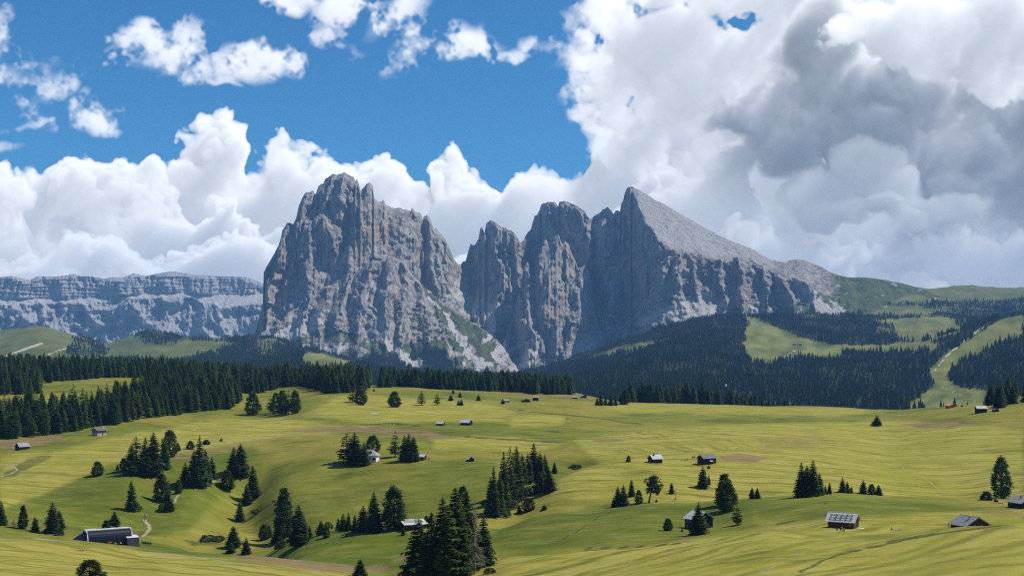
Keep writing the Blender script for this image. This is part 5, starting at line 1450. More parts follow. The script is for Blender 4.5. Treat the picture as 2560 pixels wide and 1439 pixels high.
# groves and single trees on the meadow: (phrase, [(px, foot row, height px, width px, kind, distance or None)])
S, P, LA, SH = 'spruce', 'stone_pine', 'larch', 'shrub'
GROVES = [
    ('in the grove on the left slope', [(294, 1174, 15, 8, S), (309, 1176, 31, 17, P), (328, 1186, 74, 36, S), (341, 1178, 88, 44, LA), (364, 1189, 98, 38, S), (384, 1188, 108, 44, S), (411, 1172, 76, 30, S), (424, 1141, 66, 31, P)]),
    ('along the path right of the left grove', [(444, 1127, 20, 12, P), (476, 1122, 20, 17, P), (516, 1110, 11, 15, P), (553, 1102, 6, 7, P)]),
    ('in the dense clump above the winding path', [(463, 1207, 52, 26, S), (486, 1216, 92, 36, S), (498, 1215, 127, 44, S), (512, 1210, 88, 34, S), (530, 1196, 56, 23, S), (446, 1232, 33, 15, P)]),
    ('in the pair right of the path clump', [(585, 1190, 74, 38, S), (602, 1188, 80, 40, S)]),
    ('stepping down the left spur', [(567, 1223, 47, 30, P), (633, 1248, 84, 34, S), (617, 1262, 55, 25, S), (600, 1301, 51, 21, S)]),
    ('beside the path bend on the left', [(404, 1254, 69, 34, P), (421, 1276, 46, 30, S), (403, 1280, 24, 12, P), (329, 1276, 76, 26, S), (286, 1311, 34, 26, S), (266, 1330, 30, 20, P)]),
    ('standing alone on the left meadow', [(244, 1188, 34, 23, P)]),
    ('at the left edge above the track', [(2, 1310, 60, 28, S), (58, 1321, 57, 19, P), (88, 1327, 36, 19, S), (131, 1331, 76, 36, S), (148, 1322, 48, 26, S)]),
    ('on the near slope right of the lift station', [(584, 1366, 52, 34, S), (577, 1381, 28, 22, S), (615, 1384, 41, 23, S)]),
    ('in the bottom left corner', [(225, 1452, 52, 54, P)]),
    ('left of the white house', [(868, 1155, 76, 44, LA), (887, 1160, 80, 46, S), (910, 1162, 57, 30, S)]),
    ('behind the white house', [(932, 1134, 46, 30, P)]),
    ('beside the shed right of the white house', [(988, 1142, 67, 30, LA), (1012, 1152, 64, 30, S), (1023, 1153, 70, 36, S), (1034, 1152, 62, 28, S)]),
    ('in the tall pair on the centre left spur', [(709, 1343, 120, 40, P), (746, 1364, 104, 50, S)]),
    ('around the feet of the tall centre left pair', [(660, 1348, 38, 21, P), (672, 1342, 32, 18, S), (688, 1358, 30, 24, S), (703, 1365, 26, 22, S), (762, 1354, 58, 18, S), (774, 1346, 34, 15, S)]),
    ('in the low pair left of the hedge of spruces', [(803, 1336, 36, 24, S), (816, 1343, 28, 16, P)]),
    ('in the row left of the flat roofed hut', [(845, 1325, 32, 12, S), (858, 1326, 44, 22, S), (871, 1327, 48, 20, S), (887, 1328, 42, 16, S), (908, 1328, 66, 32, S), (934, 1329, 102, 38, S), (948, 1329, 48, 20, S), (964, 1302, 34, 16, S), (985, 1323, 104, 46, P)]),
    ('beside the flat roofed hut', [(867, 1341, 12, 7, S), (1008, 1336, 18, 11, S), (1077, 1306, 20, 16, S), (1066, 1298, 10, 9, P)]),
    ('alone above the foreground clump', [(1157, 1265, 50, 24, P)]),
    ('in the big foreground clump at bottom centre', [(1046, 1462, 158, 74, S, 338), (1078, 1468, 172, 66, S, 330), (1106, 1474, 206, 80, S, 326), (1140, 1474, 226, 84, S, 322), (1165, 1468, 204, 70, S, 332), (1209, 1432, 136, 56, S, 346), (1122, 1480, 190, 70, LA, 318)]),
    ('cut by the bottom edge', [(901, 1452, 46, 32, S)]),
    ('in the left part of the centre grove', [(1225, 1288, 96, 26, S), (1234, 1290, 126, 30, S), (1250, 1282, 98, 26, S), (1259, 1262, 134, 32, S), (1276, 1248, 132, 36, LA)]),
    ('in the right part of the centre grove', [(1290, 1216, 102, 42, S), (1306, 1208, 74, 30, S), (1320, 1206, 74, 28, S), (1334, 1196, 90, 36, S), (1350, 1202, 72, 28, S), (1362, 1198, 62, 26, S)]),
    ('below the centre grove', [(1386, 1182, 28, 13, S), (1350, 1230, 52, 30, S), (1373, 1229, 62, 34, S)]),
    ('on the bank under the centre grove', [(1298, 1281, 20, 13, S), (1321, 1276, 32, 27, P), (1361, 1273, 12, 15, S)]),
    ('in the clump left of the bare trunk pine', [(1535, 1267, 24, 14, S), (1545, 1266, 52, 22, S), (1558, 1264, 54, 28, S)]),
    ('between the clump and the bare trunk pine', [(1579, 1240, 42, 16, S), (1597, 1259, 34, 17, P)]),
    ('right of the bare trunk pine', [(1679, 1233, 28, 13, S), (1641, 1254, 8, 7, S)]),
    ('on the slope below the black barn', [(1757, 1219, 55, 26, S), (1772, 1211, 28, 9, S), (1772, 1170, 8, 8, S), (1571, 1154, 15, 10, P)]),
    ('in the overlapping pair above the right hut', [(1811, 1264, 78, 38, P), (1818, 1277, 73, 42, P)]),
    ('beside the poles right of the two storey hut', [(1843, 1311, 53, 28, LA)]),
    ('in the small pair on the right slope', [(1880, 1246, 30, 15, S), (1893, 1246, 28, 15, S)]),
    ('in front of the two storey hut', [(1747, 1336, 82, 44, S)]),
    ('left of the two storey hut', [(1670, 1325, 29, 19, P), (1705, 1328, 9, 6, S)]),
    ('in the dark grove on the right ridge', [(2003, 1242, 88, 32, S), (2017, 1242, 80, 30, S), (2032, 1240, 90, 36, S), (2049, 1237, 56, 24, S), (2063, 1234, 24, 9, S), (2074, 1234, 29, 11, S)]),
    ('in the little row right of the dark ridge grove', [(2106, 1231, 38, 19, S), (2118, 1231, 30, 15, S), (2128, 1231, 16, 10, S)]),
    ('in the row of three on the right ridge', [(2158, 1233, 34, 19, S), (2179, 1235, 25, 15, P), (2196, 1236, 26, 20, S)]),
    ('near the right edge', [(2503, 1246, 102, 40, P), (2466, 1250, 22, 27, P)]),
    ('alone in the middle of the right meadow', [(2192, 1063, 26, 23, S)]),
    ('in the trio on the upper meadow', [(882, 1006, 38, 25, LA), (901, 1012, 46, 24, P), (911, 1006, 42, 18, LA)]),
    ('standing on the upper centre meadow', [(986, 1017, 38, 25, P), (1054, 1012, 36, 23, LA), (1093, 1012, 31, 17, LA)]),
    ('dotted below the far tree line', [(1127, 1001, 15, 12, S), (1133, 984, 12, 7, S), (1150, 993, 15, 10, S), (1146, 1013, 14, 8, S), (1153, 1013, 16, 10, S), (1196, 1001, 16, 12, S), (1257, 1009, 13, 10, S), (935, 977, 7, 5, S)]),
    ('in the clump before the left forest', [(632, 1037, 56, 32, P), (676, 1032, 46, 20, LA), (690, 1034, 52, 22, P), (706, 1035, 58, 26, P), (721, 1034, 62, 26, LA), (738, 1033, 56, 22, P)]),
    ('in front of the centre tree line', [(1493, 1013, 22, 10, S), (1502, 1013, 29, 14, S), (1514, 1013, 26, 9, S), (1527, 1013, 26, 13, S), (1539, 1013, 26, 10, S), (1562, 1010, 36, 24, P)]),
]


def foot(px, py, D=None):
    return land.point(px, py, D)


def build_groves():
    for phrase, lst in GROVES:
        cnt = {}
        for t in lst:
            cnt[t[4]] = cnt.get(t[4], 0) + 1
        seen = {}
        for t in sorted(lst, key=lambda q: q[0]):
            px, py, h, w, kind = t[:5]
            D = t[5] if len(t) > 5 else None
            if D is None and py > 1436:
                D = land.hit(px, 1437) - (py - 1437) * .8
            p = foot(px, py, D)
            s = p.y / F
            seen[kind] = seen.get(kind, 0) + 1
            lab = WORD[kind]
            if cnt[kind] > 1:
                lab = f"{ORD[seen[kind] - 1]} {lab} from the left"
            lab += ' ' + phrase
            grp = ('trees ' + phrase) if len(lst) > 1 else None
            put_tree(kind, (p.x, p.y, p.z - .25), h * s + .25, w * s * 1.22, lab, grp)
    p = foot(1630, 1256)
    s = p.y / F
    put_tree('pine', (p.x, p.y, p.z - .1), 66 * s, 40 * s, 'pine with bare pale trunk and tufted crown on the right slope', None, yaw=0)
    # dead trees
    for (px, py, D, h, sp, nb, lab) in ((1689, 1251, None, 33, 2.2, 34, 'thin bare grey snag on the right slope'), (1187, 1474, 325, 196, 4.2, 230, 'grey dead spruce with bare branches in the foreground clump'),
                                        (35, 1318, None, 24, 2.6, 46, 'grey leafless bush at the left edge')):
        p = foot(px, py, D)
        rg = np.random.default_rng(px)
        H = h * p.y / F
        T, B = bare_tree(rg, H, nb, sp, .10 + H * .004)
        r = bpy.data.objects.new('dead_tree', None)
        col.objects.link(r)
        r.location = p
        tag(r, lab, 'tree')
        for n_, a in (('trunk', T), ('branches', B)):
            c = bpy.data.objects.new(n_, a.mesh('dead_' + n_, MAT['dead_wood']))
            col.objects.link(c)
            c.parent = r
    # shrubs
    sh = [(352, 1183, 24, 24, 'bright green shrub under the left slope grove'), (150, 1337, 18, 20, 'pale shrub at the foot of the left edge spruces'), (468, 1216, 16, 22, 'green shrub beside the winding path clump'),
          (540, 1194, 9, 26, 'low shrub right of the winding path clump'), (340, 1276, 16, 26, 'shrub at the foot of the spruce beside the path bend'), (700, 1372, 20, 26, 'shrub below the tall centre left pair'),
          (820, 1322, 18, 22, 'greyish shrub behind the low pair of trees'), (1262, 1290, 20, 30, 'first shrub in the hollow of the centre grove'), (1290, 1252, 26, 44, 'second shrub in the hollow of the centre grove'),
          (1310, 1240, 24, 40, 'third shrub in the hollow of the centre grove'), (1330, 1234, 20, 34, 'fourth shrub in the hollow of the centre grove'), (1278, 1270, 18, 34, 'low shrub at the bottom of the centre grove hollow'),
          (1225, 1432, 14, 30, 'shrub right of the foreground clump'), (640, 1284, 12, 26, 'shrub in the gully on the left spur'), (520, 1350, 14, 40, 'left shrub of the dark bushes below the lift station'), (545, 1350, 12, 36, 'right shrub of the dark bushes below the lift station'),
          (1212, 1262, 14, 20, 'shrub left of the centre grove'), (1440, 1168, 8, 30, 'low shrub in the damp hollow right of the centre grove')]
    for px, py, h, w, lab in sh:
        p = foot(px, py)
        s = p.y / F
        put_tree('shrub', (p.x, p.y, p.z - .1), h * s, w * s, lab, 'shrubs on the meadow', 'shrub')


build_groves()

# ------------------------------------------------------------------ forests
FORESTS = [  # ground outline (photo columns / rows on the land), distance range, spacing m, height m, phrase
    ('left', [(-260, 1105), (70, 1094), (130, 1086), (195, 1078), (245, 1060), (235, 1040), (180, 1036), (100, 1040), (0, 1046), (-260, 1050)], (700, 1250), 6.8, (15, 23)),
    ('left', [(240, 1064), (300, 1062), (370, 1046), (415, 1040), (460, 1033), (520, 1027), (565, 1024), (600, 1002), (560, 972), (480, 972), (400, 984), (310, 1000), (250, 1022)], (800, 1500), 6.8, (15, 23)),
    ('left', [(-260, 1005), (20, 988), (60, 986), (98, 984), (100, 962), (150, 953), (240, 946), (290, 944), (372, 945), (420, 962), (500, 962), (600, 985), (655, 982), (700, 968), (745, 966), (790, 972), (815, 984), (850, 984), (905, 978), (925, 962), (900, 930), (400, 928), (-260, 925)], (1050, 1900), 7.2, (15, 23)),
    ('centre', [(952, 969), (1000, 966), (1060, 970), (1100, 973), (1200, 977), (1310, 981), (1330, 985), (1360, 986), (1425, 986), (1440, 978), (1500, 976), (1500, 966), (1200, 962), (950, 958)], (1200, 1800), 6.0, (15, 21)),
    ('centre', [(1535, 984), (1560, 978), (1600, 985), (1600, 975), (1535, 970)], (1300, 1700), 6.0, (14, 18)),
]
TREELINE = [(1575, 20), (1600, 20), (1610, 18), (1625, 20), (1640, 21), (1655, 22), (1668, 20), (1680, 22), (1695, 21), (1708, 19), (1722, 20), (1735, 19), (1748, 20), (1760, 18), (1775, 16), (1788, 17), (1800, 16), (1815, 14), (1828, 15), (1842, 13), (1856, 13), (1868, 11), (1880, 11), (1892, 9), (1903, 8), (1920, 6), (1965, 7)]


def lod_mesh(rg, name, mat, H=15., R_=2.6, lay=7, n=8):
    A = Acc()
    for i in range(lay):
        t = i / lay
        z1 = H * min(1.0, (t + 2.1 / lay))
        zb = H * (.04 + t * .96)
        r = R_ * (1 - t) ** .8 * (.9 + .2 * rg.random())
        a0 = rg.random() * 6.28
        vs = [(0, 0, z1)]
        for k in range(2 * n):
            a = a0 + math.pi * k / n
            q = r * ((1.0 + .22 * rg.random()) if k % 2 == 0 else .62)
            vs.append((q * math.cos(a), q * math.sin(a), zb - (.35 if k % 2 == 0 else -.15) + rg.normal(0, .12)))
        A.add(vs, [(0, 1 + k, 1 + (k + 1) % (2 * n)) for k in range(2 * n)])
    return A.mesh(name, mat)


def scatter(name, pts, scl, meshes, label):
    """one stuff object: vertices with geometry-node tree instances"""
    c = bpy.data.collections.new(name + '_kinds')
    for k, me in enumerate(meshes):
        c.objects.link(bpy.data.objects.new(f'{name}_kind_{k}', me))
    n = len(pts)
    me = bpy.data.meshes.new(name)
    me.vertices.add(n)
    me.vertices.foreach_set('co', np.asarray(pts, np.float32).ravel())
    rg = np.random.default_rng(n)
    for an, av, ty in (('sz', scl, 'FLOAT'), ('rz', rg.random(n) * 6.283, 'FLOAT')):
        a = me.attributes.new(an, ty, 'POINT')
        a.data.foreach_set('value', np.asarray(av, np.float32))
    a = me.attributes.new('kd', 'INT', 'POINT')
    a.data.foreach_set('value', rg.integers(0, len(meshes), n).astype(np.int32))
    o = bpy.data.objects.new(name, me)
    col.objects.link(o)
    g = bpy.data.node_groups.new(name, 'GeometryNodeTree')
    g.interface.new_socket('Geometry', in_out='INPUT', socket_type='NodeSocketGeometry')
    g.interface.new_socket('Geometry', in_out='OUTPUT', socket_type='NodeSocketGeometry')
    N = NT(g)
    gi, go = g.nodes.new('NodeGroupInput'), g.nodes.new('NodeGroupOutput')
    ci = N.n('GeometryNodeCollectionInfo', {'Collection': c, 'Separate Children': True, 'Reset Children': True})
    ip = g.nodes.new('GeometryNodeInstanceOnPoints')
    g.links.new(gi.outputs[0], ip.inputs['Points'])
    g.links.new(ci.outputs[0], ip.inputs['Instance'])
    ip.inputs['Pick Instance'].default_value = True

    def na(nm, ty):
        nd = g.nodes.new('GeometryNodeInputNamedAttribute')
        nd.data_type = ty
        nd.inputs[0].default_value = nm
        return nd.outputs[0]
    g.links.new(na('kd', 'INT'), ip.inputs['Instance Index'])
    g.links.new(na('sz', 'FLOAT'), ip.inputs['Scale'])
    cx = g.nodes.new('ShaderNodeCombineXYZ')
    g.links.new(na('rz', 'FLOAT'), cx.inputs[2])
    g.links.new(cx.outputs[0], ip.inputs['Rotation'])
    g.links.new(ip.outputs[0], go.inputs[0])
    md = o.modifiers.new('trees', 'NODES')
    md.node_group = g
    tag(o, label, kind='stuff')
    return o


def poisson(x, y, r):
    """keep points at least r apart (first come first kept)"""
    cell = {}
    keep = []
    r2 = r * r
    for i, (a, b) in enumerate(zip(x, y)):
        ci, cj = int(a // r), int(b // r)
        ok = True
        for di in (-1, 0, 1):
            for dj in (-1, 0, 1):
                for (p, q) in cell.get((ci + di, cj + dj), ()):
                    if (p - a) ** 2 + (q - b) ** 2 < r2:
                        ok = False
                        break
                if not ok:
                    break
            if not ok:
                break
        if ok:
            cell.setdefault((ci, cj), []).append((a, b))
            keep.append(i)
    return np.array(keep, int)


def field_lookup(Fd, arr, px, D):
    fi = np.interp(np.log(D), np.log(Fd.d), np.arange(len(Fd.d)))
    fj = np.interp(px, Fd.x, np.arange(len(Fd.x)))
    i = np.minimum(fi.astype(int), len(Fd.d) - 2)
    j = np.minimum(fj.astype(int), len(Fd.x) - 2)
    a, b = fi - i, fj - j
    return (arr[i, j] * (1 - b) + arr[i, j + 1] * b) * (1 - a) + (arr[i + 1, j] * (1 - b) + arr[i + 1, j + 1] * b) * a


def build_near_forest():
    rg = np.random.default_rng(77)
    allp = []
    for (side, poly, dr, sp, hr) in FORESTS:
        x0, x1 = min(p[0] for p in poly), max(p[0] for p in poly)
        n = 60000
        D = np.sqrt(rg.random(n) * (dr[1] ** 2 - dr[0] ** 2) + dr[0] ** 2)
        px = x0 + rg.random(n) * (x1 - x0)
        py = field_lookup(land, land.py, px, D)
        m = in_poly(px, py, poly)
        px, D, py = px[m], D[m], py[m]
        wx, wy = (px - 1280) / F * D, D
        k = poisson(wx, wy, sp)
        for i in k:
            allp.append((side, px[i], D[i], py[i], hr[0] + rg.random() ** 1.3 * (hr[1] - hr[0])))
    # the line of trees just behind the brow, right of centre, and the wood at the right edge
    for (px, h) in TREELINE:
        for q in range(2):
            allp.append(('right', px + rg.normal(0, 5), 1345 + q * 22 + rg.normal(0, 8), 1012, h * (1.0 + .2 * rg.random())))
    for i in range(40):
        px = 2462 + rg.random() * 240
        allp.append(('edge', px, 905 + rg.random() * 130 + max(0, (2500 - px)) * 1.2, 1008, 13 + rg.random() * 6))
    # nearest of each column become single trees
    allp.sort(key=lambda t: t[2])
    phr = {'left': ('on the front edge of the left forest', 'trees on the front edge of the left forest'), 'centre': ('in the front row of the centre tree line', 'trees in the front row of the centre tree line'),
           'right': ('in the tree line behind the brow right of centre', 'trees in the line behind the brow'), 'edge': ('in the dark wood at the right edge', 'trees of the wood at the right edge')}
    quota = {'left': 74, 'centre': 36, 'right': 30, 'edge': 16}
    binw = {'left': 11, 'centre': 13, 'right': 12, 'edge': 7}
    used, cnt = {}, {}
    rest, rscl = [], []
    for (side, px, D, py, h) in allp:
        z = float(field_lookup(land, land.Z, np.array([px]), np.array([D]))[0])
        loc = ((px - 1280) / F * D, D, z - .3)
        b = (side, int(px // binw[side]))
        if 0 < px < 2560 and cnt.get(side, 0) < quota[side] and used.get(b, 0) < 1:
            used[b] = used.get(b, 0) + 1
            cnt[side] = cnt.get(side, 0) + 1
            kind = S if rg.random() < .68 else (LA if rg.random() < .5 else P)
            put_tree(kind, loc, h * (.8 + .25 * rg.random()), h * (.40 + .12 * rg.random()), WORD[kind] + ' ' + phr[side][0], phr[side][1])
        else:
            rest.append(loc)
            rscl.append(h / 15.0 * (.75 + .5 * rg.random()))
    ms = [KINDS[S][k][0] for k in (0, 2, 3, 4, 5)] + [KINDS[LA][0][0], KINDS[LA][1][0], KINDS[P][0][0]]
    scatter('forest', rest, rscl, ms, 'dense dark conifer forest filling the left slope and the brow')
    return len(rest), sum(cnt.values())


def build_far_forest():
    rg = np.random.default_rng(78)
    n = 190000
    d0, d1 = 1900, 6900
    D = np.sqrt(rg.random(n) * (d1 ** 2 - d0 ** 2) + d0 ** 2)
    px = -140 + rg.random(n) * 2840
    py = field_lookup(hill, hill.py, px, D)
    f, op = far_masks(px, py, D)
    hv = fbm(px / 60, py / 20, 3, 241)
    m = rg.random(n) < f * np.where(py < 1030, 1, 0) * np.clip(1.15 - .9 * np.clip(fbm(px / 22, py / 8, 2, 243), 0, 1), 0, 1)
    px, D, py, hv = px[m], D[m], py[m], hv[m]
    z = field_lookup(hill, hill.Z, px, D)
    x = (px - 1280) / F * D
    k = poisson(x, D, 8.5)
    pts = np.stack([x, D, z - .5], -1)[k]
    scl = (10 + 13 * rg.random(len(k)) ** 1.5) / 15 * np.clip(1 + .45 * hv[k], .6, 1.5)
    # woods climbing the aprons under the rock walls
    for (mp, MPY, MY, apron, st, _), cnt in zip(massif, (30000, 40000, 12000)):
        ii = rg.integers(MPY.shape[0] // 2, MPY.shape[0], cnt)
        jj = rg.integers(0, MPY.shape[1], cnt)
        pyv = MPY[ii, jj]
        pxv = mp[jj]
        lim = np.interp(pxv, [560, 700, 850, 1000, 1120, 1220, 1260, 1400, 1440, 1600, 1760, 1900, 2100, 2200], [868, 872, 884, 886, 858, 900, 925, 925, 892, 815, 790, 782, 786, 1000])
        lim = lim + 14 * perlin(pxv / 18, pxv * 0, 7)
        dens = np.clip((pyv - lim) / 22, 0, 1)
        ok = (rg.random(cnt) < dens) & (st[ii, jj] < .12) & (apron[ii, jj] > .3)
        Yv = MY[ii, jj][ok]
        P2 = np.stack([(pxv[ok] - 1280) / F * Yv, Yv, (920 - pyv[ok]) / F * Yv - .5], -1)
        pts = np.concatenate([pts, P2])
        scl = np.concatenate([scl, (10 + 8 * rg.random(len(P2))) / 15])
    ms = []
    for q in range(4):
        r2 = np.random.default_rng(300 + q)
        ms.append(lod_mesh(r2, f'far_tree_{q}', MAT['far_spruce'], 15, (2.3, 2.7, 3.0, 2.5)[q]))
    scatter('far_forest', pts, scl, ms, 'blue green conifer forest covering the far valley slopes')
    return len(pts)


mat_leaf('far_spruce', (.015, .032, .013), (.044, .074, .026), .2)
print('near forest', build_near_forest())
print('far forest', build_far_forest())


# ------------------------------------------------------------------ buildings
def box_vf(x0, x1, y0, y1, z0, z1):
    v = [(x, y, z) for z in (z0, z1) for y in (y0, y1) for x in (x0, x1)]
    f = [(0, 2, 3, 1), (4, 5, 7, 6), (0, 1, 5, 4), (2, 6, 7, 3), (0, 4, 6, 2), (1, 3, 7, 5)]
    return v, f


class Part:
    def __init__(self):
        self.v, self.f = [], []

    def box(self, x0, x1, y0, y1, z0, z1):
        v, f = box_vf(x0, x1, y0, y1, z0, z1)
        return self.add(v, f)

    def add(self, v, f):
        n = len(self.v)
        self.v += [tuple(q) for q in v]
        self.f += [tuple(i + n for i in q) for q in f]
        return self

    def tube(self, pts, rad, n=6):
        v, f = tube(pts, rad, n)
        return self.add(v.tolist(), f.tolist())

    def beam(self, a, b, w, h):
        """rectangular bar from a to b"""
        a, b = Vector(a), Vector(b)
        d = (b - a).normalized()
        s = d.cross(Vector((0, 0, 1)))
        s = s.normalized() if s.length > 1e-4 else Vector((1, 0, 0))
        u = s.cross(d)
        v = [p + s * (i * w / 2) + u * (j * h / 2) for p in (a, b) for i, j in ((-1, -1), (1, -1), (1, 1), (-1, 1))]
        return self.add(v, [(0, 1, 2, 3), (7, 6, 5, 4), (0, 4, 5, 1), (1, 5, 6, 2), (2, 6, 7, 3), (3, 7, 4, 0)])

    def build(self, name, mat, parent=None, bevel=0.):
        me = bpy.data.meshes.new(name)
        me.from_pydata(self.v, [], self.f)
        me.materials.append(MAT[mat])
        bm = bmesh.new()
        bm.from_mesh(me)
        bmesh.ops.recalc_face_normals(bm, faces=bm.faces)
        bm.to_mesh(me)
        bm.free()
        o = bpy.data.objects.new(name, me)
        col.objects.link(o)
        if parent is not None:
            o.parent = parent
        return o


def thing(name, label, cat, loc, rz=0., group=None):
    r = bpy.data.objects.new(name, None)
    r.empty_display_size = .5
    col.objects.link(r)
    r.location = loc
    r.rotation_euler = (0, 0, rz)
    tag(r, label, cat, group)
    return r


def yaw_for(loc, vy):
    return -math.atan2(loc[0], loc[1]) + R(vy)


def ground_low(loc, L_, W_, rz):
    """lowest ground under a footprint, so walls reach down into the slope"""
    zs = []
    for sx in (-.5, 0, .5):
        for sy in (-.5, 0, .5):
            x = loc[0] + sx * L_ * math.cos(rz) - sy * W_ * math.sin(rz)
            y = loc[1] + sx * L_ * math.sin(rz) + sy * W_ * math.cos(rz)
            zs.append(land.z(1280 + x / y * F, y))
    return min(zs), max(zs)


def hut(name, label, px, py, L_, W_, wall, rise, vy, wmat, rmat, D=None, over=.45, chimney=None, logs=True, door=None, windows=(), cat='hut', lift=0., base=None, roof_rows=0, group=None, gable_mat=None, boards=False):
    """gabled hut: ridge along local x, front long side towards -y"""
    p = foot(px, py, D)
    rz = yaw_for(p, vy)
    z0, z1 = ground_low(p, L_, W_, rz)
    floor = min(p.z + lift, z1) if lift == 0 else p.z + lift
    t = thing(name, label, cat, (p.x, p.y, floor), rz, group)
    t.scale = (.86, .86, .9)
    low = z0 - floor - .4
    x, y = L_ / 2, W_ / 2
    # walls with gables
    w = Part()
    v = [(-x, -y, low), (x, -y, low), (x, y, low), (-x, y, low), (-x, -y, wall), (x, -y, wall), (x, y, wall), (-x, y, wall), (-x, 0, wall + rise), (x, 0, wall + rise)]
    w.add(v, [(0, 1, 5, 4), (1, 2, 6, 9, 5), (2, 3, 7, 6), (3, 0, 4, 8, 7)])
    w.build('wall', wmat, t)
    if logs:
        lg = Part()
        n = max(4, int((wall) / .32))
        for i in range(n):
            zz = wall * (i + .5) / n
            r = wall / n * .36
            for s in (-1, 1):
                lg.box(-x - .22, x + .22, s * y - .055 - (.03 if i % 2 else 0), s * y + .055 + (.03 if i % 2 else 0), zz - r, zz + r)
                lg.box(s * x - .055, s * x + .055, -y - .2, y + .2, zz - r + .02, zz + r + .02)
        lg.build('logs', wmat, t)
    else:
        bd = Part()
        k = int(L_ / .42)
        for i in range(k):
            xx = -x + L_ * (i + .5) / k
            bd.box(xx - .15, xx + .15, -y - .045, -y - .003, low, wall)
        k2 = int(W_ / .42)
        for i in range(k2):
            yy = -y + W_ * (i + .5) / k2
            hh = wall + rise * (1 - abs(yy) / y) - .12
            for s in (-1, 1):
                bd.box(s * x + (.003 if s > 0 else -.045), s * x + (.045 if s > 0 else -.003), yy - .15, yy + .15, low, hh)
        bd.build('boards', wmat, t)
    # roof: two thick slopes
    rf = None
    sl = rise / y
    for s in (-1, 1):
        r = Part()
        ye = s * (y + over)
        ze = wall - sl * over
        th = .14
        xo = x + over
        r.add([(-xo, 0, wall + rise + .05), (xo, 0, wall + rise + .05), (xo, ye, ze + .05), (-xo, ye, ze + .05), (-xo, 0, wall + rise + th + .05), (xo, 0, wall + rise + th + .05), (xo, ye, ze + th + .05), (-xo, ye, ze + th + .05)],
              [(0, 1, 2, 3), (4, 5, 6, 7), (0, 1, 5, 4), (1, 2, 6, 5), (2, 3, 7, 6), (3, 0, 4, 7)])
        o = r.build('roof', rmat, t)
        if rf is None:
            rf = o
        if roof_rows:
            k = Part()
            m = roof_rows
            for i in range(m):
                u0, u1 = i / m, (i + 1.12) / m
                ya, yb = ye * u0, ye * min(u1, 1.02)
                za, zb = wall + rise + (ze - wall - rise) * u0, wall + rise + (ze - wall - rise) * min(u1, 1.02)
                k.add([(-xo - .03, ya, za + th + .055), (xo + .03, ya, za + th + .055), (xo + .03, yb, zb + th + .13), (-xo - .03, yb, zb + th + .13), (xo + .03, yb, zb + th + .055), (-xo - .03, yb, zb + th + .055)], [(0, 1, 2, 3), (3, 2, 4, 5), (1, 4, 2), (0, 3, 5)])
            k.build('shingle_courses', rmat, o)
    rg_ = Part().box(-x - over - .05, x + over + .05, -.12, .12, wall + rise + .1, wall + rise + .26)
    rg_.build('ridge_board', rmat, t)
    if chimney:
        cx, cs, ch, cm = chimney
        yy = -y * .35
        zz = wall + rise * (1 - .35)
        c = Part().box(cx - cs / 2, cx + cs / 2, yy - cs / 2, yy + cs / 2, zz - .1, zz + ch)
        c.box(cx - cs * .7, cx + cs * .7, yy - cs * .7, yy + cs * .7, zz + ch + .001, zz + ch + .09)
        c.build('chimney', cm, rf)
    if base:
        b = Part().box(-x - .06, x + .06, -y - .06, y + .06, low - .1, base)
        b.build('stone_base', 'stone', t)
    if door:
        side, u, dw, dh = door
        d = Part()
        if side == 'front':
            d.box(u - dw / 2, u + dw / 2, -y - .11, -y - .06, 0, dh)
        elif side == 'right':
            d.box(x + .06, x + .11, u - dw / 2, u + dw / 2, 0, dh)
        else:
            d.box(-x - .11, -x - .06, u - dw / 2, u + dw / 2, 0, dh)
        dd = d.build('door', 'old_timber' if wmat != 'old_timber' else 'brown_timber', t)
    for (side, u, zc, ww, wh) in windows:
        g, fr = Part(), Part()
        e = .07

        def wb(prt, a0, a1, b0, b1, d0, d1):
            if side == 'front':
                prt.box(a0, a1, -y - d1, -y - d0, b0, b1)
            elif side == 'right':
                prt.box(x + d0, x + d1, a0, a1, b0, b1)
            else:
                prt.box(-x - d1, -x - d0, a0, a1, b0, b1)
        wb(g, u - ww / 2, u + ww / 2, zc - wh / 2, zc + wh / 2, .06, .10)
        gl = g.build('window', 'glass', t)
        for a0, a1, b0, b1 in ((u - ww / 2 - e, u + ww / 2 + e, zc + wh / 2, zc + wh / 2 + e), (u - ww / 2 - e, u + ww / 2 + e, zc - wh / 2 - e, zc - wh / 2), (u - ww / 2 - e, u - ww / 2, zc - wh / 2, zc + wh / 2), (u + ww / 2, u + ww / 2 + e, zc - wh / 2, zc + wh / 2), (u - .025, u + .025, zc - wh / 2, zc + wh / 2)):
            wb(fr, a0, a1, b0, b1, .06, .13)
        fr.build('window_frame', 'window_frame', gl)
    return t, rf


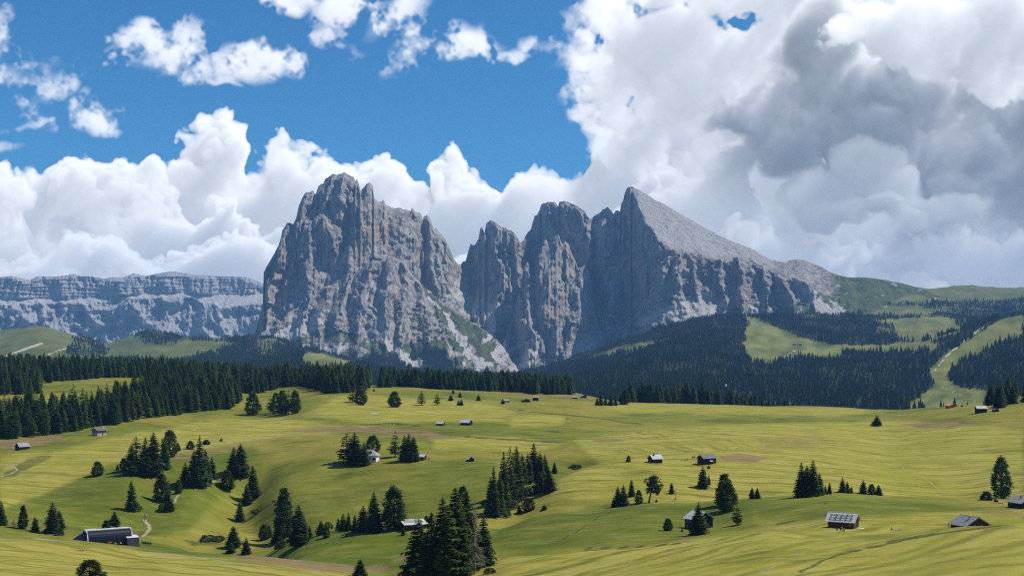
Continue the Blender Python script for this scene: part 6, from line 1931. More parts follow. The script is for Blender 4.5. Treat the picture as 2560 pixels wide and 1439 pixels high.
def build_huts():
    # long log hut with the bright battened roof
    t, rf = hut('log_hut', 'brown log hut with bright white battened roof and hikers in front', 2108, 1317, 8.4, 5.6, 2.5, 2.0, -17, 'brown_timber', 'pale_shingle', over=.9, roof_rows=5,
                door=('right', .6, 1.0, 1.9), windows=(('right', -1.4, 1.5, .7, .7), ('front', 3.2, 1.4, .6, .6)))
    sl = 2.0 / 2.8
    for i, u in enumerate((.34, .58, .82)):
        y = -(2.8 + .9) * u
        z = 4.5 - sl * (2.8 + .9) * u + .40
        Part().box(-3.6, 3.7, y - .05, y + .05, z - .03, z + .05).build('roof_batten', 'old_timber', t)
        for k in range(5):
            x = -3.5 + k * 1.75
            Part().box(x - .16, x + .16, y - .16, y + .16, z - .09, z + .13).build('roof_stone', 'old_timber', t)
    Part().box(4.9, 7.0, -1.0, .2, -.1, .16).build('terrace_slab', 'white_plaster', t)
    # hut with shingle rows, gable to the right
    t, rf = hut('alpine_hut', 'weathered hut with rows of grey shingles half hidden by the grassy brow', 2424, 1321, 6.6, 7.8, 1.9, 2.0, -50, 'old_timber', 'shingle', D=322, over=.8, roof_rows=12, chimney=(1.6, .5, 1.0, 'stone'),
                windows=(('right', -1.0, 1.4, .7, .7), ('right', 1.4, 1.4, .7, .7)), lift=.9)
    Part().beam((-3.6, -4.5, -1.2), (-3.6, -4.5, 1.6), .16, .16).build('porch_post', 'old_timber', t)
    t, rf = hut('alpine_hut', 'dark hut with grey roof and stovepipe cut off by the right edge', 2556, 1268, 7.4, 7.6, 2.3, 1.8, -48, 'dark_timber', 'shingle', over=.8, roof_rows=9, chimney=(.6, .36, 1.0, 'old_timber'), windows=(('front', -2.2, 1.4, .7, .8),))
    t, rf = hut('alpine_hut', 'two storey dark hut with silvery roof behind the single spruce', 1747, 1320, 7.0, 7.8, 4.0, 2.3, -50, 'dark_timber', 'pale_shingle', over=.7, roof_rows=7, windows=(('front', -2.2, 2.9, .8, .9), ('front', -.4, 2.9, .8, .9), ('right', 0, 3.2, .9, .9), ('front', -2.2, .9, .8, .9)), door=('front', 1.4, 1.0, 2.0))
    Part().box(3.5, 6.6, 3.0, 5.0, -.2, .12).build('terrace_slab', 'white_plaster', t)
    hut('log_cabin', 'dark log cabin with pale shingle roof and small chimney on the mown field', 1638, 1155, 6.2, 5.2, 2.4, 1.9, 33, 'dark_timber', 'pale_shingle', over=.7, roof_rows=6, chimney=(-1.6, .6, 1.1, 'old_timber'), windows=(('front', 1.8, 1.4, .7, .7), ('left', 0, 1.5, .7, .7)))
    t, rf = hut('barn', 'large black timber barn with cows grazing beside it', 1767, 1158, 8.6, 6.6, 3.2, 1.7, 34, 'dark_timber', 'dark_roof', over=.6, logs=False, windows=(('front', 3.0, .8, 1.4, .8),), door=('left', .5, 1.5, 2.1), cat='barn')
    a = Part().add([(-.6, -3.42, 2.0), (1.4, -3.42, 2.0), (1.4, -4.7, 1.5), (-.6, -4.7, 1.5), (-.6, -3.42, 2.1), (1.4, -3.42, 2.1), (1.4, -4.7, 1.6), (-.6, -4.7, 1.6)], [(0, 1, 2, 3), (4, 5, 6, 7), (0, 1, 5, 4), (1, 2, 6, 5), (2, 3, 7, 6), (3, 0, 4, 7)])
    a.build('porch_roof', 'pale_shingle', t)
    for xx in (-.5, 1.3):
        Part().beam((xx, -4.6, -.6), (xx, -4.6, 1.5), .12, .12).build('porch_post', 'old_timber', t)
    hut('hay_barn', 'grey roofed hay barn at the far left above the green hollow', 56, 1123, 7.6, 5.6, 2.3, 2.3, 30, 'dark_timber', 'shingle', over=.5, roof_rows=5, door=('left', 0, 1.4, 1.8), cat='barn')
    t, rf = hut('chalet', 'light wooden chalet with stone base and porch before the left forest', 248, 1087, 8.2, 7.0, 4.0, 1.7, 36, 'warm_timber', 'dark_roof', over=1.0, logs=False, base=1.5, chimney=(2.6, .7, 1.1, 'white_plaster'), windows=(('left', -1.5, 3.0, .8, .9), ('left', 1.3, 3.0, .8, .9), ('front', -1.5, 2.9, .8, .9)), door=('front', .6, 1.0, 2.0), cat='chalet')
    Part().box(4.2, 6.4, -3.4, 3.2, 1.3, 1.5).build('porch_deck', 'brown_timber', t)
    for yy in (-3.3, 0, 3.1):
        Part().beam((6.3, yy, -1.6), (6.3, yy, 3.5), .14, .14).build('porch_post', 'brown_timber', t)
    # white house between the spruces, hipped roof
    p = foot(925, 1152)
    rz = yaw_for(p, -14)
    t = thing('white_house', 'white plastered house with grey hipped roof between tall spruces', 'house', p, rz)
    x, y, h = 4.3, 3.6, 3.3
    Part().add([(-x, -y, -1.5), (x, -y, -1.5), (x, y, -1.5), (-x, y, -1.5), (-x, -y, h), (x, -y, h), (x, y, h), (-x, y, h)], [(0, 1, 5, 4), (1, 2, 6, 5), (2, 3, 7, 6), (3, 0, 4, 7)]).build('wall', 'white_plaster', t)
    o = .7
    r = Part().add([(-x - o, -y - o, h - .1), (x + o, -y - o, h - .1), (x + o, y + o, h - .1), (-x - o, y + o, h - .1), (-1.5, 0, h + 3.0), (1.5, 0, h + 3.0), (-x - o, -y - o, h - .3), (x + o, -y - o, h - .3), (x + o, y + o, h - .3), (-x - o, y + o, h - .3)],
                   [(0, 1, 5, 4), (1, 2, 5), (2, 3, 4, 5), (3, 0, 4), (0, 6, 7, 1), (1, 7, 8, 2), (2, 8, 9, 3), (3, 9, 6, 0), (6, 9, 8, 7)])
    rf = r.build('roof', 'shingle', t)
    Part().box(.0, 1.6, -2.6, -.9, h + .6, h + 2.0).add([(-.2, -2.8, h + 2.0), (1.8, -2.8, h + 2.0), (1.8, -.4, h + 2.0), (-.2, -.4, h + 2.0), (.8, -2.8, h + 2.6), (.8, -.4, h + 2.6)], [(0, 1, 4), (1, 2, 5, 4), (2, 3, 5), (3, 0, 4, 5), (0, 3, 2, 1)]).build('dormer', 'dark_roof', rf)
    for (u, zc, ww, wh) in ((.6, 1.3, 1.0, 1.3), (3.0, 1.5, 1.6, 1.2), (-2.4, 1.4, 1.0, 1.2)):
        g = Part().box(u - ww / 2, u + ww / 2, -y - .06, -y - .01, zc - wh / 2, zc + wh / 2).build('window', 'glass', t)
        Part().box(u - ww / 2 - .1, u + ww / 2 + .1, -y - .16, -y - .005, zc - wh / 2 - .12, zc - wh / 2).build('window_sill', 'stone', g)
    Part().box(-3.0, 6.6, -5.6, -3.65, -1.3, -.75).build('terrace', 'white_plaster', t)
    # flat roofed hut behind the foreground clump
    p = foot(1034, 1321)
    rz = yaw_for(p, 16)
    t = thing('flat_roofed_hut', 'low timber hut with wide pale flat roof behind the foreground clump', 'hut', p, rz)
    x, y = 4.2, 2.8
    Part().add([(-x, -y, -1.2), (x, -y, -1.2), (x, y, -1.2), (-x, y, -1.2), (-x, -y, 2.1), (x, -y, 2.1), (x, y, 3.0), (-x, y, 3.0)], [(0, 1, 5, 4), (1, 2, 6, 5), (2, 3, 7, 6), (3, 0, 4, 7)]).build('wall', 'old_timber', t)
    bd = Part()
    for i in range(20):
        xx = -x + 2 * x * (i + .5) / 20
        bd.box(xx - .16, xx + .16, -y - .05, -y - .003, -1.2, 2.08)
    bd.build('boards', 'old_timber', t)
    rf = Part().add([(-x - .6, -y - .8, 1.95), (x + .8, -y - .8, 1.95), (x + .8, y + .6, 3.25), (-x - .6, y + .6, 3.25), (-x - .6, -y - .8, 2.15), (x + .8, -y - .8, 2.15), (x + .8, y + .6, 3.45), (-x - .6, y + .6, 3.45)], [(0, 1, 2, 3), (4, 5, 6, 7), (0, 1, 5, 4), (1, 2, 6, 5), (2, 3, 7, 6), (3, 0, 4, 7)]).build('roof', 'pale_shingle', t)
    rs = np.random.default_rng(5)
    for i in range(16):
        for j in range(3):
            u, q = -x + .2 + i * .52 + rs.normal(0, .08), -y * .35 + j * 1.25 + rs.normal(0, .12)
            z = 2.15 + (q + y + .8) / (2 * y + 1.4) * 1.3
            Part().box(u - .17, u + .17, q - .16, q + .16, z - .04, z + .16).build('roof_stone', 'dark_roof', rf)
    Part().tube([(.9, 1.2, 2.8), (.9, 1.2, 4.1)], [.12, .12], 8).build('stovepipe', 'old_timber', rf)
    g = Part().box(-1.6, -.9, -y - .1, -y - .055, .9, 1.5).build('window', 'glass', t)
    # shed beside the spruces right of the white house
    hut('shed', 'brown shed with pale tin roof right of the spruces by the white house', 1054, 1148, 4.6, 4.4, 2.0, 1.3, -22, 'brown_timber', 'pale_shingle', over=.6, logs=False, door=('right', 0, 1.2, 1.7), cat='shed')
    hut('hay_hut', 'tiny hay hut with gable to the front alone on the centre meadow', 1176, 1152, 3.6, 3.4, 1.3, 1.4, -72, 'old_timber', 'pale_shingle', over=.35, roof_rows=4)
    hut('hay_hut', 'smaller of the two pale roofed hay huts on the upper centre meadow', 1102, 1063, 5.4, 4.2, 1.6, 1.5, -22, 'brown_timber', 'pale_shingle', over=.4, roof_rows=4)
    hut('hay_hut', 'larger of the two pale roofed hay huts on the upper centre meadow', 1166, 1062, 7.4, 6.2, 2.2, 2.2, -26, 'dark_timber', 'pale_shingle', over=.5, roof_rows=4)
    hut('hay_hut', 'low half sunken hay hut with pale roof below the forest gap', 938, 1036, 4.6, 3.0, .5, 1.0, -8, 'old_timber', 'pale_shingle', over=.3, logs=False)
    hut('hay_hut', 'pale roofed hut beside the small spruce below the far tree line', 1267, 1004, 5.2, 3.6, 1.4, 1.1, -20, 'dark_timber', 'pale_shingle', over=.4, logs=False)
    hut('hay_hut', 'low dark hut with white door front below the far tree line', 1314, 1004, 6.0, 8.0, 1.8, 1.4, -70, 'dark_timber', 'dark_roof', over=.5, logs=False, door=('right', 1.0, 2.6, 1.3))
    hut('hay_hut', 'tall dark hut with pale roof edge below the far tree line', 1339, 1001, 6.2, 5.4, 3.6, 1.2, 4, 'dark_timber', 'shingle', over=.6, logs=False)
    hut('hay_hut', 'left of the two far huts below the trees right of centre', 1437, 996, 5.8, 4.6, 1.5, 1.2, 6, 'dark_timber', 'shingle', over=.5, logs=False)
    hut('hay_hut', 'right of the two far huts below the trees right of centre', 1459, 994, 5.0, 6.0, 2.0, 1.6, -62, 'dark_timber', 'shingle', over=.5, logs=False)
    hut('barn', 'dark barn with lilac grey roof before the right edge wood', 2452, 1031, 7.8, 6.6, 3.4, 1.9, 16, 'dark_timber', 'pale_shingle', over=.5, logs=False, cat='barn')
    hut('shed', 'small dark shed right of the lilac roofed barn', 2489, 1028, 3.4, 4.2, 1.2, 1.0, -58, 'dark_timber', 'dark_roof', over=.3, logs=False, cat='shed')
    hut('chalet', 'orange wooden chalet with bright roof on the right brow', 2378, 1019, 8.0, 8.6, 2.4, 1.9, -58, 'orange_timber', 'orange_roof', over=.9, logs=False, windows=(('right', 0, 1.0, 4.2, 1.2),), cat='chalet')
    hut('shed', 'tiny dark shed beside the orange chalet', 2405, 1016, 2.0, 2.0, 1.2, .7, 0, 'dark_timber', 'dark_roof', over=.2, logs=False, cat='shed')
    # far huts on the opposite slope
    for (px, py, L_, lab) in ((1986, 862, 9, 'left of the far huts on the bright opposite meadow'), (2000, 862, 12, 'middle far hut on the bright opposite meadow'), (2036, 852, 9, 'upper far hut on the bright opposite meadow'), (2142, 859, 16, 'pale far inn at the right of the opposite meadow')):
        D = hill.hit(px, py, 3000)
        p = hill.point(px, py, D)
        t = thing('far_hut', lab, 'hut', (p.x, p.y, p.z - .5), yaw_for(p, 20), 'huts on the far slope')
        x, y = L_ / 2, L_ * .38
        Part().add([(-x, -y, -3), (x, -y, -3), (x, y, -3), (-x, y, -3), (-x, -y, 4), (x, -y, 4), (x, y, 4), (-x, y, 4), (-x, 0, 6.4), (x, 0, 6.4)], [(0, 1, 5, 4), (1, 2, 6, 9, 5), (2, 3, 7, 6), (3, 0, 4, 8, 7)]).build('wall', 'old_timber' if L_ < 15 else 'white_plaster', t)
        Part().add([(-x - .8, 0, 6.9), (x + .8, 0, 6.9), (x + .8, -y - .8, 3.9), (-x - .8, -y - .8, 3.9), (x + .8, y + .8, 3.9), (-x - .8, y + .8, 3.9)], [(0, 1, 2, 3), (0, 1, 4, 5)]).build('roof', 'dark_roof', t)
    # summit station on the left green hill
    D = 6120
    p = hill.point(50, D=D)
    t = thing('summit_station', 'long low pale mountain station on top of the left green hill', 'building', p, 0)
    Part().box(-42, 42, -9, 9, -12, 7).build('wall', 'white_plaster', t)
    Part().box(-48, 46, -12, 12, 7.2, 9.5).build('roof', 'dark_roof', t)
    for k in range(8):
        Part().box(-38 + k * 10, -31 + k * 10, -9.4, -9.05, 1.0, 5.0).build('window', 'glass', t)
    Part().box(44, 84, -10, 6, -14, -1).build('annex', 'white_plaster', t)


build_huts()
mat_flat('station_panel', (.006, .009, .020), (.012, .018, .036), 1.2, .5, 0, .2)
mat_flat('station_metal', (.55, .56, .58), (.70, .71, .73), 1.2, .4, 0, .4, (1, 1, 1), .0)
mat_flat('station_grey', (.055, .058, .070), (.085, .088, .102), .8, .6, 0, .3)
mat_flat('rubber', (.010, .010, .011), (.025, .025, .027), 1.5, .8)
mat_flat('red_paint', (.30, .05, .035), (.42, .09, .06), 1.5, .6)


def build_station():
    p = foot(268, 1364, 452)
    s = p.y / F
    rz = yaw_for(p, 17)
    t = thing('chairlift_station', 'dark blue barrel roofed chairlift station half sunk behind the grassy brow', 'building', (p.x, p.y, p.z + .1), rz)
    t.scale = (.80, .80, .86)
    Lh, Rr, Hh = 9.8, 4.2, 5.2

    def prof(k, n, grow=0.):
        a = math.pi * k / n
        c, s_ = math.cos(a), math.sin(a)
        return (math.copysign(abs(c) ** .72, c) * (Rr + grow), max(0, s_) ** .72 * (Hh + grow) + .6)
    n = 14
    # curved skin of separate panels
    m = 12
    for j in range(m):
        x0, x1 = -Lh + 2 * Lh * j / m + .02, -Lh + 2 * Lh * (j + 1) / m - .02
        q = Part()
        for k in range(n):
            (y0, z0), (y1, z1) = prof(k, n), prof(k + 1, n)
            q.add([(x0, y0, z0), (x1, y0, z0), (x1, y1, z1), (x0, y1, z1)], [(0, 1, 2, 3)])
        pnl = q.build('roof_panel', 'station_panel', t)
    sk = Part()
    for k in range(n):
        (y0, z0), (y1, z1) = prof(k, n, -.08), prof(k + 1, n, -.08)
        sk.add([(-Lh, y0, z0), (Lh, y0, z0), (Lh, y1, z1), (-Lh, y1, z1)], [(0, 1, 2, 3)])
    sk.build('roof_liner', 'rubber', t)
    for x in (-Lh, Lh):
        pts = [(x, *prof(k, n, .08)) for k in range(n + 1)]
        Part().tube(pts, [.26] * (n + 1), 6).build('arch_rim', 'station_metal', t)
        en = Part()
        ctr = (x * .985, 0, .6)
        for k in range(n):
            en.add([ctr, (x * .985, *prof(k, n, -.1)), (x * .985, *prof(k + 1, n, -.1))], [(0, 1, 2)])
        en.build('end_glazing', 'station_panel', t)
    Part().box(-Lh - .2, Lh + .2, -1.3, 1.6, Hh + .52, Hh + .82).build('ridge_deck', 'station_metal', t)
    Part().box(-Lh, -Lh + 5.0, -1.0, 1.2, Hh + .83, Hh + 1.05).build('ridge_cover', 'station_metal', t)
    a = Part()
    for k in range(5):
        (y0, z0), (y1, z1) = prof(n - k - 1, n, .02), prof(n - k, n, .02)
    # lower left wing
    w = Part()
    for k in range(n):
        (y0, z0), (y1, z1) = prof(k, n), prof(k + 1, n)
        w.add([(-Lh - 5.5, y0 * .55, z0 * .42), (-Lh - .3, y0 * .96, z0 * .9), (-Lh - .3, y1 * .96, z1 * .9), (-Lh - 5.5, y1 * .55, z1 * .42)], [(0, 1, 2, 3)])
    w.build('tail_roof', 'station_panel', t)
    # black block painting in the shade of the open loading bay, machinery before it
    Part().box(-Lh * .2, Lh + 1.5, -Rr + .6, Rr - .6, -1.2, 1.8).build('loading_bay_shade', 'rubber', t)
    for k in range(7):
        x = 1.2 + k * 1.25
        c = Part()
        c.box(x - .4, x + .4, -Rr - .1, -Rr + .35, -.05, .12).box(x - .4, x + .4, -Rr + .3, -Rr + .42, .1, .85)
        c.tube([(x, -Rr + .36, .8), (x, -Rr + .4, 2.6)], [.05, .05], 5)
        c.build('lift_chair', 'station_metal' if k % 2 else 'brown_timber', t)
    Part().box(-1.2, .9, -Rr - .3, -Rr + .1, .4, 1.1).build('sign_board', 'red_paint', t)
    b = Part().add([(7.2, -6.2, -1.6), (12.6, -6.2, -1.6), (12.9, -1.6, -1.6), (7.2, -1.6, -1.6), (7.0, -6.4, 2.2), (12.2, -6.4, 2.2), (12.5, -1.4, 2.7), (7.0, -1.4, 2.7)], [(0, 1, 5, 4), (1, 2, 6, 5), (2, 3, 7, 6), (3, 0, 4, 7)])
    bx = b.build('control_room', 'station_grey', t)
    Part().add([(6.9, -6.5, 2.24), (12.3, -6.5, 2.24), (12.6, -1.3, 2.74), (6.9, -1.3, 2.74), (6.9, -6.5, 2.4), (12.3, -6.5, 2.4), (12.6, -1.3, 2.9), (6.9, -1.3, 2.9)], [(0, 1, 2, 3), (4, 5, 6, 7), (0, 1, 5, 4), (1, 2, 6, 5), (2, 3, 7, 6), (3, 0, 4, 7)]).build('flat_roof', 'station_metal', bx)
    # parked row of chairs
    for k in range(6):
        px = 356 + k * 4.2
        q = foot(px, 1350 - k * .3, 470)
        c = thing('parked_lift_chair', f'{ORD[k]} from the left of the dark lift chairs parked beside the station', 'lift chair', q, yaw_for(q, 10), 'lift chairs parked beside the station')
        Part().box(-.26, .26, -.25, .22, .45, .55).build('seat', 'rubber', c)
        Part().box(-.26, .26, .22, .30, .55, 1.15).build('backrest', 'rubber', c)
        Part().tube([(0, .1, -.3), (0, .1, .5)], [.05, .05], 6).build('leg', 'station_grey', c)
        Part().tube([(0, .26, 1.1), (0, .26, 1.6), (0, 0, 1.75)], [.04, .04, .04], 6).build('hanger', 'station_grey', c)


build_station()


mat_flat('hay', (.30, .25, .06), (.40, .33, .10), .3, .95, .02, .1)


def ribbon(name, label, pts, width, mat):
    """path draped on the meadow, 5 cm proud"""
    P_ = []
    fine = []
    for (a, b) in zip(pts[:-1], pts[1:]):
        for k in range(10):
            u = k / 10
            fine.append((a[0] + (b[0] - a[0]) * u, a[1] + (b[1] - a[1]) * u))
    fine.append(pts[-1])
    P3 = [foot(*q) for q in fine]
    vs, fs = [], []
    rg = np.random.default_rng(len(pts))
    for i, p in enumerate(P3):
        d = P3[min(i + 1, len(P3) - 1)] - P3[max(i - 1, 0)]
        s = Vector((-d.y, d.x, 0)).normalized()
        w = width * (.75 + .5 * rg.random()) / 2
        for q in (-1, -.4, .4, 1):
            x, y = p.x + s.x * w * q, p.y + s.y * w * q
            vs.append((x, y, land.z(1280 + x / y * F, y) + .07 - .05 * abs(q) ** 3))
    for i in range(len(P3) - 1):
        for q in range(3):
            fs.append((i * 4 + q, i * 4 + q + 1, i * 4 + q + 5, i * 4 + q + 4))
    o = mesh_obj(name, vs, fs, MAT[mat], smooth=True)
    tag(o, label, kind='structure')


ribbon('path', 'pale winding footpath climbing from the chairlift station', [(354, 1342), (366, 1332), (374, 1322), (372, 1312), (363, 1303), (361, 1296)], 1.7, 'path_dust')
ribbon('path', 'upper part of the winding footpath by the clump', [(436, 1256), (440, 1244), (446, 1236)], 1.4, 'path_dust')
ribbon('path', 'pale path crossing the left slope behind the clump', [(505, 1213), (530, 1203), (556, 1192), (575, 1186)], 1.6, 'gravel')
ribbon('path', 'path along the brow right of the left grove', [(438, 1130), (470, 1124), (500, 1117), (545, 1108), (640, 1098)], 1.6, 'path_dust')
ribbon('path', 'pale ditch path in the green hollow at left', [(23, 1155), (32, 1165), (44, 1174), (30, 1182), (0, 1192)], 1.3, 'gravel')
ribbon('path', 'thin track over the brow behind the right meadow', [(1650, 1007), (1700, 1009), (1760, 1013)], 2.2, 'path_dust')
ribbon('path', 'pale haul track curving down the right mown field', [(1980, 1092), (2060, 1106), (2140, 1132), (2240, 1162), (2310, 1192), (2350, 1226)], .7, 'hay')


# ------------------------------------------------------------------ people and animals
def cloth(name, c):
    if name not in MAT:
        mat_flat(name, tuple(q * .85 for q in c), c, 3.0, .85)
    return MAT[name]


def skin_mesh(name, joints, bones, mats, assign):
    """continuous body grown from a skeleton; assign(center, normal) -> material slot"""
    me = bpy.data.meshes.new(name)
    me.from_pydata([j[0] for j in joints], bones, [])
    o = bpy.data.objects.new(name + '_tmp', me)
    col.objects.link(o)
    sk = o.modifiers.new('skin', 'SKIN')
    sk.use_smooth_shade = True
    lay = me.skin_vertices[0] if len(me.skin_vertices) else None
    for i, j in enumerate(joints):
        r = j[1]
        lay.data[i].radius = (r, r) if not isinstance(r, tuple) else r
        lay.data[i].use_root = (i == 0)
    ss = o.modifiers.new('sub', 'SUBSURF')
    ss.levels = 1
    ss.render_levels = 1
    dg = bpy.context.evaluated_depsgraph_get()
    ev = o.evaluated_get(dg)
    out = bpy.data.meshes.new_from_object(ev)
    out.name = name
    bpy.data.objects.remove(o)
    out.materials.clear()
    for m in mats:
        out.materials.append(m)
    for p in out.polygons:
        p.material_index = assign(p.center)
        p.use_smooth = True
    return out


def person_mesh(name, pose, shirt, trousers, hair=(.05, .03, .02)):
    mats = [cloth('skin', (.42, .26, .18)), cloth('cloth_%s' % shirt[0], shirt[1]), cloth('cloth_%s' % trousers[0], trousers[1]), cloth('hair', hair)]
    if pose in ('stand', 'walk', 'bend'):
        st = .02 if pose == 'stand' else .30
        ln = {'stand': 0, 'walk': .06, 'bend': .42}[pose]
        J = [((0, 0, .95), .15), ((0, ln * .4, 1.2), (.15, .12)), ((0, ln, 1.42 - ln * .25), (.17, .12)), ((0, ln * 1.15, 1.53 - ln * .3), .055), ((0, ln * 1.35, 1.66 - ln * .35), .095), ((0, ln * 1.4, 1.73 - ln * .35), .085),
             ((.09, 0, .9), .10), ((.10, st * .6, .5), .07), ((.10, st * .3, .09), .045), ((.10, st * .3 + .14, .03), .035),
             ((-.09, 0, .9), .10), ((-.10, -st * .2, .5), .07), ((-.10, -st, .09), .045), ((-.10, -st + .14, .03), .035),
             ((.20, ln, 1.40 - ln * .25), .06), ((.27, ln + .04, 1.13 - ln * .2), .045), ((.27, ln + .22, .93), .032), ((.27, ln + .28, .87), .03),
             ((-.20, ln, 1.40 - ln * .25), .06), ((-.27, ln, 1.13 - ln * .2), .045), ((-.25, ln + .16, .93), .032), ((-.25, ln + .2, .86), .03)]
        B = [(0, 1), (1, 2), (2, 3), (3, 4), (4, 5), (0, 6), (6, 7), (7, 8), (8, 9), (0, 10), (10, 11), (11, 12), (12, 13), (2, 14), (14, 15), (15, 16), (16, 17), (2, 18), (18, 19), (19, 20), (20, 21)]

        def asg(c):
            if c.z > 1.70 - ln * .35 and c.y < ln * 1.4 + .04:
                return 3
            if c.z > 1.50 - ln * .3:
                return 0
            if abs(c.x) > .2 and c.z < 1.12:
                return 0
            return 1 if c.z > .96 else 2
    elif pose == 'sit':
        J = [((0, 0, .14), .15), ((0, -.05, .40), (.15, .12)), ((0, -.02, .62), (.17, .12)), ((0, 0, .73), .055), ((0, .03, .86), .095), ((0, .03, .93), .085),
             ((.11, .10, .14), .09), ((.13, .42, .40), .065), ((.13, .62, .09), .045), ((.13, .76, .05), .035),
             ((-.11, .10, .14), .09), ((-.13, .42, .36), .065), ((-.13, .66, .09), .045), ((-.13, .80, .05), .035),
             ((.20, -.02, .60), .06), ((.27, .12, .40), .045), ((.18, .36, .42), .032), ((-.20, -.02, .60), .06), ((-.27, .12, .40), .045), ((-.18, .36, .42), .032)]
        B = [(0, 1), (1, 2), (2, 3), (3, 4), (4, 5), (0, 6), (6, 7), (7, 8), (8, 9), (0, 10), (10, 11), (11, 12), (12, 13), (2, 14), (14, 15), (15, 16), (2, 17), (17, 18), (18, 19)]

        def asg(c):
            return 3 if c.z > .90 and c.y < .06 else 0 if c.z > .70 else (1 if c.y < .12 and c.z > .2 else 2)
    else:  # lying on the back, head towards +x
        J = [((0, 0, .13), .14), ((.25, 0, .14), (.14, .11)), ((.47, 0, .14), (.16, .11)), ((.60, 0, .15), .055), ((.74, 0, .16), .095), ((.82, 0, .16), .08),
             ((-.08, .10, .12), .095), ((-.45, .12, .26), .065), ((-.80, .12, .08), .045), ((-.84, .12, .18), .035), ((-.08, -.10, .12), .095), ((-.46, -.12, .10), .065), ((-.86, -.14, .08), .045), ((-.90, -.14, .18), .035),
             ((.45, .2, .14), .06), ((.22, .32, .09), .045), ((.0, .34, .08), .032), ((.45, -.2, .14), .06), ((.22, -.32, .09), .045), ((.0, -.34, .08), .032)]
        B = [(0, 1), (1, 2), (2, 3), (3, 4), (4, 5), (0, 6), (6, 7), (7, 8), (8, 9), (0, 10), (10, 11), (11, 12), (12, 13), (2, 14), (14, 15), (15, 16), (2, 17), (17, 18), (18, 19)]

        def asg(c):
            return 3 if c.x > .80 else 0 if c.x > .58 else (1 if c.x > .05 else 2)
    return skin_mesh(name, J, B, mats, asg)


RED, BLUE, TEAL, DARK, WHITE, PINK, KHAKI, GREY = ('red', (.42, .05, .04)), ('blue', (.05, .08, .22)), ('teal', (.03, .20, .22)), ('dark', (.025, .025, .03)), ('white', (.70, .68, .64)), ('pink', (.55, .22, .20)), ('khaki', (.28, .22, .13)), ('grey', (.16, .16, .18))
PEOPLE = [  # px, foot row, pose, shirt, trousers, yaw (deg from facing the camera), label
    (2092, 1326, 'sit', GREY, DARK, 160, 'person in grey sitting in the grass before the log hut'),
    (2101, 1331, 'bend', DARK, TEAL, 150, 'person in black top and teal trousers leaning forward before the log hut'),
    (2110, 1333, 'walk', TEAL, DARK, 200, 'person in teal walking past the log hut'),
    (2105, 1329, 'stand', RED, KHAKI, 120, 'person in red standing in the middle of the group before the log hut'),
    (2228, 1325, 'sit', DARK, BLUE, 100, 'person in dark clothes sitting in the grass between the two near huts'),
    (2244, 1325, 'lie', WHITE, KHAKI, 20, 'person in white lying in the grass between the two near huts'),
    (197, 1376, 'lie', PINK, DARK, 15, 'left sunbather lying on the near left meadow'),
    (204, 1376, 'sit', WHITE, DARK, 60, 'right person in white sitting beside the sunbather on the left meadow'),
    (362, 1293, 'walk', RED, DARK, 175, 'rearmost hiker in red on the winding footpath'),
    (366, 1295, 'walk', WHITE, BLUE, 178, 'hiker in white on the winding footpath'),
    (363, 1299, 'walk', PINK, GREY, 182, 'hiker in pink on the winding footpath'),
    (361, 1303, 'walk', RED, KHAKI, 170, 'front hiker in red with light trousers on the winding footpath'),
    (688, 1091, 'walk', WHITE, DARK, 90, 'lone walker in white on the path along the brow'),
    (1685, 1015, 'stand', DARK, DARK, 0, 'lone dark walker on the brow right of centre'),
    (964, 1064, 'walk', DARK, GREY, 90, 'left walker on the upper centre meadow path'), (996, 1062, 'walk', DARK, DARK, 90, 'right walker on the upper centre meadow path'),
    (1001, 1062, 'walk', BLUE, DARK, 90, 'walker in blue beside the right walker on the upper centre path'),
]


def build_people():
    for (px, py, pose, sh, tr, yaw, lab) in PEOPLE:
        p = foot(px, py)
        o = bpy.data.objects.new('person', person_mesh('person', pose, sh, tr))
        col.objects.link(o)
        o.location = (p.x, p.y, p.z + .02)
        o.rotation_euler = (0, 0, R(180 + yaw) + yaw_for(p, 0))
        tag(o, lab, 'person')


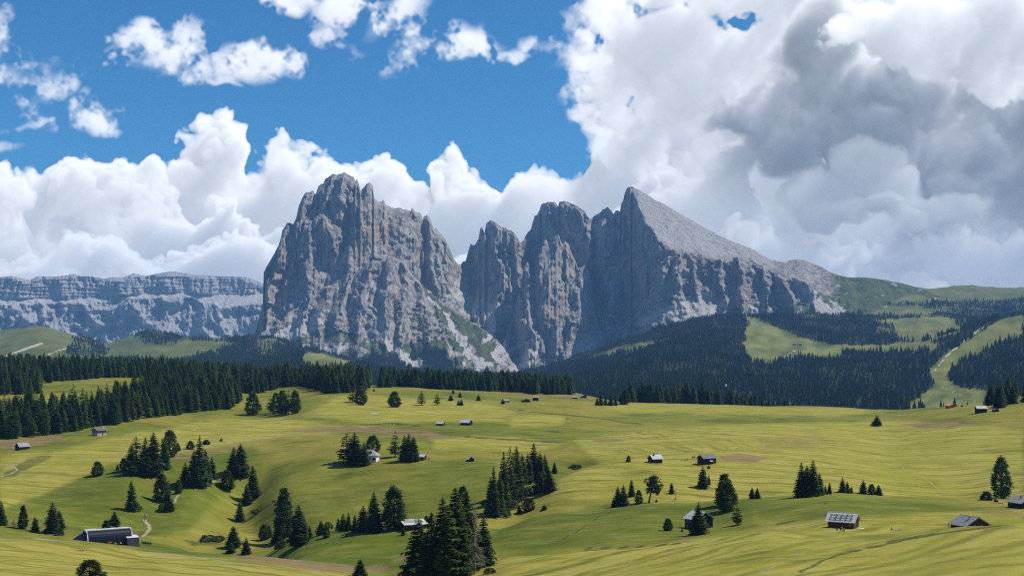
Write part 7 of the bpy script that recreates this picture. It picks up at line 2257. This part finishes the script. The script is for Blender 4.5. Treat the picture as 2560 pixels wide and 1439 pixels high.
def build_cows():
    for (px, py, yaw, c, lab, lying) in ((1715, 1149, 8, (.10, .045, .025), 'brown and white cow lying left of the black barn', True), (1733, 1146, 20, (.045, .03, .025), 'small dark cow grazing just left of the black barn', False), (1755, 1160, 150, (.30, .10, .045), 'reddish cow standing before the black barn', False)):
        p = foot(px, py)
        k = .55 if lying else 1.0
        leg = .0 if lying else -.62
        J = [((0, 0, .95), (.30, .34)), ((.55, 0, .98), (.30, .33)), ((-.55, 0, .97), (.27, .32)), ((.85, 0, 1.12), (.15, .2)), ((1.12, 0, 1.05 if not lying else 1.28), (.13, .14)), ((1.38, 0, .80 if not lying else 1.18), (.08, .09))]
        B = [(0, 1), (0, 2), (1, 3), (3, 4), (4, 5)]
        for (x, y, par) in ((.55, .17, 1), (.55, -.17, 1), (-.55, .17, 2), (-.55, -.17, 2)):
            n = len(J)
            if lying:
                J += [((x, y * 1.6, .78), .10), ((x + .3, y * 2.4, .70), .06)]
                B += [(par, n), (n, n + 1)]
            else:
                J += [((x, y, .66), .11), ((x + (.03 if x > 0 else -.06), y, .38), .065), ((x, y, .06), .05)]
                B += [(par, n), (n, n + 1), (n + 1, n + 2)]
        n = len(J)
        J += [((-.84, 0, 1.05), .04), ((-.92, 0, .60), .025)]
        B += [(2, n), (n, n + 1)]
        n = len(J)
        for s in (-1, 1):
            J.append(((1.06, s * .24, 1.12 if not lying else 1.34), .035))
            B.append((4, len(J) - 1))
        nm = 'cow_%d' % px
        mats = [cloth(nm, c), cloth('cow_white', (.62, .58, .52))]
        me = skin_mesh('cow', J, B, mats, lambda q: 1 if (q.z < .74 and abs(q.x) < .5) or (-.2 < q.x < .12 and q.z > .9) or q.x > 1.25 else 0)
        o = bpy.data.objects.new('cow', me)
        col.objects.link(o)
        o.location = (p.x, p.y, p.z - (.62 if lying else 0))
        o.rotation_euler = (0, 0, R(yaw) + yaw_for(p, 0))
        tag(o, lab, 'cow')


build_people()
build_cows()


def build_small():
    # fence poles by the larch right of the two storey hut
    for k, (px, py) in enumerate(((1808, 1301), (1817, 1304), (1820, 1304), (1823, 1303))):
        p = foot(px, py)
        t = thing('fence_post', f'{ORD[k]} weathered pole from the left beside the larch by the two storey hut', 'post', p, 0, 'poles beside the larch')
        Part().tube([(0, 0, -.3), (0, 0, 1.5)], [.075, .06], 6).build('pole', 'dead_wood', t)
        Part().tube([(0, 0, 1.5), (0, 0, 1.62)], [.05, .01], 6).build('tip', 'dead_wood', t)
    # fence along the upper meadow path
    for k in range(9):
        p = foot(905 + k * 11, 1063 + (.6 if k % 2 else 0))
        t = thing('fence_post', f'{ORD[k]} small fence post from the left along the upper centre path', 'post', p, 0, 'fence posts along the upper path')
        Part().tube([(0, 0, -.3), (0, 0, 1.25)], [.11, .09], 5).build('pole', 'old_timber', t)
    # timber stack beside the shed
    rs = np.random.default_rng(9)
    p = foot(1066, 1147)
    t = thing('timber_pile', 'heap of orange sawn timber beside the shed', 'timber pile', p, yaw_for(p, 20))
    for k in range(10):
        a = rs.random() * .8 - .4
        x, y, z = rs.normal(0, .7), rs.normal(0, .5), .15 + .13 * (k // 3)
        Part().beam((x - 1.2 * math.cos(a), y - 1.2 * math.sin(a), z), (x + 1.2 * math.cos(a), y + 1.2 * math.sin(a), z + .05), .22, .14).build('plank', 'warm_timber', t)
    # mower by the hut at the right edge
    p = foot(2490, 1257)
    t = thing('hay_mower', 'small dark mowing machine left of the hut at the right edge', 'mower', p, yaw_for(p, 10))
    Part().box(-.7, .7, -.5, .5, .45, 1.1).build('body', 'rubber', t)
    Part().box(-.6, .1, -.45, .45, 1.12, 1.9).build('cab', 'station_grey', t)
    for x in (-.55, .6):
        for y in (-.6, .6):
            Part().tube([(x, y - .12, .45), (x, y + .12, .45)], [.45, .45], 12).build('wheel', 'rubber', t)
    Part().box(.8, 2.4, -.9, .9, .1, .3).build('mower_deck', 'red_paint', t)


build_small()


# ------------------------------------------------------------------ haze: even blue air round the whole scene
def build_haze():
    m = bpy.data.materials.new('haze')
    m.use_nodes = True
    t = m.node_tree
    t.nodes.clear()
    N = NT(t)
    v = N.n('ShaderNodeVolumePrincipled', {'Color': (.27, .56, 1.0, 1), 'Density': HAZE_DENSITY, 'Anisotropy': .0})
    N.n('ShaderNodeOutputMaterial', {'Volume': v.outputs[0]})
    x, y0, y1, z0, z1 = 15000, -15000, 15000, -432, 1215
    vs = [(sx * x, yy, zz) for zz in (z0, z1) for yy in (y0, y1) for sx in (-1, 1)]
    fs = [(0, 2, 3, 1), (4, 5, 7, 6), (0, 1, 5, 4), (2, 6, 7, 3), (0, 4, 6, 2), (1, 3, 7, 5)]
    o = mesh_obj('haze', vs, fs, m)
    tag(o, 'thin blue summer haze filling the valley air', kind='stuff')


HAZE_DENSITY = 4.1e-5
build_haze()
